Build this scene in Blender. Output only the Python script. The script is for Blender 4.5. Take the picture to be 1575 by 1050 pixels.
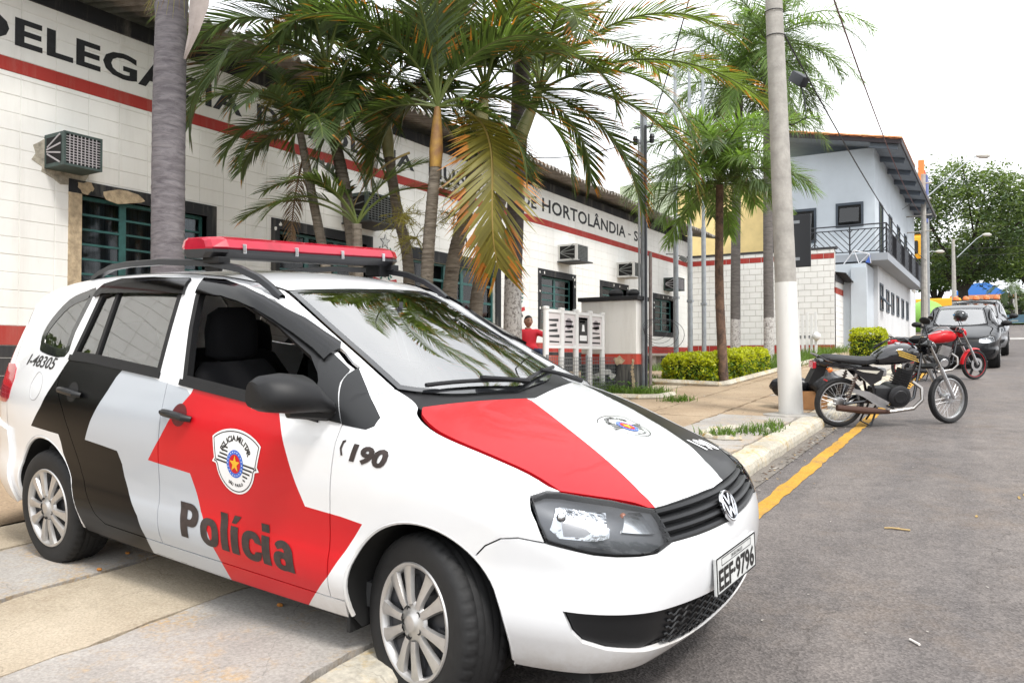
import bpy, bmesh, math, random
import numpy as np
from mathutils import Vector, Matrix
from mathutils.geometry import delaunay_2d_cdt
for o in list(bpy.data.objects): bpy.data.objects.remove(o)
SC=bpy.context.scene; COL=SC.collection
R=math.radians
# ---------------- camera ----------------
cam_d=bpy.data.cameras.new('camera'); cam=bpy.data.objects.new('camera',cam_d); COL.objects.link(cam)
cam_d.sensor_fit='HORIZONTAL'; cam_d.sensor_width=36.0; cam_d.lens=36.0*1240/1575
cam_d.clip_start=.05; cam_d.clip_end=3000
cam.location=(0,0,1.3); cam.rotation_euler=(R(90+1.155),0,R(31.2))
SC.camera=cam
# ---------------- overcast sky ----------------
SUN_EL,SUN_AZ=54.0,118.0      # azimuth measured from +Y clockwise
w=bpy.data.worlds.new('World'); SC.world=w; w.use_nodes=True
nt=w.node_tree; nt.nodes.clear()
out=nt.nodes.new('ShaderNodeOutputWorld'); bg=nt.nodes.new('ShaderNodeBackground')
sky=nt.nodes.new('ShaderNodeTexSky'); sky.sky_type='NISHITA'; sky.sun_disc=False
sky.sun_elevation=R(SUN_EL); sky.sun_rotation=R(SUN_AZ); sky.air_density=1.5; sky.dust_density=4.0; sky.ozone_density=1.0
hsv=nt.nodes.new('ShaderNodeHueSaturation'); hsv.inputs['Saturation'].default_value=.35
tc=nt.nodes.new('ShaderNodeTexCoord'); nz=nt.nodes.new('ShaderNodeTexNoise'); nz.inputs['Scale'].default_value=2.2; nz.inputs['Detail'].default_value=6
mp=nt.nodes.new('ShaderNodeMapping'); mp.inputs['Scale'].default_value=(1,1,2.6)
cr=nt.nodes.new('ShaderNodeValToRGB'); cr.color_ramp.elements[0].position=.35; cr.color_ramp.elements[0].color=(8.6,8.9,9.4,1); cr.color_ramp.elements[1].position=.68; cr.color_ramp.elements[1].color=(12.6,12.7,12.8,1)
mx=nt.nodes.new('ShaderNodeMix'); mx.data_type='RGBA'; mx.inputs[0].default_value=.86
L=nt.links.new
L(tc.outputs['Generated'],mp.inputs['Vector']); L(mp.outputs['Vector'],nz.inputs['Vector']); L(nz.outputs['Fac'],cr.inputs['Fac'])
L(sky.outputs['Color'],hsv.inputs['Color']); L(hsv.outputs['Color'],mx.inputs[6]); L(cr.outputs['Color'],mx.inputs[7])
L(mx.outputs[2],bg.inputs['Color']); bg.inputs['Strength'].default_value=.10
L(bg.outputs['Background'],out.inputs['Surface'])
# ---------------- veiled sun ----------------
sd=bpy.data.lights.new('sun','SUN'); sd.energy=1.5; sd.angle=R(12); sd.color=(1,.965,.91)
so=bpy.data.objects.new('sun',sd); COL.objects.link(so)
sdir=Vector((math.sin(R(SUN_AZ))*math.cos(R(SUN_EL)),math.cos(R(SUN_AZ))*math.cos(R(SUN_EL)),math.sin(R(SUN_EL))))
so.rotation_euler=sdir.to_track_quat('Z','Y').to_euler(); so.location=(0,0,30)
vs=SC.view_settings; vs.view_transform='Standard'; vs.look='None'; vs.exposure=1.0; vs.gamma=1; vs.use_curve_mapping=False
rng=random.Random(7)
# ---------------- materials ----------------
MATS={}
def mat(name,col,rough=.6,metal=0,coat=0,spec=.5,var=0,vscale=8,bump=0,bscale=60,emit=None,col2=None,detail=4,coord='Object',trans=0,sss=0,stretch=(1,1,1)):
    if name in MATS: return MATS[name]
    m=bpy.data.materials.new(name); m.use_nodes=True; n=m.node_tree.nodes; l=m.node_tree.links.new
    b=n['Principled BSDF']; b.inputs['Base Color'].default_value=(*col,1); b.inputs['Roughness'].default_value=rough
    b.inputs['Metallic'].default_value=metal; b.inputs['Coat Weight'].default_value=coat; b.inputs['Coat Roughness'].default_value=.03
    b.inputs['Specular IOR Level'].default_value=spec
    if emit: b.inputs['Emission Color'].default_value=(*emit[:3],1); b.inputs['Emission Strength'].default_value=emit[3]
    if trans: b.inputs['Transmission Weight'].default_value=trans
    if var or bump or col2:
        t=n.new('ShaderNodeTexCoord'); mp=n.new('ShaderNodeMapping'); mp.inputs['Scale'].default_value=stretch; l(t.outputs[coord],mp.inputs['Vector'])
    if var or col2:
        z=n.new('ShaderNodeTexNoise'); z.inputs['Scale'].default_value=vscale; z.inputs['Detail'].default_value=detail; z.inputs['Roughness'].default_value=.62
        l(mp.outputs['Vector'],z.inputs['Vector']); r=n.new('ShaderNodeValToRGB'); r.color_ramp.elements[0].position=.33; r.color_ramp.elements[1].position=.67
        c2=col2 if col2 else tuple(min(1,c*(1+var)) for c in col); c1=col if col2 else tuple(c*(1-var) for c in col)
        r.color_ramp.elements[0].color=(*c1,1); r.color_ramp.elements[1].color=(*c2,1)
        l(z.outputs['Fac'],r.inputs['Fac']); l(r.outputs['Color'],b.inputs['Base Color'])
    if bump:
        z2=n.new('ShaderNodeTexNoise'); z2.inputs['Scale'].default_value=bscale; z2.inputs['Detail'].default_value=5
        l(mp.outputs['Vector'],z2.inputs['Vector']); bp=n.new('ShaderNodeBump'); bp.inputs['Strength'].default_value=min(1,bump); bp.inputs['Distance'].default_value=.02
        l(z2.outputs['Fac'],bp.inputs['Height']); l(bp.outputs['Normal'],b.inputs['Normal'])
    MATS[name]=m; return m
def glass(name,tint=(.75,.85,.82),refl=1.0,rough=0.0,ior=1.5,haze=0.0):
    if name in MATS: return MATS[name]
    m=bpy.data.materials.new(name); m.use_nodes=True; n=m.node_tree.nodes; l=m.node_tree.links.new; n.clear()
    o=n.new('ShaderNodeOutputMaterial'); tr=n.new('ShaderNodeBsdfTransparent'); tr.inputs['Color'].default_value=(*tint,1)
    g=n.new('ShaderNodeBsdfGlossy'); g.inputs['Roughness'].default_value=rough; g.inputs['Color'].default_value=(refl,refl,refl,1)
    f=n.new('ShaderNodeFresnel'); f.inputs['IOR'].default_value=ior; mx=n.new('ShaderNodeMixShader')
    l(f.outputs['Fac'],mx.inputs['Fac']); l(g.outputs['BSDF'],mx.inputs[2])
    if haze:
        d=n.new('ShaderNodeBsdfDiffuse'); d.inputs['Color'].default_value=(.7,.72,.72,1); m2=n.new('ShaderNodeMixShader'); m2.inputs['Fac'].default_value=haze
        l(tr.outputs['BSDF'],m2.inputs[1]); l(d.outputs['BSDF'],m2.inputs[2]); l(m2.outputs['Shader'],mx.inputs[1])
    else: l(tr.outputs['BSDF'],mx.inputs[1])
    l(mx.outputs['Shader'],o.inputs['Surface']); MATS[name]=m; return m
# ---------------- object helpers ----------------
def link(o,parent=None):
    COL.objects.link(o)
    if parent: o.parent=parent
    return o
def thing(name,label,cat,loc=(0,0,0),rot=(0,0,0),group=None):
    o=bpy.data.objects.new(name,None); o.empty_display_size=.1; link(o); o.location=loc; o.rotation_euler=rot
    o['label']=label; o['category']=cat
    if group: o['group']=group
    return o
def tag(o,label=None,cat=None,group=None,kind=None):
    if label: o['label']=label
    if cat: o['category']=cat
    if group: o['group']=group
    if kind: o['kind']=kind
    return o
def meshobj(name,V,F,mats,parent=None,smooth=False,mi=None,normals=None,sharp=None):
    me=bpy.data.meshes.new(name); me.from_pydata([tuple(map(float,v)) for v in V],[],[tuple(f) for f in F])
    if not isinstance(mats,(list,tuple)): mats=[mats]
    for m in mats: me.materials.append(m)
    if mi is not None: me.polygons.foreach_set('material_index',np.array(mi,dtype=np.int32))
    if smooth: me.polygons.foreach_set('use_smooth',np.ones(len(me.polygons),dtype=bool))
    me.update()
    if normals is not None: me.normals_split_custom_set_from_vertices([tuple(n) for n in normals])
    elif smooth and sharp: me.set_sharp_from_angle(angle=R(sharp))
    return link(bpy.data.objects.new(name,me),parent)
def dup(o,parent=None,deep=True):
    c=o.copy(); link(c); 
    if parent: c.parent=parent
    if deep:
        for ch in list(o.children): dup(ch,c)
    return c
class MB:
    """mesh collector: boxes, tubes, lathes, prisms with material slots"""
    def __init__(s): s.V=[]; s.F=[]; s.M=[]; s.m=0; s.X=None
    def add(s,V,F):
        b=len(s.V)
        if s.X is not None: V=[s.X@Vector(v) for v in V]
        s.V+= [tuple(v) for v in V]; s.F+=[tuple(b+i for i in f) for f in F]; s.M+=[s.m]*len(F); return s
    def box(s,x0,x1,y0,y1,z0,z1,bev=0):
        if bev:
            b=bev; V=[];F=[]
            bm=bmesh.new(); r=bmesh.ops.create_cube(bm,size=1); 
            bmesh.ops.scale(bm,vec=(abs(x1-x0),abs(y1-y0),abs(z1-z0)),verts=bm.verts); bmesh.ops.translate(bm,vec=((x0+x1)/2,(y0+y1)/2,(z0+z1)/2),verts=bm.verts)
            bmesh.ops.bevel(bm,geom=bm.edges[:],offset=b,segments=2,affect='EDGES',profile=.6)
            bm.verts.index_update(); V=[v.co[:] for v in bm.verts]; F=[[v.index for v in f.verts] for f in bm.faces]; bm.free(); return s.add(V,F)
        V=[(x0,y0,z0),(x1,y0,z0),(x1,y1,z0),(x0,y1,z0),(x0,y0,z1),(x1,y0,z1),(x1,y1,z1),(x0,y1,z1)]
        return s.add(V,[(3,2,1,0),(4,5,6,7),(0,1,5,4),(1,2,6,5),(2,3,7,6),(3,0,4,7)])
    def tube(s,pts,r,n=8,cap=True,closed=False):
        P=[Vector(p) for p in pts]; N=len(P); rs=r if isinstance(r,(list,tuple)) else [r]*N
        V=[];F=[]; up=None
        for i,p in enumerate(P):
            if closed: d=(P[(i+1)%N]-P[i-1])
            else: d=(P[min(i+1,N-1)]-P[max(i-1,0)])
            d=d.normalized() if d.length>1e-9 else Vector((0,0,1))
            if up is None:
                up=Vector((0,0,1)) if abs(d.z)<.9 else Vector((1,0,0))
            a=d.cross(up); a=a.normalized() if a.length>1e-6 else d.orthogonal().normalized(); b=a.cross(d).normalized(); up=b
            for k in range(n):
                t=2*math.pi*k/n; V.append(p+a*math.cos(t)*rs[i]+b*math.sin(t)*rs[i])
        for i in range(N if closed else N-1):
            j=(i+1)%N
            for k in range(n):
                k2=(k+1)%n; F.append((i*n+k,i*n+k2,j*n+k2,j*n+k))
        if cap and not closed: F.append(tuple(range(n-1,-1,-1))); F.append(tuple((N-1)*n+k for k in range(n)))
        return s.add(V,F)
    def lathe(s,prof,n=24,axis='z',org=(0,0,0),close=False):
        V=[];F=[]; N=len(prof)
        for i in range(n):
            t=2*math.pi*i/n; c,sn=math.cos(t),math.sin(t)
            for r,h in prof:
                if axis=='z': v=(r*c,r*sn,h)
                elif axis=='y': v=(r*c,h,-r*sn)
                else: v=(h,r*c,r*sn)
                V.append((v[0]+org[0],v[1]+org[1],v[2]+org[2]))
        for i in range(n):
            j=(i+1)%n
            for k in range(N if close else N-1):
                k2=(k+1)%N; F.append((i*N+k,j*N+k,j*N+k2,i*N+k2))
        return s.add(V,F)
    def prism(s,poly,t0,t1,axis='z'):
        n=len(poly); 
        def f(p,t): return (p[0],p[1],t) if axis=='z' else ((p[0],t,p[1]) if axis=='y' else (t,p[0],p[1]))
        V=[f(p,t0) for p in poly]+[f(p,t1) for p in poly]
        F=[tuple(range(n-1,-1,-1)),tuple(range(n,2*n))]+[(i,(i+1)%n,n+(i+1)%n,n+i) for i in range(n)]
        return s.add(V,F)
    def quad(s,a,b,c,d): return s.add([a,b,c,d],[(0,1,2,3)])
    def ball(s,c,r,n=10,m=7,sq=(1,1,1)):
        pr=[(max(1e-4,math.sin(math.pi*i/m))*r,-math.cos(math.pi*i/m)*r) for i in range(m+1)]
        V=[];F=[]
        for i in range(n):
            t=2*math.pi*i/n
            for a,h in pr: V.append((c[0]+a*math.cos(t)*sq[0],c[1]+a*math.sin(t)*sq[1],c[2]+h*sq[2]))
        N=m+1
        for i in range(n):
            j=(i+1)%n
            for k in range(m): F.append((i*N+k,j*N+k,j*N+k+1,i*N+k+1))
        return s.add(V,F)
    def build(s,name,mats,parent=None,smooth=False,sharp=35,fix=True):
        o=meshobj(name,s.V,s.F,mats,parent,smooth,s.M if isinstance(mats,(list,tuple)) and len(mats)>1 else None)
        if fix:
            bm=bmesh.new(); bm.from_mesh(o.data); bmesh.ops.recalc_face_normals(bm,faces=bm.faces); bm.to_mesh(o.data); bm.free()
        if smooth and sharp: o.data.set_sharp_from_angle(angle=R(sharp))
        return o
def in_poly(P,poly):
    P=np.asarray(P); poly=np.asarray(poly); A=poly; B=np.roll(poly,-1,0); x=P[:,0][:,None]; y=P[:,1][:,None]
    c=((A[:,1]>y)!=(B[:,1]>y))&(x<(B[:,0]-A[:,0])*(y-A[:,1])/np.where(B[:,1]==A[:,1],1e-12,B[:,1]-A[:,1])+A[:,0])
    return c.sum(1)%2==1
def resample(poly,h,closed=True):
    P=np.asarray(poly,float); out=[]
    for i in range(len(P) if closed else len(P)-1):
        a=P[i]; b=P[(i+1)%len(P)]; n=max(1,int(math.ceil(np.linalg.norm(b-a)/h)))
        for k in range(n): out.append(a+(b-a)*k/n)
    if not closed: out.append(P[-1])
    return np.array(out)
def inset(poly,d):
    P=np.asarray(poly,float); n=len(P); A=np.roll(P,1,0); B=np.roll(P,-1,0)
    area=.5*np.sum(P[:,0]*B[:,1]-B[:,0]*P[:,1]); sg=1 if area>0 else -1
    e1=P-A; e2=B-P; e1/=np.maximum(np.linalg.norm(e1,axis=1,keepdims=True),1e-9); e2/=np.maximum(np.linalg.norm(e2,axis=1,keepdims=True),1e-9)
    n1=np.stack([-e1[:,1],e1[:,0]],1)*sg; n2=np.stack([-e2[:,1],e2[:,0]],1)*sg
    m=n1+n2; L=np.maximum((m*m).sum(1,keepdims=True)/2,.35); return P+m/L*d
def cdt_fill(loops,outer_i,hole_is,h,jit=0):
    """triangulate region inside loops[outer_i] minus holes; all loops are constraints. returns V(n,2), tris"""
    V=[];E=[]
    for lp in loops:
        b=len(V); n=len(lp); V+= [tuple(p) for p in lp]; E+=[(b+i,b+(i+1)%n) for i in range(n)]
    O=loops[outer_i]; mn=O.min(0); mxx=O.max(0)
    gx=np.arange(mn[0]+h/2,mxx[0],h); gy=np.arange(mn[1]+h/2,mxx[1],h)
    if len(gx) and len(gy):
        G=np.stack(np.meshgrid(gx,gy,indexing='ij'),-1).reshape(-1,2)
        k=in_poly(G,O)
        for i in hole_is: k&=~in_poly(G,loops[i])
        G=G[k]
        if len(G):
            B=np.array(V)
            d=np.full(len(G),9.)
            for i0 in range(0,len(B),400): d=np.minimum(d,np.sqrt(((G[:,None]-B[None,i0:i0+400])**2).sum(2)).min(1))
            V+=[tuple(p) for p in G[d>h*.45]]
    r=delaunay_2d_cdt([Vector(v) for v in V],E,[],0,1e-6)
    Vo=np.array([v[:] for v in r[0]]); T=np.array([f for f in r[2] if len(f)==3]); 
    Cn=Vo[T].mean(1); k=in_poly(Cn,O)
    for i in hole_is: k&=~in_poly(Cn,loops[i])
    return Vo,T[k]
# ---- police car body as an implicit surface, car space: x forward from front axle, y left, z up ----
def pchip_lut(xs, ys, n=2000):
    xs=np.array(xs,float); ys=np.array(ys,float); h=np.diff(xs); d=np.diff(ys)/h
    m=np.zeros(len(xs)); m[0]=d[0]; m[-1]=d[-1]
    for i in range(1,len(xs)-1):
        if d[i-1]*d[i]>0:
            w1=2*h[i]+h[i-1]; w2=h[i]+2*h[i-1]; m[i]=(w1+w2)/(w1/d[i-1]+w2/d[i])
    X=np.linspace(xs[0],xs[-1],n); k=np.clip(np.searchsorted(xs,X)-1,0,len(h)-1)
    t=(X-xs[k])/h[k]
    Y=(2*t**3-3*t**2+1)*ys[k]+(t**3-2*t**2+t)*h[k]*m[k]+(-2*t**3+3*t**2)*ys[k+1]+(t**3-t**2)*h[k]*m[k+1]
    return lambda v: np.interp(v,X,Y)
def catmull(pts, n=6, closed=False):
    P=np.array(pts,float); N=len(P); out=[]
    rng=range(N) if closed else range(N-1)
    for i in rng:
        p1=P[i]; p2=P[(i+1)%N]
        p0=P[(i-1)%N] if (closed or i>0) else 2*p1-p2
        p3=P[(i+2)%N] if (closed or i+2<N) else 2*p2-p1
        for k in range(n):
            t=k/n
            out.append(.5*((2*p1)+(-p0+p2)*t+(2*p0-5*p1+4*p2-p3)*t*t+(-p0+3*p1-3*p2+p3)*t**3))
    if not closed: out.append(P[-1])
    return np.array(out)
PROFILE=[(.60,.20),(.72,.215),(.79,.29),(.825,.40),(.835,.50),(.825,.60),(.79,.68),(.74,.738),(.66,.784),(.5,.842),(.25,.916),(.05,.968),(-.08,1.004),
 (-.20,1.056),(-.45,1.185),(-.7,1.31),(-.9,1.405),(-1.02,1.450),(-1.15,1.482),(-1.4,1.512),(-1.75,1.525),(-2.2,1.513),(-2.6,1.480),(-2.88,1.435),(-2.98,1.39),
 (-3.06,1.28),(-3.17,1.10),(-3.27,.90),(-3.33,.72),(-3.36,.55),(-3.35,.42),(-3.3,.32),(-3.2,.27),(-2.5,.22),(-1.2,.19),(0,.19)]
class SDFGrid:
    def __init__(s, poly, x0,x1,z0,z1,h=.006):
        s.x0,s.z0,s.h=x0,z0,h
        xs=np.arange(x0,x1+h,h); zs=np.arange(z0,z1+h,h); s.nx,s.nz=len(xs),len(zs)
        A=poly; Bp=np.roll(poly,-1,0)
        G=np.empty((s.nx,s.nz))
        ZZ=zs[:,None]
        for i0 in range(0,s.nx,32):
            X=xs[i0:i0+32,None,None]; Z=zs[None,:,None]
            ex=(Bp-A)[:,0]; ez=(Bp-A)[:,1]
            px=X-A[:,0]; pz=Z-A[:,1]
            t=np.clip((px*ex+pz*ez)/(ex*ex+ez*ez),0,1)
            d2=((px-ex*t)**2+(pz-ez*t)**2).min(2)
            c=((A[:,1]>Z)!=(Bp[:,1]>Z))&(X<(ex*(Z-A[:,1])/np.where(ez==0,1e-12,ez)+A[:,0]))
            ins=c.sum(2)%2==1
            G[i0:i0+32]=np.sqrt(d2)*np.where(ins,-1,1)
        s.G=G
    def __call__(s,x,z):
        u=np.clip((x-s.x0)/s.h,0,s.nx-1.001); v=np.clip((z-s.z0)/s.h,0,s.nz-1.001)
        i=u.astype(int); j=v.astype(int); a=u-i; b=v-j; G=s.G
        return (G[i,j]*(1-a)+G[i+1,j]*a)*(1-b)+(G[i,j+1]*(1-a)+G[i+1,j+1]*a)*b
SIDE=SDFGrid(catmull(PROFILE,5,True),-3.7,1.2,0.0,1.85)
PLAN=pchip_lut([-3.5,-3.37,-3.30,-3.2,-3.0,-2.6,-2.2,-1.5,-.5,0,.3,.5,.65,.75,.82,.86,1.2],
               [.20,.42,.58,.68,.755,.802,.82,.828,.828,.818,.785,.735,.665,.585,.48,.38,.1])
VERT=pchip_lut([0,.18,.25,.32,.38,.42,.46,.51,.56,.62,.75,.85,.95,1.02,1.1,1.25,1.4,1.5,1.9],
               [-.2,-.09,-.05,-.022,-.004,0,-.002,-.011,-.012,-.008,0,-.006,-.03,-.05,-.076,-.128,-.182,-.222,-.4])
BOW=pchip_lut([-4,-3.1,-2.8,-1.3,-1.0,-.6,-.1,.2,.5,.7,1.5],[-.25,-.25,-.08,0,.10,.2,.22,.22,.26,.30,.30])
CROWN=pchip_lut([-4,-2.8,-1.2,-.8,-.2,.1,.5,.72,.9,1.5],[.06,.10,.11,.07,.03,.05,.08,.05,0,0])
KR=pchip_lut([-4,-3.2,-2.5,-1.2,-.3,.2,.6,.8,1.5],[.10,.10,.09,.09,.09,.13,.13,.10,.10])
def BODY(x,y,z):
    ay=np.abs(y); a=SIDE(x+BOW(x)*ay**2.2, z+CROWN(x)*ay*ay); b=ay-(PLAN(x)+VERT(z))
    k=KR(x); h=np.maximum(k-np.abs(a-b),0)/k
    return np.maximum(a,b)+h*h*k*.25
def body_normal(P):
    e=.004; n=np.stack([BODY(P[:,0]+e,P[:,1],P[:,2])-BODY(P[:,0]-e,P[:,1],P[:,2]),
        BODY(P[:,0],P[:,1]+e,P[:,2])-BODY(P[:,0],P[:,1]-e,P[:,2]),
        BODY(P[:,0],P[:,1],P[:,2]+e)-BODY(P[:,0],P[:,1],P[:,2]-e)],1)
    return n/np.maximum(np.linalg.norm(n,axis=1,keepdims=True),1e-9)
def march_out(O,D,t1):
    """outermost root of BODY along O+t*D, t in [0,t1], by coming in from outside"""
    n=len(O); t=np.full(n,t1,float)
    lo=np.zeros(n); hi=np.full(n,t1,float); step=t1/48; done=np.zeros(n,bool); cur=np.full(n,t1,float)
    for i in range(48):
        nx=cur-step; P=O+D*nx[:,None]; ins=BODY(P[:,0],P[:,1],P[:,2])<0
        new=ins&~done; lo[new]=nx[new]; hi[new]=cur[new]; done|=ins; cur=np.where(done,cur,nx)
    for i in range(22):
        m=(lo+hi)/2; P=O+D*m[:,None]; ins=BODY(P[:,0],P[:,1],P[:,2])<0
        lo=np.where(ins,m,lo); hi=np.where(ins,hi,m)
    return O+D*((lo+hi)/2)[:,None], done
CYLF=-.30; CYLR=-2.40
def proj_side(uv,sgn):   # (x,z)
    uv=np.asarray(uv,float); O=np.stack([uv[:,0],0*uv[:,0],uv[:,1]],1); D=np.zeros_like(O); D[:,1]=sgn
    return march_out(O,D,1.0)[0]
def proj_top(uv,sgn=1):     # (x,y)
    uv=np.asarray(uv,float); O=np.stack([uv[:,0],uv[:,1],0*uv[:,0]+.5],1); D=np.zeros_like(O); D[:,2]=1
    return march_out(O,D,1.3)[0]
def proj_front(uv,sgn=1):   # (theta,z) about x=CYLF
    uv=np.asarray(uv,float); O=np.stack([0*uv[:,0]+CYLF,0*uv[:,0],uv[:,1]],1)
    D=np.stack([np.cos(uv[:,0]),np.sin(uv[:,0]),0*uv[:,0]],1); return march_out(O,D,1.6)[0]
def proj_rear(uv,sgn=1):
    uv=np.asarray(uv,float); O=np.stack([0*uv[:,0]+CYLR,0*uv[:,0],uv[:,1]],1)
    D=np.stack([-np.cos(uv[:,0]),np.sin(uv[:,0]),0*uv[:,0]],1); return march_out(O,D,1.6)[0]
PROJ={'side':proj_side,'top':proj_top,'front':proj_front,'rear':proj_rear}
def panel(name,kind,outer,mats,parent=None,sgn=1,holes=(),graphics=(),h=.025,off=0.0,rim=.012,gap=.0025,flip=False,xf=None):
    """sheet-metal panel on the body surface. outer/holes/graphics in the parameter plane of kind"""
    O=np.array(outer,float)
    if gap: O=inset(O,gap)
    loops=[resample(O,h*.8)]+[resample(inset(np.array(q,float),-gap) if gap else np.array(q,float),h*.8) for q in holes]; nh=len(holes)
    gl=[resample(np.array(g,float),h*.8) for g,_ in graphics]
    V,T=cdt_fill(loops+gl,0,list(range(1,nh+1)),h)
    mi=np.zeros(len(T),int); Cn=V[T].mean(1)
    for (g,i),lp in zip(graphics,gl): mi[in_poly(Cn,lp)]=i
    used=np.unique(T); mp=np.full(len(V),-1); mp[used]=np.arange(len(used)); V=V[used]; T=mp[T]
    P=PROJ[kind](V,sgn); N=body_normal(P); P=P+N*off
    fn=np.cross(P[T[:,1]]-P[T[:,0]],P[T[:,2]]-P[T[:,0]]); bad=(fn*N[T].mean(1)).sum(1)<0
    T[bad]=T[bad][:,::-1]
    F=[tuple(t) for t in T]; M=list(mi); VV=list(P); NN=list(N)
    if rim:
        from collections import Counter
        ec={}
        for ti,t in enumerate(T):
            for k in range(3):
                e=(t[k],t[(k+1)%3]); key=tuple(sorted(e)); ec[key]=None if key in ec else (e,mi[ti])
        for key,v in ec.items():
            if v is None: continue
            (a,b),m=v; ed=P[b]-P[a]; nn=np.cross(ed,N[a]); nn=nn/max(np.linalg.norm(nn),1e-9)
            i=len(VV); VV+=[P[a],P[b],P[b]-N[b]*rim,P[a]-N[a]*rim]; NN+=[nn]*4; F.append((i+1,i,i+3,i+2)); M.append(m)
    return meshobj(name,VV,F,mats,parent,True,M,NN)
def decal(name,kind,V2,F,mats,parent,sgn=1,off=.0015,mi=None):
    P=PROJ[kind](np.array(V2,float),sgn); N=body_normal(P); P=P+N*off
    F=[tuple(f) for f in F]; F2=[]
    for f in F:
        fn=np.cross(P[f[1]]-P[f[0]],P[f[2]]-P[f[0]]); F2.append(f if fn@N[f[0]]>=0 else f[::-1])
    return meshobj(name,P,F2,mats,parent,True,mi,N)
def text2d(txt,size,bold=0,align='LEFT',shear=0,space=1,h=None):
    cu=bpy.data.curves.new('t','FONT'); cu.body=txt; cu.size=size; cu.offset=bold; cu.align_x=align; cu.shear=shear; cu.space_character=space; cu.resolution_u=3
    o=bpy.data.objects.new('t',cu); COL.objects.link(o); dg=bpy.context.evaluated_depsgraph_get(); me=o.evaluated_get(dg).to_mesh()
    V=np.array([v.co[:2] for v in me.vertices]).reshape(-1,2); F=[tuple(p.vertices) for p in me.polygons]
    o.evaluated_get(dg).to_mesh_clear(); bpy.data.objects.remove(o); bpy.data.curves.remove(cu)
    T=[]
    for f in F:
        for k in range(1,len(f)-1): T.append((f[0],f[k],f[k+1]))
    return V,T
def fit_box(V,x0,x1,y0,y1):
    mn=V.min(0); mx=V.max(0); return (V-mn)/(mx-mn)*np.array([x1-x0,y1-y0])+np.array([x0,y0])
def to_xz(P): return P[:,[0,2]]
def to_f(P): return np.stack([np.arctan2(P[:,1],P[:,0]-CYLF),P[:,2]],1)
def to_r(P): return np.stack([np.arctan2(P[:,1],-(P[:,0]-CYLR)),P[:,2]],1)
def offset_lines(poly,h): return resample(poly,h,False)

def refine(V,T,h):
    V=[tuple(v) for v in V]; T=list(T)
    for it in range(12):
        mid={}; ch=False
        def need(a,b): return math.dist(V[a],V[b])>h
        def mp(a,b):
            k=(min(a,b),max(a,b))
            if k not in mid: mid[k]=len(V); V.append(((V[a][0]+V[b][0])/2,(V[a][1]+V[b][1])/2))
            return mid[k]
        N=[]
        for a,b,c in T:
            e=[(math.dist(V[a],V[b]),a,b,c),(math.dist(V[b],V[c]),b,c,a),(math.dist(V[c],V[a]),c,a,b)]
            L_,p,q,r=max(e)
            if L_>h: m=mp(p,q); N+=[(p,m,r),(m,q,r)]; ch=True
            else: N.append((a,b,c))
        T=N
        if not ch: break
    return np.array(V),T
# ======================= POLICE CAR =======================
def flakewhite():
    m=mat('paint_white',(.76,.77,.785),.32,0,1.0,var=.02,vscale=2.5); n=m.node_tree.nodes; l=m.node_tree.links.new; b=n['Principled BSDF']
    # road dust splashed along the sills and bumper edges
    src=b.inputs['Base Color'].links[0].from_socket; t=n.new('ShaderNodeTexCoord'); sx=n.new('ShaderNodeSeparateXYZ'); l(t.outputs['Object'],sx.inputs['Vector'])
    z=n.new('ShaderNodeTexNoise'); z.inputs['Scale'].default_value=14; z.inputs['Detail'].default_value=8; z.inputs['Roughness'].default_value=.75; l(t.outputs['Object'],z.inputs['Vector'])
    mr=n.new('ShaderNodeMapRange'); mr.inputs['From Min'].default_value=.40; mr.inputs['From Max'].default_value=.22; l(sx.outputs['Z'],mr.inputs['Value'])
    mu=n.new('ShaderNodeMath'); mu.operation='MULTIPLY'; l(mr.outputs['Result'],mu.inputs[0]); l(z.outputs['Fac'],mu.inputs[1])
    z2=n.new('ShaderNodeTexNoise'); z2.inputs['Scale'].default_value=3.5; z2.inputs['Detail'].default_value=9; z2.inputs['Roughness'].default_value=.8; l(t.outputs['Object'],z2.inputs['Vector']); r2=n.new('ShaderNodeMapRange'); r2.inputs['From Min'].default_value=.55; r2.inputs['From Max'].default_value=.85; r2.inputs['To Max'].default_value=.10; l(z2.outputs['Fac'],r2.inputs['Value'])
    ad=n.new('ShaderNodeMath'); ad.operation='ADD'; l(mu.outputs[0],ad.inputs[0]); l(r2.outputs['Result'],ad.inputs[1])
    mx=n.new('ShaderNodeMix'); mx.data_type='RGBA'; l(ad.outputs[0],mx.inputs[0]); l(src,mx.inputs[6]); mx.inputs[7].default_value=(.36,.29,.21,1); l(mx.outputs[2],b.inputs['Base Color'])
    rr=n.new('ShaderNodeMapRange'); rr.inputs['To Min'].default_value=.30; rr.inputs['To Max'].default_value=.75; l(ad.outputs[0],rr.inputs['Value']); l(rr.outputs['Result'],b.inputs['Roughness']); return m
PW=flakewhite(); PR=mat('vinyl_red',(.54,.006,.012),.38,0,.12,spec=.3,var=.04,vscale=3); PK=mat('vinyl_black',(.003,.003,.0035),.30,0,.04,spec=.14)
PG=mat('vinyl_grey',(.42,.45,.49),.34,0,.4); PLB=mat('plastic_black',(.008,.008,.009),.5,0,0,spec=.35,bump=.05,bscale=500)
PLD=mat('plastic_dark',(.009,.0095,.0105),.42,0,0,spec=.4,bump=.04,bscale=600); RUB=mat('rubber',(.010,.010,.0105),.72,0,0,var=.25,vscale=20,bump=.06,bscale=220)
DARK=mat('wheel_well_black',(.008,.008,.008),.9); CHR=mat('chrome',(.62,.63,.65),.10,1); SIL=mat('wheel_silver',(.52,.51,.50),.36,.7,.15,var=.10,vscale=14)
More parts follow.
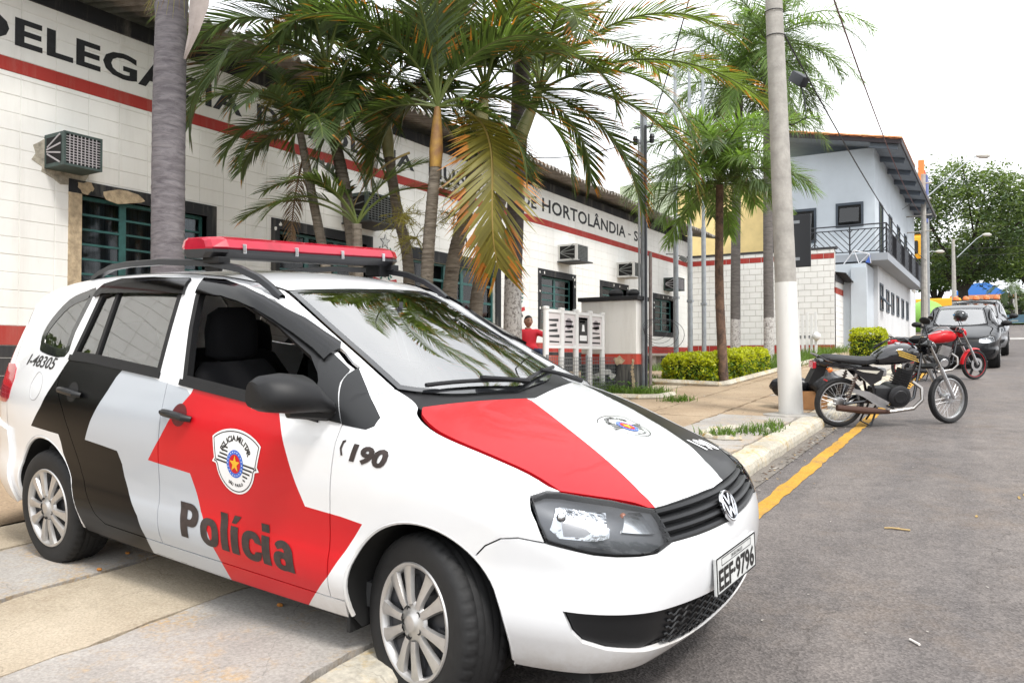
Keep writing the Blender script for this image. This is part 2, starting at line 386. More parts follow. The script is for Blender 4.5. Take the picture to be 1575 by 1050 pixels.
SILD=mat('rim_steel_dark',(.07,.07,.075),.5,.4); SEAT=mat('seat_fabric',(.014,.014,.017),.9,bump=.2,bscale=400); TRIM=mat('interior_grey',(.045,.047,.05),.75)
LINER=mat('headliner',(.35,.34,.32),.9); GW=glass('windscreen_glass',(.74,.84,.80),1.0,0,4.2); GS=glass('side_glass',(.55,.64,.61),1.0,0,3.2); GH=glass('headlamp_glass',(.93,.94,.95),.85,0,1.45)
ACR=glass('smoked_acrylic',(.05,.05,.06),.8,.10,1.5); FRIT=mat('glass_frit',(.012,.013,.015),.12,0,.6)
REDL=mat('tail_lens_red',(.45,.006,.02),.12,0,1); ORG=mat('indicator_orange',(.75,.19,.04),.2,0,.5); REFL=mat('lamp_reflector',(.86,.87,.88),.13,1); HLB=mat('lamp_bezel',(.13,.135,.145),.3,.5); SCAL=mat('lamp_scallop',(.58,.60,.63),.14,1,bump=.55,bscale=24)
INK=mat('decal_black',(.012,.011,.011),.5); BROWN=mat('decal_worn_black',(.035,.024,.022),.6,var=.35,vscale=25); WHT=mat('decal_white',(.8,.8,.8),.45); BLU=mat('decal_blue',(.03,.13,.55),.4); GOLD=mat('decal_gold',(.75,.42,.02),.4); PLATE=mat('plate_white',(.62,.63,.62),.5,var=.08,vscale=20)
CARPOSE=((-1.679,2.962,.150),(R(3.4),R(3.13),R(-3.31)))
def mir(L): return [(x,-y) for x,y in L][::-1]
HE=catmull([(-.15,.555),(-.11,.602),(-.015,.645),(.09,.648),(.228,.626),(.36,.605),(.478,.610)],3)
HF=catmull([(.478,.610),(.571,.53),(.66,.445),(.707,.39),(.742,.197),(.756,0)],3)
HRr=catmull([(-.02,0),(-.105,.36),(-.15,.555)],5)
half=np.vstack([HRr[:-1],HE[:-1],HF])                       # centre rear -> left edge -> centre front
hood_poly=np.vstack([half*[1,-1],half[::-1][1:-1]])
WS_E=catmull([(-.275,.545),(-.451,.527),(-.664,.505),(-.85,.482),(-1.0,.455)],4)
WS_T=catmull([(-1.0,.455),(-.972,.25),(-.957,0)],4)
WS_B=catmull([(-.10,0),(-.155,.30),(-.22,.46),(-.275,.545)],4)
whalf=np.vstack([WS_B[:-1],WS_E[:-1],WS_T]); ws_poly=np.vstack([whalf*[1,-1],whalf[::-1][1:-1]])
RC=catmull([(-1.0,.455),(-1.2,.505),(-1.5,.53),(-1.9,.535),(-2.3,.53),(-2.7,.505),(-2.88,.47)],4)
roofhalf=np.vstack([WS_T[::-1],RC[1:],[(-2.93,.30),(-2.955,0)]])
roof_poly=np.vstack([roofhalf*[1,-1],roofhalf[::-1][1:-1]])
def arc(cx,cz,rx,rz,a0,a1,n): return [(cx+rx*math.cos(R(a0+(a1-a0)*i/n)),cz+rz*math.sin(R(a0+(a1-a0)*i/n))) for i in range(n+1)]
FSEAM=[(-.36,.318),(-.355,.43),(-.352,.588),(-.342,.71),(-.333,.81),(-.325,.887),(-.31,.95)]
TRI=[(-.31,.95),(-.205,.942),(-.182,.953),(-.186,.976),(-.288,1.036),(-.43,1.125)]
HE3=proj_top(HE); WS3=proj_top(WS_E); RC3=proj_top(RC); WB3=proj_top(WS_B); HR3=proj_top(HRr)
HL_OUT=[(.446,.793),(.421,.783),(.440,.75),(.466,.716),(.497,.657)]
BSEAM=[(.415,.665),(.358,.655),(.305,.625)]
fender=FSEAM+[(-.205,.942),(-.182,.953),(-.186,.976),(-.288,1.036)]+[tuple(to_xz(WS3[:1])[0])]+[tuple(p) for p in to_xz(HE3)]+HL_OUT+BSEAM+arc(.05,.32,.335,.342,50,180,22)
side=[tuple(p) for p in FSEAM]+[(-.205,.942),(-.182,.953),(-.186,.976),(-.288,1.036)]+[tuple(p) for p in to_xz(WS3)]+[tuple(p) for p in to_xz(RC3[1:])]+\
  [(-2.9,1.36),(-2.9,1.2),(-2.91,1.0),(-2.91,.8),(-2.91,.6),(-2.90,.4),(-2.86,.27)]+arc(-2.45,.335,.325,.338,192,-14,30)+[(-1.9,.245),(-1.0,.238),(-.30,.245),(-.288,.318)]
fdoor=FSEAM+[(-.43,1.125),(-.472,1.146),(-.534,1.18),(-.66,1.242),(-.812,1.317),(-.947,1.379),(-1.081,1.421),(-1.277,1.458),(-1.435,1.474),(-1.425,1.3),(-1.40,1.05),(-1.39,.842),(-1.404,.648),(-1.411,.50),(-1.408,.318)]
rdoor=[(-1.408,.318),(-1.411,.50),(-1.404,.648),(-1.39,.842),(-1.40,1.05),(-1.425,1.3),(-1.435,1.474),(-1.6,1.48),(-1.77,1.479),(-2.0,1.47),(-2.10,1.455),(-2.185,1.415),(-2.215,1.37),(-2.265,1.2),(-2.292,1.08),(-2.318,.98),(-2.322,.94),(-2.295,.907),(-2.231,.835),(-2.164,.739),(-2.11,.636),(-2.065,.54),(-2.008,.455),(-1.94,.36),(-1.88,.322)]
doors=fdoor[:-9]+rdoor[6:]+[(-1.408,.318)]
fwin=[(-1.287,1.034),(-.784,.996),(-.44,.965),(-.46,1.10),(-.575,1.188),(-.66,1.228),(-.812,1.302),(-.974,1.362),(-1.1,1.402),(-1.251,1.435),(-1.385,1.448),(-1.35,1.25)]
rwin=[(-2.25,1.085),(-2.02,1.081),(-1.475,1.050),(-1.487,1.25),(-1.492,1.448),(-1.77,1.452),(-2.07,1.432),(-2.165,1.39),(-2.215,1.2)]
qwin=catmull([(-2.645,1.118),(-2.60,1.087),(-2.33,1.077),(-2.30,1.2),(-2.238,1.405),(-2.335,1.400),(-2.48,1.355),(-2.60,1.262),(-2.655,1.18)],3,True)
G_GREY=[(-1.74,1.075),(-1.803,1.013),(-1.847,.948),(-1.9,.876),(-1.955,.802),(-2.009,.706),(-1.859,.697),(-1.727,.687),(-1.695,.631),(-1.684,.575),(-1.645,.50),(-1.567,.417),(-1.536,.321),(-1.522,.2)]
g_grey=G_GREY+[(-.95,.2),(-1.0,.36),(-1.1,.52),(-1.1,.9),(-1.25,1.0),(-1.46,1.02)]
g_red=[(-1.215,.985),(-1.311,.887),(-1.385,.786),(-1.481,.677),(-1.392,.671),(-1.178,.66),(-1.148,.598),(-1.114,.51),(-1.054,.431),(-1.011,.354),(-.987,.288),(-.966,.2),(-.55,.2),(-.504,.252),(-.352,.404),(-.193,.616),(-.292,.626),(-.478,.634),(-.516,.702),(-.564,.795),(-.616,.895),(-.652,.965),(-.66,1.05),(-1.18,1.07)]
g_black=[(-1.74,1.1)]+G_GREY+[(-2.1,.2),(-2.12,.33),(-2.2,.55),(-2.237,.614),(-2.251,.668),(-2.269,.703),(-2.575,.711),(-2.457,.826),(-2.391,.912),(-2.34,.976),(-2.294,1.039),(-2.25,1.1)]
GR=[(g_grey,1),(g_red,2),(g_black,3)]
PM=[PW,PG,PR,PK]
def P3(L): return np.array(L,float)
HLO=P3([(.421,-.695,.781),(.446,-.649,.793),(.478,-.612,.791),(.603,-.503,.763),(.703,-.398,.728),(.735,-.399,.69),(.774,-.402,.632),(.757,-.482,.613),(.727,-.544,.614),(.68,-.606,.619),(.627,-.655,.627),(.559,-.70,.644),(.497,-.727,.657),(.466,-.724,.716)])
LGO=P3([(.558,-.712,.451),(.69,-.56,.437),(.791,-.397,.424),(.822,-.15,.408),(.828,0,.402)]); LGU=P3([(.581,-.699,.391),(.606,-.677,.357),(.66,-.62,.328),(.72,-.50,.30),(.765,-.3,.268),(.784,0,.25)])
GRT=P3([(.703,-.398,.728),(.742,-.197,.727),(.758,-.06,.724),(.76,0,.724)]); GRB=P3([(.774,-.402,.632),(.80,-.25,.626),(.816,-.086,.622),(.818,0,.62)])
def sym_f(Lf):            # mirror list in (theta,z), near (negative) to centre
    return [tuple(p) for p in Lf]+[(-t,z) for t,z in Lf[::-1]]
def build_police_car():
    root=thing('police_car','white police car with red and black livery and red roof light bar','car',*CARPOSE)
    body=panel('roof','top',roof_poly,PW,root,h=.05,rim=0,gap=0)
    panel('hood','top',hood_poly,PM,root,h=.022,rim=.014,gap=.003,graphics=[([(-.3,-.02),(-.004,-.047),(.251,-.185),(.427,-.269),(.555,-.331),(.645,-.375),(.707,-.39),(.95,-.40),(.95,-1),(-.3,-1)],2),([(-.3,.62),(-.061,.564),(.172,.48),(.399,.369),(.548,.273),(.658,.165),(.734,.115),(.95,.118),(.95,1),(-.3,1)],3)])
    panel('windscreen','top',ws_poly,GW,root,h=.04,off=-.004,rim=0,gap=.001)
    # black frit border of the windscreen
    fr=inset(ws_poly,.028); panel('windscreen_seal','top',ws_poly,FRIT,root,h=.03,off=-.002,rim=.004,gap=0,holes=[fr])
    # cowl between windscreen and hood
    cow=np.vstack([WS_B*[1,-1],WS_B[::-1][1:] if False else np.zeros((0,2))])
    lo=np.vstack([HRr[::-1]*[1,-1],HRr[1:]]); up=np.vstack([WS_B,]) ; up=np.vstack([WS_B[::-1],WS_B[1:]*[1,-1]])
    panel('cowl','top',np.vstack([lo,up]),PLB,root,h=.04,off=-.012,rim=.03,gap=.0)
    for sgn in (-1,1):
        hh=.022 if sgn<0 else .05
        panel('fender','side',fender,PM,root,sgn,h=hh,graphics=GR)
        panel('body_side','side',side,PM,root,sgn,h=hh,holes=[doors,TRI,qwin],graphics=GR,gap=.0025)
        panel('mirror_triangle','side',inset(np.array(TRI),-.002),PLD,root,sgn,h=.03,off=.003,rim=.008,gap=0)
        for nm,o_,w_ in (('front_door',fdoor,fwin),('rear_door',rdoor,rwin)):
            d=panel(nm,'side',o_,PM,root,sgn,h=hh,holes=[w_],graphics=GR)
            wi=np.array(w_); panel('window_frame','side',inset(wi,-.006),PLB,d,sgn,h=.03,off=.002,rim=.03,gap=0,holes=[inset(wi,.022)])
            # belt strip
            b=[p for p in w_ if p[1]<1.1 and p[0]<-.4][:3] if nm=='front_door' else w_[:3]
            x0,z0=w_[0]; x1,z1=w_[2]
            panel('belt_strip','side',[(x0-.02,z0-.022),(w_[1][0],w_[1][1]-.022),(x1+.01,z1-.022),(x1+.01,z1+.004),(w_[1][0],w_[1][1]+.004),(x0-.02,z0+.004)],PLB,d,sgn,h=.05,off=.008,rim=.012,gap=0)
            if nm=='rear_door':
                panel('window_glass','side',inset(wi,.012),GS,d,sgn,h=.05,off=-.01,rim=0,gap=0)
                panel('window_divider','side',[(-2.045,1.085),(-2.02,1.085),(-2.005,1.44),(-2.03,1.44)],PLB,d,sgn,h=.05,off=.0,rim=.02,gap=0)
            elif sgn>0: panel('window_glass','side',inset(wi,.012),GS,d,sgn,h=.06,off=-.01,rim=0,gap=0)
            vis=[(-1.37,1.395),(-1.186,1.385),(-1.07,1.364),(-.955,1.334),(-.84,1.292),(-.722,1.243),(-.60,1.188),(-.525,1.150),(-.545,1.185),(-.575,1.205),(-.66,1.245),(-.765,1.296),(-.88,1.346),(-.974,1.383),(-1.1,1.420),(-1.251,1.450),(-1.39,1.458)] if nm=='front_door' else [(-2.214,1.372),(-2.136,1.388),(-1.964,1.392),(-1.7,1.394),(-1.462,1.393),(-1.484,1.459),(-1.771,1.462),(-2.038,1.456),(-2.168,1.432),(-2.20,1.405)]
            panel('wind_deflector','side',vis,ACR,d,sgn,h=.035,off=.016,rim=.014,gap=0)
            # handle: cup + grip
            hx=-1.262 if nm=='front_door' else -2.155; hz=.893 if nm=='front_door' else .918
            cupm=PR if nm=='front_door' else PK
            n=20; cup=[(hx+.052*math.cos(t),hz+.047*math.sin(t)) for t in [2*math.pi*k/n for k in range(n)]]
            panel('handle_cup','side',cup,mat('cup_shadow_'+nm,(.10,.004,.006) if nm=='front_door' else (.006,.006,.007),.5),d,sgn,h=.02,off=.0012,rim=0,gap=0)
            m=MB(); p=proj_side([(hx-.10,hz),(hx-.07,hz),(hx,hz-.003),(hx+.07,hz-.008),(hx+.095,hz-.010)],sgn); nn=body_normal(p)
            q=[p[0]+nn[0]*.012,p[1]+nn[1]*.03,p[2]+nn[2]*.036,p[3]+nn[3]*.03,p[4]+nn[4]*.006]
            m.tube(q,[.013,.016,.0165,.016,.012],10); m.build('handle',PLD,d,True)
            if nm=='front_door':
                m=MB(); c=p[0]+nn[0]*.022; m.X=Matrix.Translation(Vector(c)); m.lathe([(.0,.006),(.008,.006),(.009,-.004)],12,'y'); m.build('key_lock',CHR,d,True)
        qw=panel('quarter_window','side',qwin,GS,root,sgn,h=.05,off=-.004,rim=0,gap=.002)
        panel('window_seal','side',qwin,FRIT,qw,sgn,h=.04,off=-.002,rim=.004,gap=.001,holes=[inset(qwin,.045)])
        # wheel wells and arch lips
        for cx,cz,rr,y0 in ((.05,.32,.338,.80),(-2.45,.335,.33,.805)):
            m=MB(); pr=[]; n=26
            A=arc(cx,cz,rr,rr,-28,208,n)
            pts=proj_side(np.array(A),sgn); V=[];F=[]
            for i,(x,z) in enumerate(A): V+=[(x,pts[i][1]-sgn*.002,z),(x,sgn*.42,z)]
            for i in range(n): F.append((2*i,2*i+2,2*i+3,2*i+1))
            V.append((cx,sgn*.42,cz)); c=len(V)-1
            for i in range(n): F.append((2*i+1,2*i+3,c))
            m.add(V,F); m.build('wheel_well',DARK,root,True)
            A2=arc(cx,cz,rr-.003,rr+.003,-10,190,40); p=proj_side(np.array(A2),sgn)
            m=MB(); m.tube([tuple(v-np.array([0,sgn*.008,0])) for v in p],.009,6); m.build('arch_lip',PW,root,True)
    # ---- front ----
    hl=to_f(HLO)
    arcb=proj_side(np.array(arc(.05,.32,.335,.342,50,-16,8)),-1); seam=proj_side(np.array([(.305,.625),(.358,.655),(.415,.665),(.497,.657)]),-1)
    botf=P3([(.37,-.70,.238),(.5,-.67,.235),(.684,-.52,.232),(.765,-.25,.215),(.79,0,.21)])
    left=[tuple(p) for p in to_f(botf)[::-1]]+[tuple(p) for p in to_f(arcb[::-1])]+[tuple(p) for p in to_f(seam)]
    left+=[tuple(p) for p in to_f(HLO[6:13][::-1])]+[tuple(p) for p in to_f(GRB[1:])]
    bum=left+[(-t,z) for t,z in left[::-1][1:-1]]
    lg=[tuple(p) for p in to_f(LGO)]; lgu=[tuple(p) for p in to_f(LGU)]
    lgp=lg+[(-t,z) for t,z in lg[::-1][1:]]+[(-t,z) for t,z in lgu]+lgu[::-1][1:]
    b=panel('front_bumper','front',bum,PW,root,h=.024,holes=[lgp],rim=.02)
    panel('lower_grille','front',lgp,PLB,b,h=.03,off=-.028,rim=0,gap=0)
    # honeycomb slats of the centre opening and the plain side caps
    for sgn in (-1,1):
        t0=math.atan2(-.712,.858); 
        cap=[tuple(p) for p in to_f(LGO[:3])]+[(to_f(LGO[2:3])[0][0]+.02,.33)]+[tuple(p) for p in to_f(LGU[2:4][::-1])]+[tuple(p) for p in to_f(LGU[:2][::-1])]
        cap=[(t*(-sgn),z) for t,z in cap]; panel('fog_lamp_cap','front',cap,PLD,b,h=.03,off=-.016,rim=.01,gap=.002)
    m=MB(); ths=np.linspace(-.36,.36,25)
    for zi in np.arange(.275,.41,.024):
        pts=[];k=0
        for j,t in enumerate(np.linspace(-.37,.37,61)):
            dz=.006*(1 if (j//2)%2==0 else -1); pts.append((t,zi+dz))
        pts=np.array([p for p in pts if in_poly(np.array([p]),np.array(lgp))[0]])
        if len(pts)>2: m.tube([tuple(v) for v in proj_front(pts)-np.array([.012,0,0])],.0042,5)
    m.build('honeycomb_mesh',PLD,b,True)
    gr=[tuple(p) for p in to_f(GRT)]; gb=[tuple(p) for p in to_f(GRB)]
    grp=gr+[(-t,z) for t,z in gr[::-1][1:]]+[(-t,z) for t,z in gb]+gb[::-1][1:]
    g=panel('grille','front',grp,PLB,root,h=.03,off=-.03,rim=0,gap=0)
    for f0 in (.08,.36,.64,.93):
        pts=[]
        for t in np.linspace(gr[0][0],-gr[0][0],41):
            zt=np.interp(abs(t),[0,abs(gr[0][0])],[.722,.726]); zb=np.interp(abs(t),[0,abs(gb[0][0])],[.624,.634]); pts.append((t,zt+(zb-zt)*f0))
        p=proj_front(np.array(pts)); m=MB(); V=[];F=[]
        for i,v in enumerate(p):
            n_=np.array([math.cos(pts[i][0]),math.sin(pts[i][0]),0])
            for dx,dz in ((-.002,.004),(.004,-.004),(.0,-.013),(-.02,-.015),(-.022,.006)): V.append(tuple(v+n_*dx+np.array([0,0,dz])))
        for i in range(len(p)-1):
            for k in range(5): a=i*5+k; c=i*5+(k+1)%5; F.append((a,c,c+5,a+5))
        m.add(V,F); m.build('slat',PLD,g,True)
    # emblem: chrome ring with V over W
    c=np.array([.808,0,.668]); tilt=Matrix.Translation(Vector(c))@Matrix.Rotation(R(-24),4,'Y')@Matrix.Scale(.86,4)
    m=MB(); m.X=tilt; m.lathe([(.0,-.004),(.058,-.004),(.062,.004)],40,'x'); e=m.build('badge_disc',FRIT,root,True)
    m=MB(); m.X=tilt; m.lathe([(.060,-.006),(.066,-.002),(.066,.008),(.062,.012),(.056,.011),(.054,.004)],44,'x')
    def bar(a,b_,wd=.0062):
        a=np.array(a); b_=np.array(b_); d=b_-a; d/=np.linalg.norm(d); nrm=np.array([-d[1],d[0]])*wd
        P=[a+nrm,b_+nrm,b_-nrm,a-nrm]; m.prism([tuple(p) for p in P],.003,.010,'x')
    for s_ in (-1,1):
        bar((s_*.024,.048),(0,.006)); bar((s_*.046,.030),(s_*.022,-.040)); bar((s_*.022,-.044),(0,-.004))
    m.build('badge_letters',CHR,e,True)
    # head lamps
    for sgn in (-1,1):
        hp=hl*[1,1] if sgn<0 else (hl*[-1,1])[::-1]
        H=panel('headlight','front',hp,GH,root,h=.02,off=.0,rim=0,gap=.002)
        panel('bezel','front',hp,HLB,H,h=.02,off=-.020,rim=0,gap=.0)
        panel('lens_edge','front',hp,PLB,H,h=.02,off=-.001,rim=.022,gap=.002,holes=[inset(hp,.007)])
        fl=lambda L_:(lambda q: q if sgn<0 else (q*[-1,1])[::-1])(to_f(P3(L_)))
        MR=[(.497,-.669,.759),(.516,-.652,.76),(.578,-.609,.748),(.62,-.565,.742),(.642,-.599,.706),(.652,-.594,.699),(.657,-.61,.672),(.63,-.641,.665),(.534,-.708,.673),(.504,-.715,.698)]
        IR=[(.661,-.52,.728),(.664,-.493,.733),(.685,-.452,.729),(.742,-.451,.665),(.681,-.565,.687)]
        ro=panel('main_reflector','front',fl(MR),SCAL,H,h=.012,off=-.010,rim=.03,gap=0)
        panel('reflector_shade','front',fl([(.532,-.690,.722),(.560,-.668,.716),(.590,-.650,.704),(.612,-.645,.690),(.598,-.664,.678),(.545,-.700,.680)]),mat('lamp_shade_grey',(.30,.30,.31),.3,.6),ro,h=.012,off=-.007,rim=.01,gap=0)
        m=MB(); c_=proj_front(fl([(.525,-.680,.728)])-0)[0]; m.ball(tuple(c_*[.985,.985,1]),.016,12,8); m.build('bulb',CHR,ro,True)
        io=panel('indicator_reflector','front',fl(IR),REFL,H,h=.012,off=-.010,rim=.03,gap=0)
        c_=proj_front(fl([(.668,-.515,.712)]))[0]; m=MB(); m.X=Matrix.Translation((-.012 if sgn<0 else -.03,0,0)); m.ball(tuple(c_*[.968,.968,1]),.012,12,8,(1,1,1.2)); m.build('bulb',mat('bulb_amber',(.35,.12,.06),.3),io,True)
        panel('chrome_strip','front',fl([(.52,-.70,.665),(.60,-.655,.651),(.665,-.606,.645),(.667,-.604,.640),(.60,-.657,.645),(.52,-.702,.659)]),HLB,H,h=.02,off=-.012,rim=.01,gap=0)
    # number plate
    m=MB(); tp=Matrix.Translation((.848,0,.470))@Matrix.Rotation(R(-4),4,'Y'); m.X=tp
    m.box(-.012,0,-.2,.2,-.065,.065,.004); pl=m.build('number_plate',PLATE,root)
    m=MB(); m.X=tp
    for y0,y1,z0,z1 in ((-.197,.197,.059,.0635),(-.197,.197,-.0635,-.059),(-.1985,-.194,-.06,.06),(.194,.1985,-.06,.06)): m.box(-.001,.0016,y0,y1,z0,z1)
    for y0,y1,z0,z1 in ((-.15,.15,.052,.054),(-.15,.15,.028,.030),(-.15,-.148,.03,.052),(.148,.15,.03,.052)): m.box(-.001,.001,y0,y1,z0,z1)
    m.build('plate_border',PLB,pl)
    V,T=text2d('EEF·9796',.1,.0032); V=fit_box(V,-.182,.182,-.055,.022); m=MB(); m.X=tp; m.add([(.0012,y,z) for y,z in V],T); m.build('plate_characters',INK,pl,fix=False)
    V,T=text2d('SP-SÃO PAULO',.02,.0003); V=fit_box(V,-.055,.055,.034,.049); m=MB(); m.X=tp; m.add([(.0012,y,z) for y,z in V],T); m.build('plate_town',INK,pl,fix=False)
    # ---- rear ----
    rl=proj_side(np.array([(-2.9,1.36),(-2.9,1.2),(-2.91,1.0),(-2.91,.8),(-2.91,.6),(-2.90,.4),(-2.86,.27)]),-1)
    rr=[tuple(p) for p in to_r(rl)]; rtop=proj_top(np.array([(-2.88,-.47),(-2.93,-.30),(-2.955,0)]))
    tr=[tuple(p) for p in to_r(rtop)]
    rp=rr[::-1]+tr+[(-t,z) for t,z in tr[::-1][1:]]+[(-t,z) for t,z in rr]
    panel('tailgate','rear',rp,PW,root,h=.05,rim=0,gap=0)
    for sgn in (-1,1):
        tl=proj_side(np.array([(-2.905,1.005),(-2.86,.985),(-2.85,.93),(-2.865,.87),(-2.882,.825),(-2.93,.80)]),-1); t2=[tuple(p) for p in to_r(tl)]
        t2=t2+[(t2[-1][0]+.28,.79),(t2[0][0]+.34,.99)]
        t2=[(t*(-sgn),z) for t,z in t2]; panel('tail_lamp','rear',t2 ,REDL,root,h=.03,off=.004,rim=.01,gap=.0)
    panel('rear_bumper','rear',[(-1.02,.27),(1.02,.27),(1.02,.66),(.5,.70),(-.5,.70),(-1.02,.66)],PW,root,h=.05,off=.018,rim=.02,gap=0)
    panel('rear_window','rear',[(-.34,1.05),(.34,1.05),(.30,1.33),(-.30,1.33)],GS,root,h=.06,off=.004,rim=0,gap=0)
    m=MB(); 
    fl=catmull([(-2.56,.985),(-2.50,.965),(-2.485,.90),(-2.53,.85),(-2.59,.855),(-2.61,.92)],4,True)
    m.tube([tuple(v) for v in proj_side(fl,-1)],.0022,4,closed=True); m.build('fuel_flap',mat('seam_grey',(.35,.35,.36),.6),root)
    # ---- under body, sills ----
    m=MB(); m.box(-2.85,.60,-.62,.62,.20,.27); m.box(-2.05,-.32,-.74,.74,.22,.30); m.build('floor_pan',DARK,root)
    for sgn in (-1,1):
        p=proj_side([(-2.1,.255),(-1.5,.25),(-.9,.245),(-.31,.25)],sgn); m=MB(); m.tube([tuple(v-np.array([0,sgn*.012,0])) for v in p],.012,6); m.build('sill_edge',PLB,root,True)
        m=MB(); m.box(-.315,-.295,sgn*.58,sgn*.775,.19,.33,.005); m.build('mud_flap',RUB,root)
    # ---- wheels ----
    def tyre_mesh():
        n=220; prof=[(.190,-.085),(.196,-.094),(.205,-.098),(.235,-.1015),(.265,-.099),(.280,-.092),(.2885,-.080),(.2925,-.066),(.295,-.052),(.2955,-.046),(.2955,-.0445),(.296,-.034),(.2965,-.018),(.2965,-.0165),(.297,0),(.2965,.0165),(.2965,.018),(.296,.034),(.2955,.0445),(.2955,.046),(.295,.052),(.2925,.066),(.2885,.080),(.280,.092),(.265,.099),(.235,.1015),(.205,.098),(.196,.094),(.190,.085)]
        rows=[]
        prof2=[]
        for r_,h_ in prof: prof2.append((r_,h_))
        V=[];F=[];N=len(prof2)
        for i in range(n):
            t=2*math.pi*i/n
            for r_,h_ in prof2:
                rr_=r_; a=abs(h_)
                if r_>.285:
                    if .0155<a<.0195 or .044<a<.0465: rr_-=.007
                    elif a>.05 and (i+int(a*300))%5==0: rr_-=.006
                    elif .02<a<.05 and (i+int(h_*420))%9==0: rr_-=.004
                V.append((rr_*math.cos(t),h_,-rr_*math.sin(t)))
        for i in range(n):
            j=(i+1)%n
            for k in range(N-1): F.append((i*N+k,j*N+k,j*N+k+1,i*N+k+1))
        return V,F
    TV,TF=tyre_mesh()
    def spoke(m,a,curve):
        # one twisted hubcap blade
        pts=[(.060,.0),(.09,.004),(.13,.010),(.165,.014),(.186,.016)]
        wd=[.015,.016,.019,.024,.030]; V=[];F=[]
        for i,(r_,c_) in enumerate(pts):
            ang=a+curve*c_*14*.02*30/ (.2*30); ca,sa=math.cos(ang),math.sin(ang)
            w_=wd[i]; y=-.104+.0+ (r_-.06)*.06+ (.004 if i==0 else 0)
            for s_,dy in ((-1,.014),(-.82,.0),(0,-.004),(.82,.0),(1,.014)):
                V.append((r_*ca-sa*w_*s_, y+dy, -(r_*sa+ca*w_*s_)))
        for i in range(len(pts)-1):
            for k in range(4): b_=i*5+k; F.append((b_,b_+1,b_+6,b_+5))
        m.add(V,F)
    def wheel(name,loc,steer,near):
        w_=bpy.data.objects.new(name,None); link(w_,root); w_.location=loc; w_.rotation_euler=(0,R(rng.uniform(0,360)) if False else .35,0)
        w_.rotation_mode='ZYX'; w_.rotation_euler=(0,.35*(1 if near else 2),steer if near else math.pi+steer)
        if not hasattr(wheel,'t'):
            wheel.t=meshobj('tyre',TV,TF,RUB,w_,True)
            m=MB(); m.lathe([(.193,-.090),(.1995,-.097),(.196,-.102),(.188,-.101),(.180,-.092),(.176,-.075)],72,'y'); 
            for k in range(5):
                a=2*math.pi*k/5
                spoke(m,a-.26,1); spoke(m,a+.30,-1)
            m.lathe([(.0,-.112),(.022,-.1115),(.030,-.109),(.034,-.103),(.055,-.098),(.066,-.094),(.070,-.085)],40,'y')
            wheel.h=m.build('hubcap',SIL,w_,True,sharp=50)
            m=MB(); m.lathe([(.0,-.060),(.09,-.060),(.12,-.05),(.150,-.062),(.178,-.066),(.190,-.085)],48,'y'); m.lathe([(.190,.085),(.17,.08),(.165,-.02),(.178,-.066)],48,'y')
            for k in range(10):
                a=2*math.pi*(k+.5)/10; m.X=Matrix.Rotation(-a,4,'Y'); m.box(.11,.15,-.072,-.058,-.014,.014); m.X=None
            wheel.r=m.build('rim',SILD,w_,True)
            wheel.l=[]
            for k in range(5):
                a=2*math.pi*(k+.05)/5; m=MB(); x,z=.046*math.cos(a),-.046*math.sin(a); m.lathe([(.0,-.099),(.0085,-.1),(.0105,-.1008)],14,'y',(x,0,z)); wheel.l.append(m.build('lug_hole',DARK,w_,True))
        else:
            for o_ in [wheel.t,wheel.h,wheel.r]+wheel.l: dup(o_,w_)
        return w_
    wheel('wheel',(.035,-.69,.300),R(-15),True); wheel('wheel',(.035,.69,.300),R(-15),False)
    wheel('wheel',(-2.455,-.69,.300),0,True); wheel('wheel',(-2.455,.69,.300),0,False)
    # ---- mirrors ----
    for sgn in (-1,):
        V=[];F=[]
        secs=[(-.80,.055,.030,1.005,-.40),(-.84,.075,.050,1.03,-.42),(-.87,.085,.066,1.045,-.43),(-.95,.085,.070,1.052,-.445),(-1.02,.072,.062,1.055,-.465),(-1.045,.05,.045,1.056,-.48)]
        n=20
        for (yy,rx,rz,cz,cx) in secs:
            for k in range(n):
                t=2*math.pi*k/n; ct,st=math.cos(t),math.sin(t); q=(abs(ct)**3.2+abs(st)**3.2)**(-1/3.2)
                x=cx+rx*ct*q*(1.15 if ct>0 else .8)*(1-.22*max(0,st)); z=cz+rz*st*q*(1.15-.25*max(0,ct) if st>0 else .82)
                V.append((x,yy*(-sgn),z))
        for i in range(len(secs)-1):
            for k in range(n): F.append((i*n+k,i*n+(k+1)%n,(i+1)*n+(k+1)%n,(i+1)*n+k))
        F.append(tuple(range(n))); F.append(tuple((len(secs)-1)*n+k for k in range(n)))
        m=MB(); m.add(V,F); mo=m.build('mirror',PLB,root,True,40)
        m=MB(); m.tube([(-.38,-.77*(-sgn),.985),(-.40,-.80*(-sgn),.985),(-.43,-.86*(-sgn),.99),(-.44,-.93*(-sgn),.992)],[.035,.033,.028,.018],10); m.build('mirror_foot',PLD,mo,True)
        m=MB(); m.box(-.52,-.515,-.88*(-sgn),-1.02*(-sgn),1.01,1.105,0); m.build('mirror_glass',CHR,mo)
        panel('mirror_base','side',[(-.445,.960),(-.316,.950),(-.434,1.120),(-.472,1.140),(-.534,1.172),(-.552,1.178),(-.535,1.140),(-.487,1.085)],PLD,root,sgn,h=.03,off=.006,rim=.03,gap=0)
    # ---- wipers ----
    def ws_pt(x,y,o_=.02):
        p=proj_top(np.array([(x,y)])); return tuple((p+body_normal(p)*o_)[0])
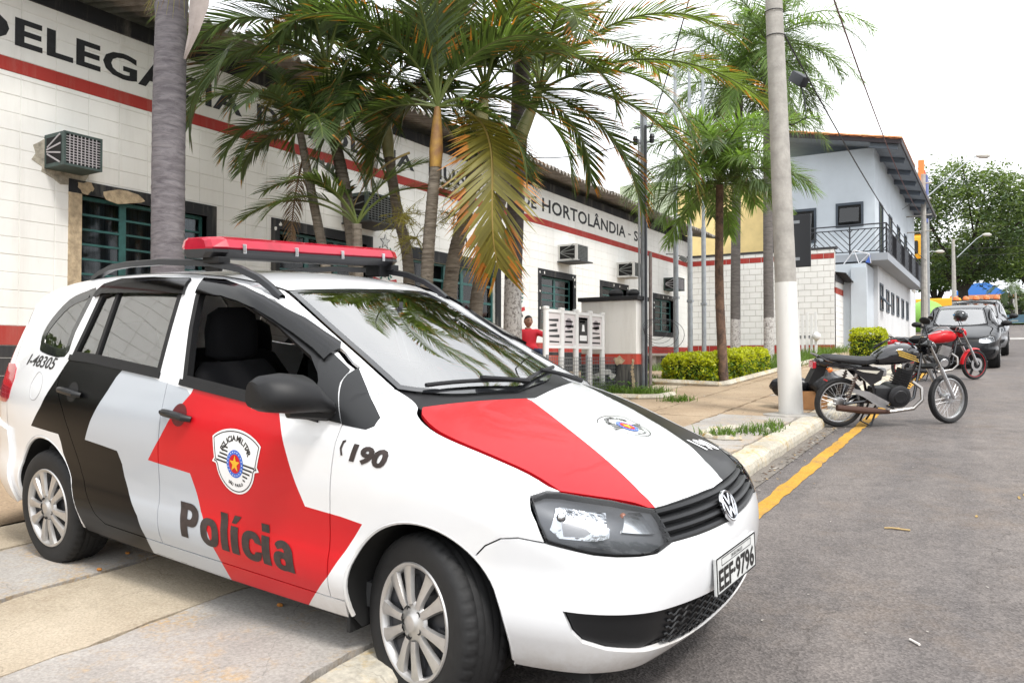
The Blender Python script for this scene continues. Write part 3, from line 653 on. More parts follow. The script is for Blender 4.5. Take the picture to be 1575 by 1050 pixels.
    for y0,y1,x0,x1 in ((-.44,.10,-.235,-.145),(.08,.52,-.135,-.26)):
        m=MB(); m.tube([ws_pt(x0+(x1-x0)*t,y0+(y1-y0)*t,.014) for t in np.linspace(0,1,9)],.009,6); wp=m.build('wiper',PLB,root,True)
        m=MB(); ya=y0+(y1-y0)*.52; xa=x0+(x1-x0)*.52
        m.tube([ws_pt(xa,ya,.028),ws_pt(xa+.03,ya+.10,.03),ws_pt(-.13 if y0<0 else -.12,ya+.26 if y0<0 else ya+.24,.02)],[.011,.010,.014],6); m.build('wiper_arm',PLB,wp,True)
    # ---- roof rails ----
    for sgn in (-1,1):
        xs=[-.93,-1.0,-1.08,-1.2,-1.4,-1.8,-2.1,-2.28,-2.38,-2.46]; zo=[.0,.018,.034,.048,.052,.052,.050,.042,.022,.0]
        m=MB(); V=[];F=[]
        for x,dz in zip(xs,zo):
            yy=.545-.02*(x<-2.2); p=proj_top(np.array([(x,sgn*yy)]))[0]
            h_=.03
            for a,b_ in ((-.018,-.006),(-.014,h_*.55+.004),(0,h_*.7+.004),(.014,h_*.55+.004),(.018,-.006)): V.append((x,p[1]+a,p[2]+dz+b_-.004))
        for i in range(len(xs)-1):
            for k in range(5): a=i*5+k; b_=i*5+(k+1)%5; F.append((a,b_,b_+5,a+5))
        m.add(V,F); m.build('roof_rail',mat('rail_graphite',(.035,.036,.04),.3,.6),root,True,60)
    # ---- light bar ----
    LBX=-1.45; LBZ=1.578
    def bar_sec(y,sx,sz): return sx,sz
    m=MB(); V=[];F=[]; ys=[-.605,-.592,-.53,.53,.592,.605]
    lens=[(.135,0),(.145,.010),(.125,.045),(.085,.058),(-.085,.058),(-.125,.045),(-.145,.010),(-.135,0)]
    sc=[.55,.80,1,1,.80,.55]
    for y,s_ in zip(ys,sc):
        for x,z in lens: V.append((LBX+x*s_,y,LBZ+.020+z*(.55+.45*s_)))
    n=len(lens)
    for i in range(len(ys)-1):
        for k in range(n): F.append((i*n+k,i*n+(k+1)%n,(i+1)*n+(k+1)%n,(i+1)*n+k))
    F.append(tuple(range(n))); F.append(tuple((len(ys)-1)*n+k for k in range(n)))
    m.add(V,F); lb=m.build('light_bar',mat('lightbar_red',(.42,.004,.028),.15,0,.4,spec=.35,var=.22,vscale=7),root,False)
    m=MB(); V=[];F=[]; bs=[(.142,.020),(.142,.006),(.10,-.018),(-.10,-.018),(-.142,.006),(-.142,.020)]
    for y,s_ in zip(ys,sc):
        for x,z in bs: V.append((LBX+x*s_,y,LBZ+z))
    n=len(bs); F=[(i*n+k,i*n+(k+1)%n,(i+1)*n+(k+1)%n,(i+1)*n+k) for i in range(len(ys)-1) for k in range(n)]+[tuple(range(n)),tuple((len(ys)-1)*n+k for k in range(n))]
    m.add(V,F); m.build('light_bar_base',mat('lightbar_base',(.022,.022,.025),.4),lb)
    for y in (-.45,-.15,.15,.45):
        m=MB(); m.box(LBX+.138,LBX+.149,y-.010,y+.010,LBZ+.004,LBZ+.046,.002); m.build('clip',CHR,lb)
    for y in (-.40,-.1,.22): 
        m=MB(); m.box(LBX-.05,LBX+.10,y-.06,y+.06,LBZ+.025,LBZ+.068); m.build('beacon_module',mat('beacon_dark',(.2,.005,.02),.4),lb)
    for sgn in (-1,1):
        m=MB(); m.box(LBX-.01,LBX+.10,sgn*.50-.03,sgn*.50+.05*sgn,1.50,LBZ-.005,.006); m.box(LBX+.02,LBX+.14,sgn*.52,sgn*.58,1.535,1.565,.005); m.build('light_bar_foot',PLB,lb)
    # ---- cabin ----
    m=MB(); m.box(-2.85,-.25,-.70,.70,.27,.36); 
    for s_ in (-1,1): m.box(-2.2,-.45,s_*.735,s_*.70,.34,.98)
    m.box(-2.9,-2.2,-.66,.66,.36,.80); m.build('cabin_floor',TRIM,root)
    m=MB(); m.box(-.62,-.28,-.70,.70,.62,.94,.05); m.box(-.72,-.60,.18,.55,.80,.92,.03); m.build('dashboard',TRIM,root,True)
    m=MB(); m.X=Matrix.Translation((-.80,.36,.90))@Matrix.Rotation(R(62),4,'Y'); m.tube([(.18*math.cos(t),.18*math.sin(t),0) for t in np.linspace(0,2*math.pi,29)[:-1]],.016,8,closed=True); m.box(-.18,.18,-.015,.015,-.012,.012); m.box(-.06,.06,-.05,.05,-.02,.02); m.build('steering_wheel',PLB,root,True)
    def seat(x,y,w_,nm):
        V=[];F=[];n=18
        m=MB(); m.box(x,x+.52,y-w_/2,y+w_/2,.38,.56,.06)
        secs=[(.0,.50,.10,w_*.50),(-.03,.62,.10,w_*.52),(-.10,.85,.085,w_*.50),(-.16,1.03,.07,w_*.42),(-.175,1.08,.05,w_*.34)]
        for (dx,z,t_,hw) in secs:
            for k in range(n):
                a=2*math.pi*k/n; q=(abs(math.cos(a))**3+abs(math.sin(a))**3)**(-1/3); V.append((x+dx+t_*math.cos(a)*q,y+hw*math.sin(a)*q,z))
        for i in range(len(secs)-1):
            for k in range(n): F.append((i*n+k,i*n+(k+1)%n,(i+1)*n+(k+1)%n,(i+1)*n+k))
        F.append(tuple((len(secs)-1)*n+k for k in range(n))); m.add(V,F); s_=m.build(nm,SEAT,root,True,50)
        for hy in ([y] if w_<1 else [y-.38,y+.38]):
            m=MB(); V=[];F=[]; hs=[(1.085,.035,.09),(1.11,.055,.135),(1.22,.06,.14),(1.30,.05,.125),(1.335,.025,.07)]
            for z,t_,hw in hs:
                for k in range(n):
                    a=2*math.pi*k/n; q=(abs(math.cos(a))**2.6+abs(math.sin(a))**2.6)**(-1/2.6); V.append((x-.19+t_*math.cos(a)*q,hy+hw*math.sin(a)*q,z+(.0 if w_<1 else -.1)))
            F=[(i*n+k,i*n+(k+1)%n,(i+1)*n+(k+1)%n,(i+1)*n+k) for i in range(len(hs)-1) for k in range(n)]+[tuple(4*n+k for k in range(n)),tuple(range(n))]
            m.add(V,F); m.tube([(x-.18,hy-.06,1.0),(x-.19,hy-.06,1.12)],.006,6); m.tube([(x-.18,hy+.06,1.0),(x-.19,hy+.06,1.12)],.006,6); m.build('headrest',SEAT,s_,True,50)
    seat(-1.32,-.37,.50,'front_seat'); seat(-1.32,.37,.50,'front_seat'); seat(-2.15,0,1.24,'rear_seat')
    # roof lining
    panel('headliner','top',inset(roof_poly,.03),LINER,root,h=.12,off=-.035,rim=0,gap=0)
    m=MB(); m.X=Matrix.Translation((-.78,.02,1.29))@Matrix.Rotation(R(-12),4,'Z'); m.box(-.015,.015,-.12,.12,-.035,.035,.012); m.tube([(.0,0,.03),(-.0,0,.08)],.01,6); m.build('rear_view_mirror',TRIM,root,True)
    # ---- lettering and crests on the near side ----
    def side_text(nm,txt,bold,corners,mt,shear=0,space=1.0):
        V,T=text2d(txt,1,bold,shear=shear,space=space); V=fit_box(V,0,1,0,1); V,T=refine(V,T,.05)
        (xa,za),(xb,zb),(xc,zc),(xd,zd)=corners        # bl br tr tl
        u=V[:,:1]; v=V[:,1:]; A=np.array([xa,za]);B_=np.array([xb,zb]);C_=np.array([xc,zc]);D_=np.array([xd,zd])
        Q=(A*(1-u)+B_*u)*(1-v)+(D_*(1-u)+C_*u)*v; return decal(nm,'side',Q,T,mt,root,-1,.0022)
    def heavy_word():
        def el(cx,cy,rx,ry,p=2.5,n=28): return [(cx+rx*math.copysign(abs(math.cos(t))**(2/p),math.cos(t)),cy+ry*math.copysign(abs(math.sin(t))**(2/p),math.sin(t))) for t in [2*math.pi*k/n for k in range(n)]]
        L=[]      # (outer polys, hole polys) per glyph, baseline 0, cap height 1
        L.append(('P',[[(0,0),(.25,0),(.25,1),(0,1)],[(.1,1),(.38,1)]+[(.38+.27*math.sin(t),.675+.325*math.cos(t)) for t in np.linspace(.1,3.04,14)]+[(.38,.35),(.1,.35)]],[[(.25,.80),(.33,.80)]+[(.33+.09*math.sin(t),.675+.125*math.cos(t)) for t in np.linspace(.1,3.04,9)]+[(.33,.55),(.25,.55)]],.68))
        L.append(('o',[el(.31,.36,.31,.385)],[el(.31,.36,.085,.20)],.66))
        L.append(('l',[[(0,0),(.24,0),(.24,1.02),(0,1.02)]],[],.30))
        L.append(('i',[[(0,0),(.24,0),(.24,.73),(0,.73)],[(.02,.80),(.16,.80),(.36,1.03),(.14,1.03)]],[],.32))
        L.append(('c',[el(.31,.36,.31,.385)],[el(.33,.36,.10,.20),[(.33,.23),(.7,.30),(.7,.44),(.33,.49)]],.59))
        L.append(('i',[[(0,0),(.24,0),(.24,.73),(0,.73)],[(0,.82),(.24,.82),(.24,1.03),(0,1.03)]],[],.31))
        L.append(('a',[[(.33,0),(.57,0),(.57,.50)]+[(.29+.28*math.cos(t),.48+.265*math.sin(t)) for t in np.linspace(.1,2.4,10)]+[(.06,.60),(.13,.50)]+[(.25,.555),(.31,.54),(.33,.47)],el(.23,.225,.23,.24)],[el(.27,.215,.075,.085)],.62))
        VS=[];TS=[];x=0
        for ch,outs,holes,adv in L:
            loops=[resample(np.array(q,float),.05) for q in outs+holes]; V=[];E=[]
            for lp in loops: b_=len(V); V+=[Vector(p_) for p_ in lp]; E+=[(b_+i,b_+(i+1)%len(lp)) for i in range(len(lp))]
            r_=delaunay_2d_cdt(V,E,[],0,1e-6); Vo=np.array([v[:] for v in r_[0]]); T=np.array(r_[2]); Cn=Vo[T].mean(1)
            k=np.zeros(len(T),bool)
            for q in outs: k|=in_poly(Cn,np.array(q))
            for q in holes: k&=~in_poly(Cn,np.array(q))
            b_=len(VS); VS+=[(v[0]+x,v[1]) for v in Vo]; TS+=[tuple(int(b_+j) for j in t) for t in T[k]]; x+=adv+.035
        return np.array(VS),TS,x-.05
    V,T,WD=heavy_word(); V,T=refine(V,T,.12); u=V[:,:1]/WD; v=V[:,1:]; A=np.array([-1.235,.388]);B_=np.array([-.520,.374]);C_=np.array([-.545,.522]);D_=np.array([-1.252,.532])
    Q=(A*(1-u)+B_*u)*(1-v)+(D_*(1-u)+C_*u)*v; decal('lettering_policia','side',Q,T,BROWN,root,-1,.0022)
    side_text('lettering_phone_number','190',.05,((-.252,.828),(-.085,.818),(-.072,.884),(-.247,.893)),BROWN,.15)
    hs=[]
    def strip(nm,pts2,mt,off=.002):
        decal(nm,'side',pts2,[tuple(range(len(pts2)))],mt,root,-1,off)
    # handset symbol
    o_=[(-.292,.845),(-.283,.845),(-.289,.868),(-.282,.889),(-.274,.893),(-.274,.9),(-.29,.895),(-.299,.87)]
    V=np.array(o_); 
    from mathutils.geometry import tessellate_polygon
    def polydecal(nm,poly,mt,off,parent=root,kind='side',sgn=-1,h=.03):
        P_=resample(np.array(poly,float),h); V,T=cdt_fill([P_],0,[],h); return decal(nm,kind,V,[tuple(t) for t in T],mt,parent,sgn,off)
    polydecal('handset_symbol',o_,BROWN,.0022)
    side_text('lettering_car_number','I-48305',.012,((-2.735,1.012),(-2.405,1.006),(-2.385,1.066),(-2.715,1.070)),INK,.18)
    # door crest
    cx,cz=-.871,.750; S=.125
    def crest(parent_name,tf,kind,sgn,worn=False):
        base=[(1.2*math.sin(R(a))/math.sin(R(52)),-.08+1.08*math.cos(R(a*.93))) for a in np.linspace(52,-52,17)]+[(-1.06,-.02),(-1.16,-.16),(-.98,-.20)]+[(.96*math.cos(R(a)),-.08+.96*math.sin(R(a))) for a in np.linspace(190,350,17)]+[(.98,-.20),(1.16,-.16),(1.06,-.02)]
        f=lambda L:[tf(p) for p in L]
        if not worn: polydecal('crest',f(base),WHT,.002,root,kind,sgn,.015)
        q=[o for o in root.children if o.name.startswith('crest')]
        # outline
        def ring(nm,pts,wd,mt,off,closed=True):
            P_=np.array(pts); inn=inset(P_,wd) if closed else None
            L1=resample(np.array(f(pts)),.012); L2=resample(np.array(f([tuple(p) for p in inn])),.012)
            V,T=cdt_fill([L1,L2],0,[1],.02); decal(nm,kind,V,[tuple(t) for t in T],mt,root,sgn,off)
        ring('crest_outline',[tuple(p) for p in inset(np.array(base),.06)],.035,INK,.0026)
        for k,yy in enumerate((.42,.30,.18,.06,-.06)):
            xl=-.62-.09*k*.9; polydecal('crest_bar',f([(xl,yy+.02),(-.38,yy-.02),(-.38,yy-.075),(xl,yy-.035)]) ,INK,.0026,root,kind,sgn,.05)
            y2=yy-.48; xr=.95-.12*k; polydecal('crest_bar',f([(.36,y2+.04),(xr,y2+.0),(xr,y2-.055),(.36,y2-.015)]),INK,.0026,root,kind,sgn,.05)
        def disc(nm,r_,mt,off):
            polydecal(nm,f([(r_*.92*math.cos(t),-.08+r_*math.sin(t)) for t in np.linspace(0,2*math.pi,33)[:-1]]),mt,off,root,kind,sgn,.02)
        disc('crest_blue_ring',.44,BLU,.003); disc('crest_red_disc',.30,PR,.0036)
        for k in range(20):
            a=2*math.pi*k/20; c0=(.345*math.cos(a),-.08+.372*math.sin(a)); polydecal('crest_dot',f([(c0[0]+.02*math.cos(t),c0[1]+.022*math.sin(t)) for t in np.linspace(0,2*math.pi,7)[:-1]]),WHT,.0036,root,kind,sgn,.05)
        polydecal('crest_star',f([((.26 if k%2==0 else .105)*math.sin(math.pi*k/5),-.08+(.28 if k%2==0 else .11)*math.cos(math.pi*k/5)) for k in range(10)]),GOLD,.0042,root,kind,sgn,.02)
        # arched words
        def arch(txt,rad,a0,a1,size,cy,flip=False):
            Vs=[];Ts=[]; n=len(txt)
            for i,ch in enumerate(txt):
                if ch==' ': continue
                V,T=text2d(ch,size,.008*size/.2); 
                if len(V)==0: continue
                V=V-np.array([(V[:,0].min()+V[:,0].max())/2,0]); a=R(a0+(a1-a0)*i/(n-1))
                ca,sa=math.cos(a),math.sin(a)
                for v in V:
                    rr_=rad+v[1] if not flip else rad-v[1]; x=v[0] if not flip else -v[0]
                    px=rr_*sa+x*ca; py=rr_*ca-x*sa
                    Vs.append(tf((px,cy+py)))
                b_=len(Vs)-len(V); Ts+=[tuple(b_+j for j in t) for t in T]
            decal('crest_lettering',kind,Vs,Ts,INK,root,sgn,.0028)
        arch('POLICIA MILITAR',.66,-62,62,.25,-.02)
        arch('SÃO PAULO',.78,205,155,.13,-.02,True)
    crest('door',lambda p:(cx+p[0]*S*1.0+p[1]*.004,cz+p[1]*S*1.0-p[0]*.004),'side',-1)
    # hood crest, worn
    crest('hood',lambda p:(.335-p[1]*.105,.125+p[0]*.105) if True else p,'top',1,worn=True)
    V,T=text2d('190',1,.03); V=fit_box(V,0,1,0,1); V,T=refine(V,T,.12); Q=np.stack([.60-.09*V[:,1],.33+.17*V[:,0]],1); decal('hood_number','top',Q,T,WHT,root,1,.002)
    return root
POLICE=build_police_car()
# ======================= GROUND =======================
def base_z(Y): return .05*Y if Y<85 else 4.25+.004*(Y-85)
def smooth(t): t=max(0,min(1,t)); return t*t*(3-2*t)
def sw_z(X,Y): return base_z(Y)+.12+.012*(-1.87-X)
def yard_z(X,Y):
    w_=3.6-2.4*smooth((Y-6)/4); t=smooth((-4.9-X)/w_); lv=.95 if Y<30 else base_z(Y)-.2
    t2=smooth((Y-28)/3)
    return sw_z(X,Y)*(1-t)+(lv*(1-t2)+sw_z(X,Y)*t2)*t
def G(X,Y):
    if X>-1.72: return base_z(Y)
    if X>-4.9: return sw_z(X,Y)
    return yard_z(X,Y)
def asphalt():
    m=bpy.data.materials.new('asphalt'); m.use_nodes=True; n=m.node_tree.nodes; l=m.node_tree.links.new; b=n['Principled BSDF']; b.inputs['Roughness'].default_value=.85; b.inputs['Specular IOR Level'].default_value=.35
    t=n.new('ShaderNodeTexCoord')
    def noise(sc,det=4,rough=.6,vec=None):
        z=n.new('ShaderNodeTexNoise'); z.inputs['Scale'].default_value=sc; z.inputs['Detail'].default_value=det; z.inputs['Roughness'].default_value=rough; l(vec or t.outputs['Object'],z.inputs['Vector']); return z
    def ramp(src,p0,c0,p1,c1):
        r=n.new('ShaderNodeValToRGB'); r.color_ramp.elements[0].position=p0; r.color_ramp.elements[0].color=(*c0,1); r.color_ramp.elements[1].position=p1; r.color_ramp.elements[1].color=(*c1,1); l(src,r.inputs['Fac']); return r
    def mixc(f,a,b_,mode='MIX',fac=None):
        x=n.new('ShaderNodeMix'); x.data_type='RGBA'; x.blend_type=mode
        if f is not None: l(f,x.inputs[0])
        else: x.inputs[0].default_value=fac
        l(a,x.inputs[6]); l(b_,x.inputs[7]); return x.outputs[2]
    vo=n.new('ShaderNodeTexVoronoi'); vo.inputs['Scale'].default_value=95; l(t.outputs['Object'],vo.inputs['Vector'])
    hs=n.new('ShaderNodeSeparateColor'); l(vo.outputs['Color'],hs.inputs['Color'])
    stone=ramp(hs.outputs[0],.15,(.068,.062,.062),.92,(.200,.183,.180))
    big=noise(.55,5,.6); dust=ramp(big.outputs['Fac'],.38,(.122,.110,.108),.66,(.180,.163,.158))
    c=mixc(None,stone.outputs['Color'],dust.outputs['Color'],'MIX',.52)
    mid=noise(5.5,6,.7); md=ramp(mid.outputs['Fac'],.35,(.80,.79,.78),.7,(1.12,1.1,1.07)); c=mixc(None,c,md.outputs['Color'],'MULTIPLY',1)
    # worn pale tracks running along the street
    mp=n.new('ShaderNodeMapping'); mp.inputs['Scale'].default_value=(1.6,.10,1); l(t.outputs['Object'],mp.inputs['Vector']); tr=noise(1.0,4,.6,mp.outputs['Vector'])
    tk=ramp(tr.outputs['Fac'],.4,(.88,.88,.88),.65,(1.14,1.12,1.08)); c=mixc(None,c,tk.outputs['Color'],'MULTIPLY',1)
    # brown grit gathered in patches, fine cracks and oil drips
    gz_=noise(1.7,7,.75); gm=ramp(gz_.outputs['Fac'],.52,(0,0,0),.72,(.28,.28,.28)); gc=n.new('ShaderNodeRGB'); gc.outputs[0].default_value=(.20,.145,.10,1); c=mixc(gm.outputs['Color'],c,gc.outputs[0])
    vk=n.new('ShaderNodeTexVoronoi'); vk.feature='DISTANCE_TO_EDGE'; vk.inputs['Scale'].default_value=.42; wn=noise(2.2,7,.7); wm=n.new('ShaderNodeMix'); wm.data_type='RGBA'; wm.blend_type='LINEAR_LIGHT'; wm.inputs[0].default_value=.35; l(t.outputs['Object'],wm.inputs[6]); l(wn.outputs['Color'],wm.inputs[7]); l(wm.outputs[2],vk.inputs['Vector'])
    kk=ramp(vk.outputs['Distance'],.0,(.62,.61,.60),.0035,(1,1,1)); c=mixc(None,c,kk.outputs['Color'],'MULTIPLY',1)
    oz=noise(1.1,3,.5); od=ramp(oz.outputs['Fac'],.68,(1,1,1),.78,(.74,.73,.73)); c=mixc(None,c,od.outputs['Color'],'MULTIPLY',1)
    # rare white chips
    sp=noise(260,2,.5); cp=ramp(sp.outputs['Fac'],.735,(0,0,0),.76,(1,1,1)); wc=n.new('ShaderNodeRGB'); wc.outputs[0].default_value=(.34,.32,.29,1); c=mixc(cp.outputs['Color'],c,wc.outputs[0])
    l(c,b.inputs['Base Color'])
    bp=n.new('ShaderNodeBump'); bp.inputs['Strength'].default_value=.5; bp.inputs['Distance'].default_value=.006; l(vo.outputs['Distance'],bp.inputs['Height']); l(bp.outputs['Normal'],b.inputs['Normal'])
    return m
ASPH=asphalt()
def concrete(name,c0,c1,spot,amt=.5,coarse=1.0,bump=.5,hair=.72):
    m=bpy.data.materials.new(name); m.use_nodes=True; n=m.node_tree.nodes; l=m.node_tree.links.new; b=n['Principled BSDF']; b.inputs['Roughness'].default_value=.9; b.inputs['Specular IOR Level'].default_value=.25
    t=n.new('ShaderNodeTexCoord')
    ge=n.new('ShaderNodeNewGeometry'); pos=ge.outputs['Position']
    def noise(sc,det=5,ro=.6): z=n.new('ShaderNodeTexNoise'); z.inputs['Scale'].default_value=sc; z.inputs['Detail'].default_value=det; z.inputs['Roughness'].default_value=ro; l(pos,z.inputs['Vector']); return z.outputs['Fac']
    def ramp(s,p0,a,p1,b_): r=n.new('ShaderNodeValToRGB'); e=r.color_ramp.elements; e[0].position=p0; e[0].color=(*a,1); e[1].position=p1; e[1].color=(*b_,1); l(s,r.inputs['Fac']); return r.outputs['Color']
    def mix(f,a,b_,mode='MIX',fac=1): 
        x=n.new('ShaderNodeMix'); x.data_type='RGBA'; x.blend_type=mode
        if f is not None: l(f,x.inputs[0])
        else: x.inputs[0].default_value=fac
        l(a,x.inputs[6]); l(b_,x.inputs[7]); return x.outputs[2]
    c=ramp(noise(1.3,6,.65),.35,c0,.68,c1)
    sc=n.new('ShaderNodeRGB'); sc.outputs[0].default_value=(*spot,1)
    f1=ramp(noise(2.3,6,.75),.50,(0,0,0),.66,(amt,amt,amt)); f2=ramp(noise(34*coarse,5,.75),.42,(0,0,0),.6,(1,1,1)); ff=mix(None,f1,f2,'MULTIPLY')
    c=mix(ff,c,sc.outputs[0])
    g=ramp(noise(70*coarse,4,.7),.3,(.72,.71,.70),.72,(1.18,1.17,1.15)); c=mix(None,c,g,'MULTIPLY')
    # hairline cracks
    v=n.new('ShaderNodeTexVoronoi'); v.feature='DISTANCE_TO_EDGE'; v.inputs['Scale'].default_value=1.15
    wn=n.new('ShaderNodeTexNoise'); wn.inputs['Scale'].default_value=4; wn.inputs['Detail'].default_value=6; l(pos,wn.inputs['Vector']); ad=n.new('ShaderNodeMix'); ad.data_type='RGBA'; ad.blend_type='LINEAR_LIGHT'; ad.inputs[0].default_value=.16; l(pos,ad.inputs[6]); l(wn.outputs['Color'],ad.inputs[7]); l(ad.outputs[2],v.inputs['Vector'])
    ck=ramp(v.outputs['Distance'],.0,(hair,)*3,.0035,(1,1,1)); c=mix(None,c,ck,'MULTIPLY')
    l(c,b.inputs['Base Color'])
    bp=n.new('ShaderNodeBump'); bp.inputs['Strength'].default_value=bump; bp.inputs['Distance'].default_value=.006; l(noise(60*coarse,6,.75),bp.inputs['Height']); l(bp.outputs['Normal'],b.inputs['Normal'])
    MATS[name]=m; return m
CG=concrete('concrete_grey',(.32,.30,.28),(.43,.41,.385),(.47,.33,.18),1.0); CT=concrete('concrete_tan',(.40,.335,.25),(.53,.46,.36),(.28,.22,.15),.6,1.3,1.0)
CT2=concrete('concrete_tan_smooth',(.33,.245,.165),(.43,.335,.235),(.30,.24,.17),.7,.7,.5,.4)
SOIL=mat('soil',(.07,.05,.035),.95,var=.4,vscale=14,bump=.5,bscale=50)
def strip_mesh(name,x0,x1,ys,zf,m,nx=1):
    V=[];F=[]; xs=np.linspace(x0,x1,nx+1)
    for y in ys:
        for x in xs: V.append((x,y,zf(x,y)))
    k=nx+1
    for i in range(len(ys)-1):
        for j in range(nx): F.append((i*k+j,i*k+j+1,(i+1)*k+j+1,(i+1)*k+j))
    return meshobj(name,V,F,m,None)
YS=[-25,-10]+list(np.arange(-6,31,1.5))+[34,40,50,60,70,80,85,86,95,120,180,300]
o=strip_mesh('road',-1.60,14,YS,lambda x,y:base_z(y),ASPH,2); o['kind']='structure'
o=strip_mesh('gutter',-1.76,-1.60,YS,lambda x,y:base_z(y)+.004,concrete('gutter_concrete',(.16,.145,.13),(.25,.225,.20),(.10,.085,.07),.8),1); o['kind']='structure'
o=strip_mesh('ground',-700,700,[-120,-30,-10,30,60,85,86,130,300,1200],lambda x,y:base_z(y)-.30,mat('far_ground',(.10,.11,.06),.95,var=.3,vscale=.2),8); o['kind']='structure'
o=strip_mesh('opposite_pavement',14,30,YS,lambda x,y:base_z(y)+.1,CG,2); o['kind']='structure'
o=strip_mesh('soil_bed',-5.4,-1.98,YS[:-6],lambda x,y:sw_z(x,y)-.045,SOIL,2); o['kind']='structure'
# yellow edge line, worn
YEL=concrete('road_paint_yellow',(.46,.25,.035),(.58,.33,.055),(.20,.15,.10),1.0,.8,.6,1.0)
V=[];F=[]; ys=np.arange(3.0,60,.12)
for y in ys:
    a=-1.45+rng.uniform(-.012,.012); b=-1.335+rng.uniform(-.012,.012); V+=[(a,y,base_z(y)+.005),(b,y,base_z(y)+.005)]
for i in range(len(ys)-1): F.append((2*i,2*i+1,2*i+3,2*i+2))
o=meshobj('edge_line',V,F,YEL); o['kind']='structure'
# scraps of old yellow marking further out
m=MB()
for (x,y,w_,h_) in ((.10,6.6,.012,.10),(.13,6.72,.008,.06),(.17,6.9,.03,.02),(-.14,5.9,.012,.05),(.1,3.5,.014,.02),(.12,3.47,.008,.02),(.07,3.46,.01,.015),(.35,8.4,.16,.012),(.15,4.9,.008,.04)):
    n_=9; P=[(x+w_*math.cos(2*math.pi*k/n_)*rng.uniform(.4,1),y+h_*math.sin(2*math.pi*k/n_)*rng.uniform(.4,1)) for k in range(n_)]
    m.add([(a,b,base_z(b)+.004) for a,b in P],[tuple(range(n_))])
o=m.build('faded_marking',mat('faded_yellow',(.30,.20,.07),.9,var=.3,vscale=30),None); o['kind']='stuff'; 
# kerb stones
KERB=concrete('kerb_paint',(.40,.37,.31),(.62,.59,.51),(.50,.33,.09),1.0,.5,1.0,.6)
kerb=bpy.data.objects.new('kerb',None); link(kerb); kerb['kind']='structure'
def kerb_stone(y0,y1,drop=0.0):
    V=[];F=[]; n=max(3,int((y1-y0)/.15)); prof=[(-1.755,-.02),(-1.752,.05),(-1.765,.095),(-1.80,.120),(-1.86,.128),(-1.98,.126),(-2.0,.10),(-2.0,-.05)]
    k=len(prof)
    for i in range(n+1):
        y=y0+(y1-y0)*i/n; jx=rng.uniform(-.008,.008); jz=rng.uniform(-.006,.006)
        for x,z in prof: V.append((x+jx,y,base_z(y)+ (z if z<0 else z*(1-drop))+ (jz if z>.06 else 0)))
    for i in range(n):
        for j in range(k-1): F.append((i*k+j,i*k+j+1,(i+1)*k+j+1,(i+1)*k+j))
    F.append(tuple(range(k))); F.append(tuple(n*k+j for j in range(k)))
    meshobj('kerb_stone',V,F,KERB,kerb,False)
y=-6
while y<40:
    L_=rng.uniform(.95,1.05); kerb_stone(y+.006,y+L_-.006,.06 if 1<y<5 else 0); y+=L_
# pavement slabs in strips parallel to the street
walk=bpy.data.objects.new('sidewalk',None); link(walk); walk['kind']='structure'
def jag(a,b,n,amp):
    a=np.array(a,float); b=np.array(b,float); d=b-a; nr=np.array([-d[1],d[0]])/max(np.linalg.norm(d),1e-6)
    ph=rng.uniform(0,9); return [tuple(a+d*i/n+nr*amp*(math.sin(ph+i*.8)*.5+rng.uniform(-.6,.6))*(0 if i in(0,n) else 1)) for i in range(n)]
def slab(x0,x1,y0,y1,m,dz=0,amp=.012,gap=.008):
    x0+=gap;x1-=gap;y0+=gap;y1-=gap; ny=max(2,int((y1-y0)/.09)); nx=max(2,int((x1-x0)/.09))
    P=jag((x0,y0),(x1,y0),nx,amp)+jag((x1,y0),(x1,y1),ny,amp)+jag((x1,y1),(x0,y1),nx,amp)+jag((x0,y1),(x0,y0),ny,amp)
    n_=len(P); t1=rng.uniform(-.004,.004)
    V=[(x,y,sw_z(x,y)+dz+t1*(x-x0)) for x,y in P]+[(x,y,sw_z(x,y)-.06) for x,y in P]
    F=[tuple(range(n_))]+[(i,n_+i,n_+(i+1)%n_,(i+1)%n_) for i in range(n_)]
    meshobj('slab',V,F,m,walk)
STR=[(-2.93,-2.01,CG,2.6),(-3.74,-2.95,CT,2.9),(-4.60,-3.76,CG,2.3),(-5.15,-4.63,CT,3.1)]
for xa,xb,mm,ln in STR:
    y=-5.5+rng.uniform(0,.5); first=True
    while y<45:
        L_=ln*rng.uniform(.8,1.25)
        if y<1.2<y+L_<4.2: L_=4.4-y
        m2=mm
        if y>4.3: m2=CT2 if xa>-4.7 and not(xa>-3) else (CT2 if rng.random()<.45 else mm)
        if y>4.3 and xa>-3 and rng.random()<.6: m2=CG if rng.random()<.5 else CT2
        slab(xa,xb,y,y+L_,m2,rng.uniform(-.004,.004),.020,.007); y+=L_
# yard between pavement and facade
V=[];F=[]; xs=np.concatenate([np.arange(-9.7,-5.0,.35),[-5.16]]); ys=np.arange(-8,46,.5)
for yy in ys:
    for x in xs: V.append((x,yy,yard_z(x,yy)-.003))
k=len(xs)
for i in range(len(ys)-1):
    for j in range(k-1): F.append((i*k+j,i*k+j+1,(i+1)*k+j+1,(i+1)*k+j))
o=meshobj('yard',V,F,CT2,None,True); o['kind']='structure'
# far cross street grass verge
o=strip_mesh('grass_verge',-12,60,[83.2,84,90,96,110],lambda x,y:base_z(y)+.14+.02*(y-83),mat('verge_grass',(.16,.22,.03),.95,var=.35,vscale=2,bump=.6,bscale=30),4); o['kind']='structure'
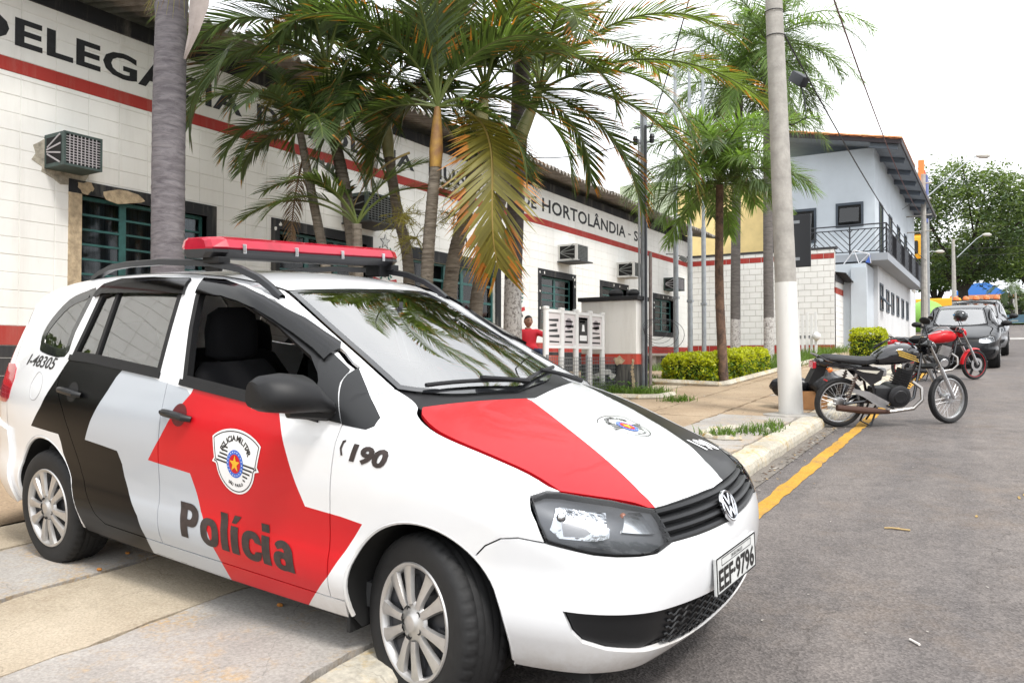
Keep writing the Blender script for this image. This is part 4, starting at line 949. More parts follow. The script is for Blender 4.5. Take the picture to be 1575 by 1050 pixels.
# small litter on the road and pavement
LEAF=mat('litter_brown',(.16,.06,.025),.8); STONE=mat('pebble_orange',(.45,.18,.03),.7)
for i,(x,y,s_,lab) in enumerate(((-3.77,2.34,.022,'small orange pebble on the pavement nearest the rear wheel'),(-3.91,2.58,.020,'small orange pebble in the shade just ahead of the rear wheel'),(-2.61,2.42,.022,'small orange pebble under the sill near the front wheel'))):
    m=MB(); m.ball((0,0,s_*.35),s_*.62,6,4,(1.3,.85,.6)); o=m.build('pebble',STONE,None,False); o.location=(x,y,sw_z(x,y)+.002); tag(o,lab,'pebble','pebbles on the pavement')
def gndpt(x,y): return (x,y,base_z(y))
m=MB(); m.X=Matrix.Translation((.18,4.55,base_z(4.55)+.006))@Matrix.Rotation(R(20),4,'Z'); m.add([(-.07,0,0),(-.02,.022,.004),(.05,.016,.012),(.075,0,.004),(.03,-.02,.006),(-.03,-.018,.0)],[(0,5,4,3,2,1)]); o=m.build('fallen_leaf',LEAF,None); tag(o,'dark curled brown leaf lying on the asphalt at right','leaf')
m=MB(); m.X=Matrix.Translation((-.30,3.55,base_z(3.55)+.007))@Matrix.Rotation(R(-50),4,'Z'); m.tube([(-.03,0,0),(.03,0,0)],.005,6); o=m.build('cigarette_end',mat('paper_white',(.7,.66,.62),.8),None); tag(o,'tiny white cigarette end on the asphalt','litter')
m=MB(); m.X=Matrix.Translation((-.55,5.35,base_z(5.35)+.006)); m.tube([(-.06,0,0),(-.02,.004,.004),(.03,.0,.003),(.08,.008,0)],.006,5); m.tube([(-.02,.004,.004),(.02,.02,.004)],.004,5); o=m.build('dry_twig',mat('twig',(.42,.30,.14),.8),None); tag(o,'dry yellow twig on the asphalt in front of the motorcycles','twig')

# dead leaf scraps swept along the gutter and pale grit on the road
r_=random.Random(91); m=MB()
def scrap(x,y,z,L_,k):
    a=r_.uniform(0,6.28); e=Vector((math.cos(a),math.sin(a),r_.uniform(-.15,.25)))*L_; f=Vector((-math.sin(a),math.cos(a),r_.uniform(-.2,.3)))*L_*.4; p=Vector((x,y,z+.004)); m.m=k; m.add([p-e,p+f,p+e,p-f],[(0,1,2,3)])
for k in range(520):
    y=r_.choice([r_.uniform(3.5,10),r_.uniform(3,25)]); x=-1.70+abs(r_.gauss(0,.07)); scrap(x,y,base_z(y)+.006,r_.uniform(.008,.03),r_.randrange(3))
for k in range(260):
    y=r_.uniform(5,20); x=r_.uniform(-5,-2.05); scrap(x,y,sw_z(x,y)+.006,r_.uniform(.006,.022),r_.randrange(3))
for k in range(160):
    y=r_.uniform(1,14); x=r_.uniform(-1.3,1.2); scrap(x,y,base_z(y)+.003,r_.uniform(.004,.011),r_.choice([1,2,2]))
o=meshobj('leaf_litter',m.V,m.F,[mat('litter_dark',(.10,.055,.03),.9),mat('litter_tan',(.33,.23,.12),.9),mat('litter_pale',(.42,.39,.35),.9)],None,False,m.M); o['kind']='stuff'; o['label']='dry leaf scraps and pale grit along the gutter and road'; o['category']='leaf litter'
# ======================= POLICE STATION =======================
def painted_block(name,c,dirt=.3,dirtc=(.25,.20,.15)):
    m=bpy.data.materials.new(name); m.use_nodes=True; n=m.node_tree.nodes; l=m.node_tree.links.new; b=n['Principled BSDF']; b.inputs['Roughness'].default_value=.75
    ge=n.new('ShaderNodeNewGeometry')
    def noise(sc,det=6,ro=.65,st=None):
        z=n.new('ShaderNodeTexNoise'); z.inputs['Scale'].default_value=sc; z.inputs['Detail'].default_value=det; z.inputs['Roughness'].default_value=ro
        if st:
            mp=n.new('ShaderNodeMapping'); mp.inputs['Scale'].default_value=st; l(ge.outputs['Position'],mp.inputs['Vector']); l(mp.outputs['Vector'],z.inputs['Vector'])
        else: l(ge.outputs['Position'],z.inputs['Vector'])
        return z.outputs['Fac']
    def ramp(s,p0,a,p1,b_): r=n.new('ShaderNodeValToRGB'); e=r.color_ramp.elements; e[0].position=p0; e[0].color=(*a,1); e[1].position=p1; e[1].color=(*b_,1); l(s,r.inputs['Fac']); return r.outputs['Color']
    def mix(f,a,b_,mode='MIX'):
        x=n.new('ShaderNodeMix'); x.data_type='RGBA'; x.blend_type=mode
        if f is not None: l(f,x.inputs[0])
        else: x.inputs[0].default_value=1
        l(a,x.inputs[6]); l(b_,x.inputs[7]); return x.outputs[2]
    base=ramp(noise(.9),.3,tuple(v*.93 for v in c),.7,tuple(min(1,v*1.03) for v in c))
    dc=n.new('ShaderNodeRGB'); dc.outputs[0].default_value=(*dirtc,1)
    f0=ramp(noise(3.2,6,.7,(1,1,.12)),.52,(0,0,0),.80,(dirt*.9,)*3); base=mix(f0,base,dc.outputs[0])
    f=ramp(noise(1.7,8,.8,(1,1,.35)),.58,(0,0,0),.78,(dirt,)*3); base=mix(f,base,dc.outputs[0])
    f2=ramp(noise(9,6,.8),.70,(0,0,0),.73,(dirt*1.6,)*3); base=mix(f2,base,dc.outputs[0])
    l(base,b.inputs['Base Color']); bp=n.new('ShaderNodeBump'); bp.inputs['Strength'].default_value=.25; bp.inputs['Distance'].default_value=.004; l(noise(110,4,.6),bp.inputs['Height']); l(bp.outputs['Normal'],b.inputs['Normal'])
    MATS[name]=m; return m
WB=painted_block('block_white',(.80,.795,.77),.20); WR=painted_block('block_red',(.36,.030,.022),.25,(.5,.4,.33)); WK=painted_block('block_black',(.011,.012,.016),.25,(.3,.28,.25)); MORT=mat('mortar_line',(.70,.69,.655),.9,var=.15,vscale=5)
WRO=painted_block('block_red_faded',(.42,.05,.025),.5,(.6,.5,.42)); PLAST=mat('bare_plaster',(.42,.33,.22),.95,var=.3,vscale=12,bump=.6,bscale=30)
TEAL=mat('sash_teal',(.03,.11,.105),.5,var=.2,vscale=10); WGL=glass('window_glass',(.50,.55,.58),.75,.05,1.5); CURT=mat('curtain_grey',(.26,.265,.28),.9,var=.4,vscale=3,stretch=(1,14,.4)); FRM=painted_block('window_surround_black',(.009,.010,.013),.30,(.55,.5,.42))
station=thing('police_station','long white block building with red stripe, black lettering and corrugated roof','building',(-9.5,0,0))
station['label']='long white block police station with red stripe, black lettering and corrugated roof'
FX=0.0     # local x of facade plane
openings=[]          # (y0,y1,z0,z1)
WINS=[(5.62,7.42,2.10,3.28,'a'),(8.75,10.75,2.10,3.28,'b'),(17.05,18.75,2.15,3.30,'c'),(20.55,22.25,2.15,3.30,'d'),(24.55,26.25,2.15,3.22,'e')]
DOOR=(12.0,15.0,.98,3.18)
OPEN=[w_[:4] for w_ in WINS]+[DOOR]
# core wall slightly behind block faces, with openings cut by building it of strips
def wall_with_openings(x0,x1,Y0,Y1,Z0,Z1,ops,m,name,parent):
    mb=MB(); ys=sorted(set([Y0,Y1]+[v for o in ops for v in o[:2]])); zs=sorted(set([Z0,Z1]+[v for o in ops for v in o[2:4]]))
    for i in range(len(ys)-1):
        j=0
        while j<len(zs)-1:
            yc=(ys[i]+ys[i+1])/2
            def blocked(k): 
                zc=(zs[k]+zs[k+1])/2; return any(o[0]<yc<o[1] and o[2]<zc<o[3] for o in ops)
            if blocked(j): j+=1; continue
            k=j
            while k+1<len(zs)-1 and not blocked(k+1): k+=1
            mb.box(x0,x1,ys[i],ys[i+1],zs[j],zs[k+1]); j=k+1
    return mb.build(name,m,parent)
wall_with_openings(-.30,-.006,-3.9,27.9,.3,5.52,OPEN,MORT,'wall',station)
# blocks, stack bond .40 x .20
def block_mesh(name,w_,h_,d=.012,g=.0032):
    m=MB(); m.box(-.02,0,g,w_-g,g,h_-g)
    b=.0035; V=[(-.006,g,g),(-.006,w_-g,g),(-.006,w_-g,h_-g),(-.006,g,h_-g),(.0,g+b,g+b),(.0,w_-g-b,g+b),(.0,w_-g-b,h_-g-b),(.0,g+b,h_-g-b)]
    me=bpy.data.meshes.new(name); me.from_pydata(V,[],[(4,5,6,7),(0,1,5,4),(1,2,6,5),(2,3,7,6),(3,0,4,7)]); return me
bm_full=block_mesh('block',.4,.2); 
def zone_mat(zc):
    if zc<1.42: return WK
    if zc<1.66: return WR
    if 4.50<zc<4.70: return WR
    return WB
cells=[]
z=.32
Zs=[.32+.2*i for i in range(0,5)]
rows=[(.30,.50),(.50,.70),(.70,.90),(.90,1.10),(1.10,1.30),(1.30,1.44),(1.44,1.66)]+[(1.66+.2*i,1.86+.2*i) for i in range(14)]+[(4.46,4.52),(4.52,4.68),(4.68,4.86),(4.86,5.06),(5.06,5.26),(5.26,5.50)]
def clip_cell(y0,y1,z0,z1):
    """subtract openings; returns list of rects"""
    rs=[(y0,y1,z0,z1)]
    for a,b,c,d in OPEN:
        nr=[]
        for (p,q,r,s) in rs:
            if q<=a+1e-6 or p>=b-1e-6 or s<=c+1e-6 or r>=d-1e-6: nr.append((p,q,r,s)); continue
            if p<a: nr.append((p,a,r,s))
            if q>b: nr.append((b,q,r,s))
            p2,q2=max(p,a),min(q,b)
            if r<c: nr.append((p2,q2,r,c))
            if s>d: nr.append((p2,q2,d,s))
        rs=nr
    return [r for r in rs if r[1]-r[0]>.03 and r[3]-r[2]>.03]
for (z0,z1) in rows:
    y=-3.9
    while y<27.85:
        for c in clip_cell(y,min(y+.4,27.9),z0,z1): cells.append(c)
        y+=.4
def vis_size(c):
    yc=(c[0]+c[1])/2; zc=(c[2]+c[3])/2
    if yc<4.2: return 0
    if zc<1.45 and yc<17: return 0
    return (c[1]-c[0])*(c[3]-c[2])*9.5/((90+yc*yc)**1.5)
cells.sort(key=vis_size,reverse=True)
bw=bpy.data.objects.new('block_wall',None); link(bw,station)
mcache={}
def place_block(c,parent):
    w_,h_=round(c[1]-c[0],3),round(c[3]-c[2],3); zm=zone_mat((c[2]+c[3])/2); key=(w_,h_,zm.name)
    if key not in mcache:
        me=block_mesh('block',w_,h_); me.materials.append(zm); mcache[key]=me
    o=bpy.data.objects.new('block',mcache[key]); link(o,parent); o.location=(rng.uniform(-.0012,.0012),c[0],c[2])
for c in cells[:300]: place_block(c,bw)
mb=MB()
for c in cells[300:]:
    zm=zone_mat((c[2]+c[3])/2); mb.m={WB:0,WR:1,WK:2}[zm]; g=.0032;b=.0035; x=rng.uniform(-.0012,.0012); y0,y1,z0,z1=c
    V=[(x-.006,y0+g,z0+g),(x-.006,y1-g,z0+g),(x-.006,y1-g,z1-g),(x-.006,y0+g,z1-g),(x,y0+g+b,z0+g+b),(x,y1-g-b,z0+g+b),(x,y1-g-b,z1-g-b),(x,y0+g+b,z1-g-b)]
    mb.add(V,[(4,5,6,7),(0,1,5,4),(1,2,6,5),(2,3,7,6),(3,0,4,7)])
o=mb.build('further_blocks',[WB,WR,WK],station,fix=False); o['kind']='stuff'
m=MB(); m.box(-.0062,-.0030,-3.9,27.9,4.521,4.679); m.build('stripe_joint_paint',WR,station)
m=MB(); m.box(-.0062,-.0030,-3.9,27.9,1.441,1.659); m.build('stripe_joint_paint',WR,station)
# painted lettering on the wall, a thin coat of paint standing 2 mm proud
def wall_text(txt,y0,y1,z0,z1,bold,m=INK,parent=station,nm='lettering'):
    V,T=text2d(txt,1,bold,space=1.05); V=fit_box(V,y0,y1,z0,z1); mb=MB(); mb.add([(.003,a,b) for a,b in V],T); return mb.build(nm,m,parent,fix=False)
LB=mat('letter_paint',(.010,.010,.013),.6,var=.5,vscale=18)
wall_text('DELEGACIA',4.30,8.02,4.83,5.16,.028,LB)
wall_text('DE',8.30,9.02,4.83,5.11,.028,LB); wall_text('POLÍCIA',9.35,12.1,4.83,5.19,.028,LB); wall_text('MUNICÍPIO',12.55,15.75,4.84,5.20,.026,LB); wall_text('DE',16.12,16.82,4.86,5.16,.022,LB); wall_text('HORTOLÂNDIA',17.1,22.2,4.86,5.28,.022,LB); wall_text('-',22.4,22.6,4.98,5.02,.022,LB); wall_text('SP',22.85,23.55,4.86,5.17,.022,LB)
wall_text('POLICIA',13.35,14.65,3.60,3.80,.02,LB)
# black fascia under the roof
m=MB(); m.box(-.004,.03,-3.9,27.9,5.40,5.60); m.build('fascia',FRM,station)
# windows
def window(y0,y1,z0,z1,ncol,nrow,style,parent=station,fr=.16,sill=True):
    w_=bpy.data.objects.new('window',None); link(w_,parent)
    # painted surround
    for nm,(a,b,c,d) in (('surround',(y0-fr,y1+fr,z1,z1+fr)),('surround',(y0-fr,y1+fr,z0-fr,z0)),('surround',(y0-fr,y0,z0,z1)),('surround',(y1,y1+fr,z0,z1))):
        m=MB(); m.box(-.02,.014,a,b,c,d); m.build(nm,PLAST if (style=='a' and b==y0) or (style=='e' and d>z1 and False) else FRM,w_)
    m=MB(); m.box(-.16,-.006,y0-.01,y0,z0,z1); m.box(-.16,-.006,y1,y1+.01,z0,z1); m.box(-.16,-.006,y0,y1,z1-.0,z1+.01); m.box(-.16,-.006,y0,y1,z0-.01,z0); m.build('reveal',FRM,w_)
    m=MB(); m.box(-.30,-.29,y0-.05,y1+.05,z0-.05,z1+.05); m.build('curtain',CURT,w_)
    cw=(y1-y0)/ncol
    for c in range(ncol):
        a=y0+c*cw; s=bpy.data.objects.new('sash',None); link(s,w_)
        def bar(y_0,y_1,z_0,z_1,d=.0): m=MB(); m.box(-.13+d,-.095+d,y_0,y_1,z_0,z_1); return m.build('bar',TEAL,w_)
        bar(a,a+.045,z0,z1); bar(a+cw-.045,a+cw,z0,z1); bar(a+.045,a+cw-.045,z0,z0+.045); bar(a+.045,a+cw-.045,z1-.045,z1)
        bpy.data.objects.remove(s)
        for k in range(nrow):
            zz0=z0+.045+(z1-z0-.09)*k/nrow; zz1=z0+.045+(z1-z0-.09)*(k+1)/nrow
            if k: bar(a+.045,a+cw-.045,zz0-.013,zz0+.013,.004)
            m=MB(); m.X=Matrix.Translation((-.115,0,(zz0+zz1)/2))@Matrix.Rotation(R(rng.uniform(-1.5,1.5)),4,'Y'); m.box(-.002,.002,a+.045,a+cw-.045,-(zz1-zz0)/2+.01,(zz1-zz0)/2-.01); m.build('pane',WGL,w_)
    if style=='a':
        # plaster lumps where the black paint has come away
        for (yy,zz,wy,wz) in ((y0+.55,z1+.05,.32,.10),(y0+.05,z1+.09,.14,.09),(y0-.10,z1-.3,.06,.2)):
            n_=13; P=[(yy+wy*math.cos(2*math.pi*k/n_)*rng.uniform(.6,1.05),zz+wz*math.sin(2*math.pi*k/n_)*rng.uniform(.5,1.1)) for k in range(n_)]
            m=MB(); m.prism(P,.012,.020,'x'); m.build('bare_patch',PLAST,w_)
    else:
        for q in range(7):
            yy=rng.choice([y0-fr/2,y1+fr/2,rng.uniform(y0,y1)]); zz=z1+fr/2 if y0<yy<y1 else rng.uniform(z0,z1+.1); n_=8
            P=[(yy+.035*math.cos(2*math.pi*k/n_)*rng.uniform(.4,1.2),zz+.045*math.sin(2*math.pi*k/n_)*rng.uniform(.3,1.2)) for k in range(n_)]
            m=MB(); m.prism(P,.012,.017,'x'); m.build('flaked_patch',WB,w_)
    return w_
for (y0,y1,z0,z1,st) in WINS: window(y0,y1,z0,z1,3 if st in'ab' else 2,6 if st!='e' else 5,st,fr=.16)
# entrance: teal doors with glazing under a black lintel
d=bpy.data.objects.new('entrance',None); link(d,station); y0,y1,z0,z1=DOOR
m=MB(); m.box(-.02,.014,y0-.2,y1+.2,z1,z1+.22); m.build('surround',FRM,d)
for a,b in ((y0-.2,y0),(y1,y1+.2)): m=MB(); m.box(-.02,.014,a,b,.98,z1); m.build('surround',FRM,d)
m=MB(); m.box(-.30,-.29,y0,y1,.98,z1); m.build('dark_interior',mat('interior_dark',(.01,.012,.014),.9),d)
for k in range(5):
    a=y0+.6*k
    for q in ((a,a+.05,z0,z1),(a+.55,a+.6,z0,z1)): m=MB(); m.box(-.14,-.08,*q); m.build('door_stile',TEAL,d)
    for zz in (z1-.05,z1-.36,2.45,2.12,1.79,1.46,.98):
        m=MB(); m.box(-.13,-.09,a+.05,a+.55,zz,zz+.05); m.build('door_rail',TEAL,d)
    if k!=1: m=MB(); m.box(-.112,-.108,a+.05,a+.55,1.0,z1-.05); m.build('pane',WGL,d)
# painted emblems beside the entrance: star, wreath, ribbon
EG=mat('emblem_green',(.05,.16,.14),.7); ER=mat('emblem_red',(.45,.03,.03),.7); EK=mat('emblem_outline',(.02,.02,.025),.7); EW=mat('emblem_pale',(.55,.56,.55),.7)
def emblem(yc,zc,s,nm):
    e=bpy.data.objects.new(nm,None); link(e,station)
    def poly(P,m,x,n): mb=MB(); mb.prism([(yc+a*s,zc+b*s) for a,b in P],.004,x,'x'); mb.build(n,m,e)
    star=lambda r0,r1,cy: [((r0 if k%2==0 else r1)*math.sin(math.pi*k/5),cy+(r0 if k%2==0 else r1)*math.cos(math.pi*k/5)) for k in range(10)]
    poly(star(.36,.15,1.05),EK,.007,'star_outline'); poly(star(.30,.12,1.05),EW,.009,'star')
    poly([(-.38,.65),(.38,.65),(.40,.1),(.25,-.3),(0,-.5),(-.25,-.3),(-.40,.1)],EK,.007,'shield_outline'); poly([(-.32,.58),(.32,.58),(.34,.1),(.2,-.24),(0,-.42),(-.2,-.24),(-.34,.1)],ER,.009,'shield')
    poly([(-.14,.45),(.14,.45),(.14,-.05),(-.14,-.05)],EW,.011,'shield_centre')
    for sg in (-1,1):
        for k in range(9):
            a=R(-70+k*15); cx,cy=sg*.62*math.cos(a),.15+.75*math.sin(a); an=a+R(90)+R(25)
            for q in (-1,1):
                t=an+q*.6; dx,dy=.15*math.cos(t)*sg,.15*math.sin(t); px,py=-dy*.28,dx*.28
                poly([(cx,cy),(cx+dx*.5+px,cy+dy*.5+py),(cx+dx,cy+dy),(cx+dx*.5-px,cy+dy*.5-py)],EG,.008,'leaf')
        poly([(sg*.15,-.62),(sg*.75,-.5),(sg*.8,-.66),(sg*.2,-.8)],ER,.0085,'ribbon'); poly([(sg*.3,-.75),(sg*.55,-1.0),(sg*.62,-.92),(sg*.4,-.7)],EK,.008,'ribbon_tail')
emblem(11.25,2.95,.42,'state_emblem'); emblem(15.85,2.75,.52,'state_emblem')
# corrugated fibre-cement roof, each sheet its own piece
ROOFM=mat('fibre_cement',(.17,.155,.14),.95,var=.35,vscale=2.5,bump=.5,bscale=30,col2=(.34,.31,.28))
roof=bpy.data.objects.new('roof',None); link(roof,station)
def sheet(y0,x_e=.75,x_b=-6.0,z_e=5.66,pitch=.18):
    V=[];F=[]; n=60; wv=.177*1.0; L_=1.06
    xs=[x_e,x_e-.02,-.5,-2,x_b]
    for j in range(n+1):
        y=y0+L_*j/n; c=.045*math.cos(2*math.pi*(y-y0)/wv)
        for x in xs:
            zz=z_e+(x_e-x)*pitch+c; V.append((x,y,zz)); 
        for x in xs: V.append((x,y,z_e+(x_e-x)*pitch+c-.016))
    k=2*len(xs); q=len(xs)
    for j in range(n):
        for i in range(q-1):
            a=j*k+i; F.append((a,a+1,a+1+k,a+k)); b=a+q; F.append((b,b+k,b+k+1,b+1))
        F.append((j*k,j*k+k,j*k+q+k,j*k+q))
    return meshobj('roof_sheet',V,F,ROOFM,roof,True,sharp=50) if False else meshobj('roof_sheet',V,F,ROOFM,roof,True)
s0=sheet(0)
s0.location=(0,-4.2,0); s0.data.set_sharp_from_angle(angle=R(60))
for i in range(1,32):
    o=s0.copy(); link(o,roof); o.location=(rng.uniform(-.03,.03),-4.2+i*1.035,rng.uniform(-.006,.006)+ .008*(i%2))
m=MB(); m.box(-6.2,-6.0,-4,27.9,.3,6.6); m.box(-6,-.3,27.7,27.9,.3,6.4); m.build('rear_wall',WB,station)
# air conditioners
ACM=mat('ac_case_grey',(.16,.17,.165),.6,var=.15,vscale=8); ACG=mat('ac_green_grey',(.05,.075,.07),.6,var=.2,vscale=8); ACW=mat('ac_grille_pale',(.42,.40,.42),.6); ACP=mat('ac_pale',(.55,.55,.53),.6)
def ac_unit(y,z,w_,h_,dep,mc,mg,label,shelf=False):
    t=thing('air_conditioner',label,'air conditioner',(-9.5,y,z),group='window air conditioners')
    m=MB(); m.box(-.1,dep-.012,0,w_,0,h_,.008); m.build('case',mc,t)
    fr=.025
    for q in ((0,w_,0,fr),(0,w_,h_-fr,h_),(0,fr,fr,h_-fr),(w_-fr,w_,fr,h_-fr)): m=MB(); m.box(dep-.02,dep+.006,*q); m.build('front_frame',mc,t)
    m=MB(); m.box(dep-.012,dep-.008,fr,w_-fr,fr,h_-fr); m.build('coil',DARK,t)
    n=11
    for k in range(1,n): m=MB(); zz=fr+(h_-2*fr)*k/n; m.box(dep-.008,dep+.002,fr,w_-fr,zz-.004,zz+.004); m.build('grille_bar',mg,t)
    for k in range(1,9): m=MB(); yy=fr+(w_-2*fr)*k/9; m.box(dep-.006,dep+.004,yy-.004,yy+.004,fr,h_-fr); m.build('grille_upright',mg,t)
    # side louvre on the camera side
    m=MB(); m.box(dep*.12,dep*.88,-.004,.004,h_*.12,h_*.88); sl=m.build('side_vent',DARK,t)
    for k in range(4): m=MB(); m.X=Matrix.Translation((dep*.5,-.006,h_*(.25+.17*k)))@Matrix.Rotation(R(25-17*k),4,'Y'); m.box(-dep*.36,dep*.36,-.004,.004,-.009,.009); m.build('louvre',mg,t)
    if shelf: m=MB(); m.box(-.02,dep+.12,-.03,w_+.03,-.03,0.0); m.build('shelf',mat('shelf_dark',(.06,.062,.065),.7),t)
    return t
ac_unit(5.17,3.50,.46,.39,.40,ACG,ACW,'green grey air conditioner with pale grille high on the wall left of the big trunk')
m=MB(); P=[(5.12+rng.uniform(-.03,.03)+ .0,3.55)]
P=[(5.42+.38*math.cos(2*math.pi*k/22)*rng.uniform(.85,1.15),3.66+.30*math.sin(2*math.pi*k/22)*rng.uniform(.8,1.1)) for k in range(22)]; m.prism(P,.0,.006,'x'); m.build('plaster_patch',mat('patch_dirty',(.36,.33,.27),.95,var=.35,vscale=14,bump=.5,bscale=25),station)
ac_unit(10.15,3.58,.80,.48,.55,ACG,ACM,'dark air conditioner half hidden by the leaning palm stem',True)
ac_unit(17.9,3.72,.62,.42,.55,ACP,ACM,'pale air conditioner on a dark shelf above the tall window',True)
ac_unit(21.55,3.62,.62,.44,.55,ACP,ACM,'pale air conditioner beside the metal service pole')
ac_unit(25.35,3.52,.62,.42,.5,ACG,ACW,'small dark air conditioner nearest the building corner')
# flood light on arm
t=thing('floodlight','small grey floodlight on a wall arm near the building corner','lamp',(-9.5,25.6,4.75)); m=MB(); m.tube([(0,0,0),(.25,0,-.02),(.55,.0,-.12)],.02,6); m.build('arm',ACM,t,True); m=MB(); m.X=Matrix.Translation((.6,0,-.2))@Matrix.Rotation(R(35),4,'Y'); m.box(-.10,.10,-.14,.14,-.07,.07,.02); m.build('lamp_head',ACM,t)
# ======================= WHITE YARD WALL, PERPENDICULAR =======================
yw=thing('yard_wall','white block yard wall with red stripe crossing behind the palms','wall',(-9.5,27.7,0))
m=MB(); m.box(0,4.93,.01,.2,.5,4.83); m.build('wall_core',mat('mortar_dark',(.50,.48,.45),.95),yw)
m=MB(); m.box(-.05,5.0,-.02,.24,4.83,4.90); m.build('coping',mat('coping_dark',(.04,.04,.045),.8),yw)
cell=[];bl=bpy.data.objects.new('block_face',None); link(bl,yw)
rows2=[(.5,.72),(.72,.92),(.92,1.12),(1.12,1.42),(1.42,1.72)]+[(1.72+.2*i,1.92+.2*i) for i in range(14)]+[(4.52,4.70),(4.70,4.83)]
for ri,(z0,z1) in enumerate(rows2):
    x=-.2*(ri%2)
    while x<4.93:
        a,b=max(0,x),min(4.93,x+.4)
        if b-a>.03: cell.append((a,b,z0,z1))
        x+=.4
def m2(zc): return WK if zc<1.4 else (WR if zc<1.7 or 4.52<zc<4.7 else WB)
c2={}
def yblock(c,parent,face='y'):
    w_,h_=round(c[1]-c[0],3),round(c[3]-c[2],3); zm=m2((c[2]+c[3])/2); key=(w_,h_,zm.name)
    if key not in c2:
        g=.007;b=.004; V=[(g,.012,g),(w_-g,.012,g),(w_-g,.012,h_-g),(g,.012,h_-g),(g+b,0,g+b),(w_-g-b,0,g+b),(w_-g-b,0,h_-g-b),(g+b,0,h_-g-b)]
        me=bpy.data.meshes.new('block'); me.from_pydata(V,[],[(4,5,6,7),(0,1,5,4),(1,2,6,5),(2,3,7,6),(3,0,4,7)]); me.materials.append(zm); c2[key]=me
    o=bpy.data.objects.new('block',c2[key]); link(o,parent); o.location=(c[0],rng.uniform(-.003,.002),c[2]); return o
for c in cell: yblock(c,bl)
# side return towards the street with the little roof
sr=thing('yard_annex','low white block annex with faded red stripes and small dark roof','shed',(-4.57,27.7,0))
m=MB(); m.box(-1.2,-.012,.2,3.2,.6,4.0); m.build('core',mat('mortar_dark',(.50,.48,.45),.95),sr)
for ri in range(15):
    z0=1.0+.2*ri; z1=z0+.2; mm=WK if z0<1.3 else (WRO if 1.35<z0<1.5 or 3.35<z0<3.5 else WB); y=.0
    if ri<2: mm=mat('base_grey',(.16,.16,.165),.9,var=.2,vscale=4)
    while y<3.15:
        m=MB(); m.box(-.012,0,y+.008,min(3.2,y+.4)-.008,z0+.007,z1-.007); m.build('block',mm,sr); y+=.4
m=MB(); m.X=Matrix.Translation((0,0,4.02))@Matrix.Rotation(R(-6),4,'X'); 
V=[];F=[]
for j in range(41):
    y=.1+3.4*j/40; zz=.03*math.cos(j*1.6)
    V+=[(-1.2,y,zz+.25),(.35,y,zz)]
F=[(2*i,2*i+1,2*i+3,2*i+2) for i in range(40)]; m.add(V,F); m.build('roof_sheet',mat('annex_roof',(.03,.032,.036),.8),sr,True)
m=MB(); m.box(-.02,.03,.1,3.2,3.80,4.0); m.build('fascia',mat('fascia_grey',(.09,.09,.10),.8),sr)
# ======================= YELLOW BUILDING BEHIND =======================
yb=thing('cream_building','pale yellow rendered building rising behind the yard wall','building',(-11.8,33,0)); m=MB(); m.box(0,4.3,0,8,1,8.4); m.build('wall',mat('render_yellow',(.78,.60,.28),.85,var=.12,vscale=1.2),yb); m=MB(); m.box(-2.6,0,0,8,1,8.9); m.build('tower',mat('render_pale_green',(.45,.50,.36),.85,var=.15,vscale=1),yb)
m=MB(); m.box(4.0,4.1,-.04,0,3,8.2); m.build('drain_pipe',mat('pipe_dark',(.06,.06,.06),.7),yb,)
m=MB(); m.box(-.1,4.4,-.1,8.1,8.4,8.5); m.build('parapet',mat('render_pale_green',(.45,.50,.36),.85),yb)
# ======================= TWO-STOREY BLUE-GREY BUILDING =======================
BGM=mat('render_blue_grey',(.50,.545,.59),.85,var=.05,vscale=1.2,bump=.12,bscale=60); BGL=mat('render_pale_grey',(.56,.57,.585),.85,var=.06,vscale=1.1,bump=.12,bscale=60); IRON=mat('iron_dark',(.018,.02,.026),.5); EAVE=mat('eave_grey',(.24,.27,.31),.8,var=.1,vscale=2); TILE=mat('roof_tile_orange',(.55,.22,.09),.85,var=.3,vscale=6); BEAM=mat('eave_beam',(.14,.165,.20),.8)
b2=thing('balcony_building','two storey blue grey building with dark railed balcony and tiled roof','building',(-3.75,31.0,0))
def B2(name,m_,*q,par=None,bev=0): mb=MB(); mb.box(*q,bev); return mb.build(name,m_,par or b2)
B2('upper_wall',BGM,-2.95,0,0,15.5,4.85,8.76)
B2('lower_wall',BGL,-2.95,.02,.5,15.4,.8,4.6)
B2('front_block',BGM,-2.9,-.12,-1.6,.5,.8,4.5); B2('front_block_pier',BGM,-.55,-.06,-1.75,-1.6,.8,4.35)
# balcony slab and railings
bal=B2('balcony',mat('balcony_grey',(.30,.32,.35),.85),-2.95,.55,-1.3,12.6,4.60,4.85)
def railing(p,q,L_,n,par):
    p=Vector(p); q=Vector(q)
    m=MB(); m.tube([p+Vector((0,0,1.0)),q+Vector((0,0,1.0))],.025,6); m.build('hand_rail',IRON,par); m=MB(); m.tube([p+Vector((0,0,.85)),q+Vector((0,0,.85))],.02,6); m.build('rail',IRON,par); m=MB(); m.tube([p+Vector((0,0,.08)),q+Vector((0,0,.08))],.02,6); m.build('rail',IRON,par)
    for i in range(n+1):
        a=p.lerp(q,i/n); m=MB(); m.tube([a,a+Vector((0,0,1.0))],.028,6); m.build('post',IRON,par)
        if i<n:
            b=p.lerp(q,(i+1)/n); d=(b-a); h_=.77; K=9
            for s in range(-K//2+1,K):
                # diagonal bars, direction alternates per bay
                t0=s/K*1.6; 
                x0,x1=t0,t0+.62
                za,zb=.08,.85
                if x0<0: za+= (0-x0)/.62*h_; x0=0
                if x1>1: zb-= (x1-1)/.62*h_; x1=1
                if x1-x0<.03: continue
                if i%2: x0,x1=1-x0,1-x1
                m=MB(); m.tube([a+d*x0+Vector((0,0,za)),a+d*x1+Vector((0,0,zb))],.014,4); m.build('bar',IRON,par)
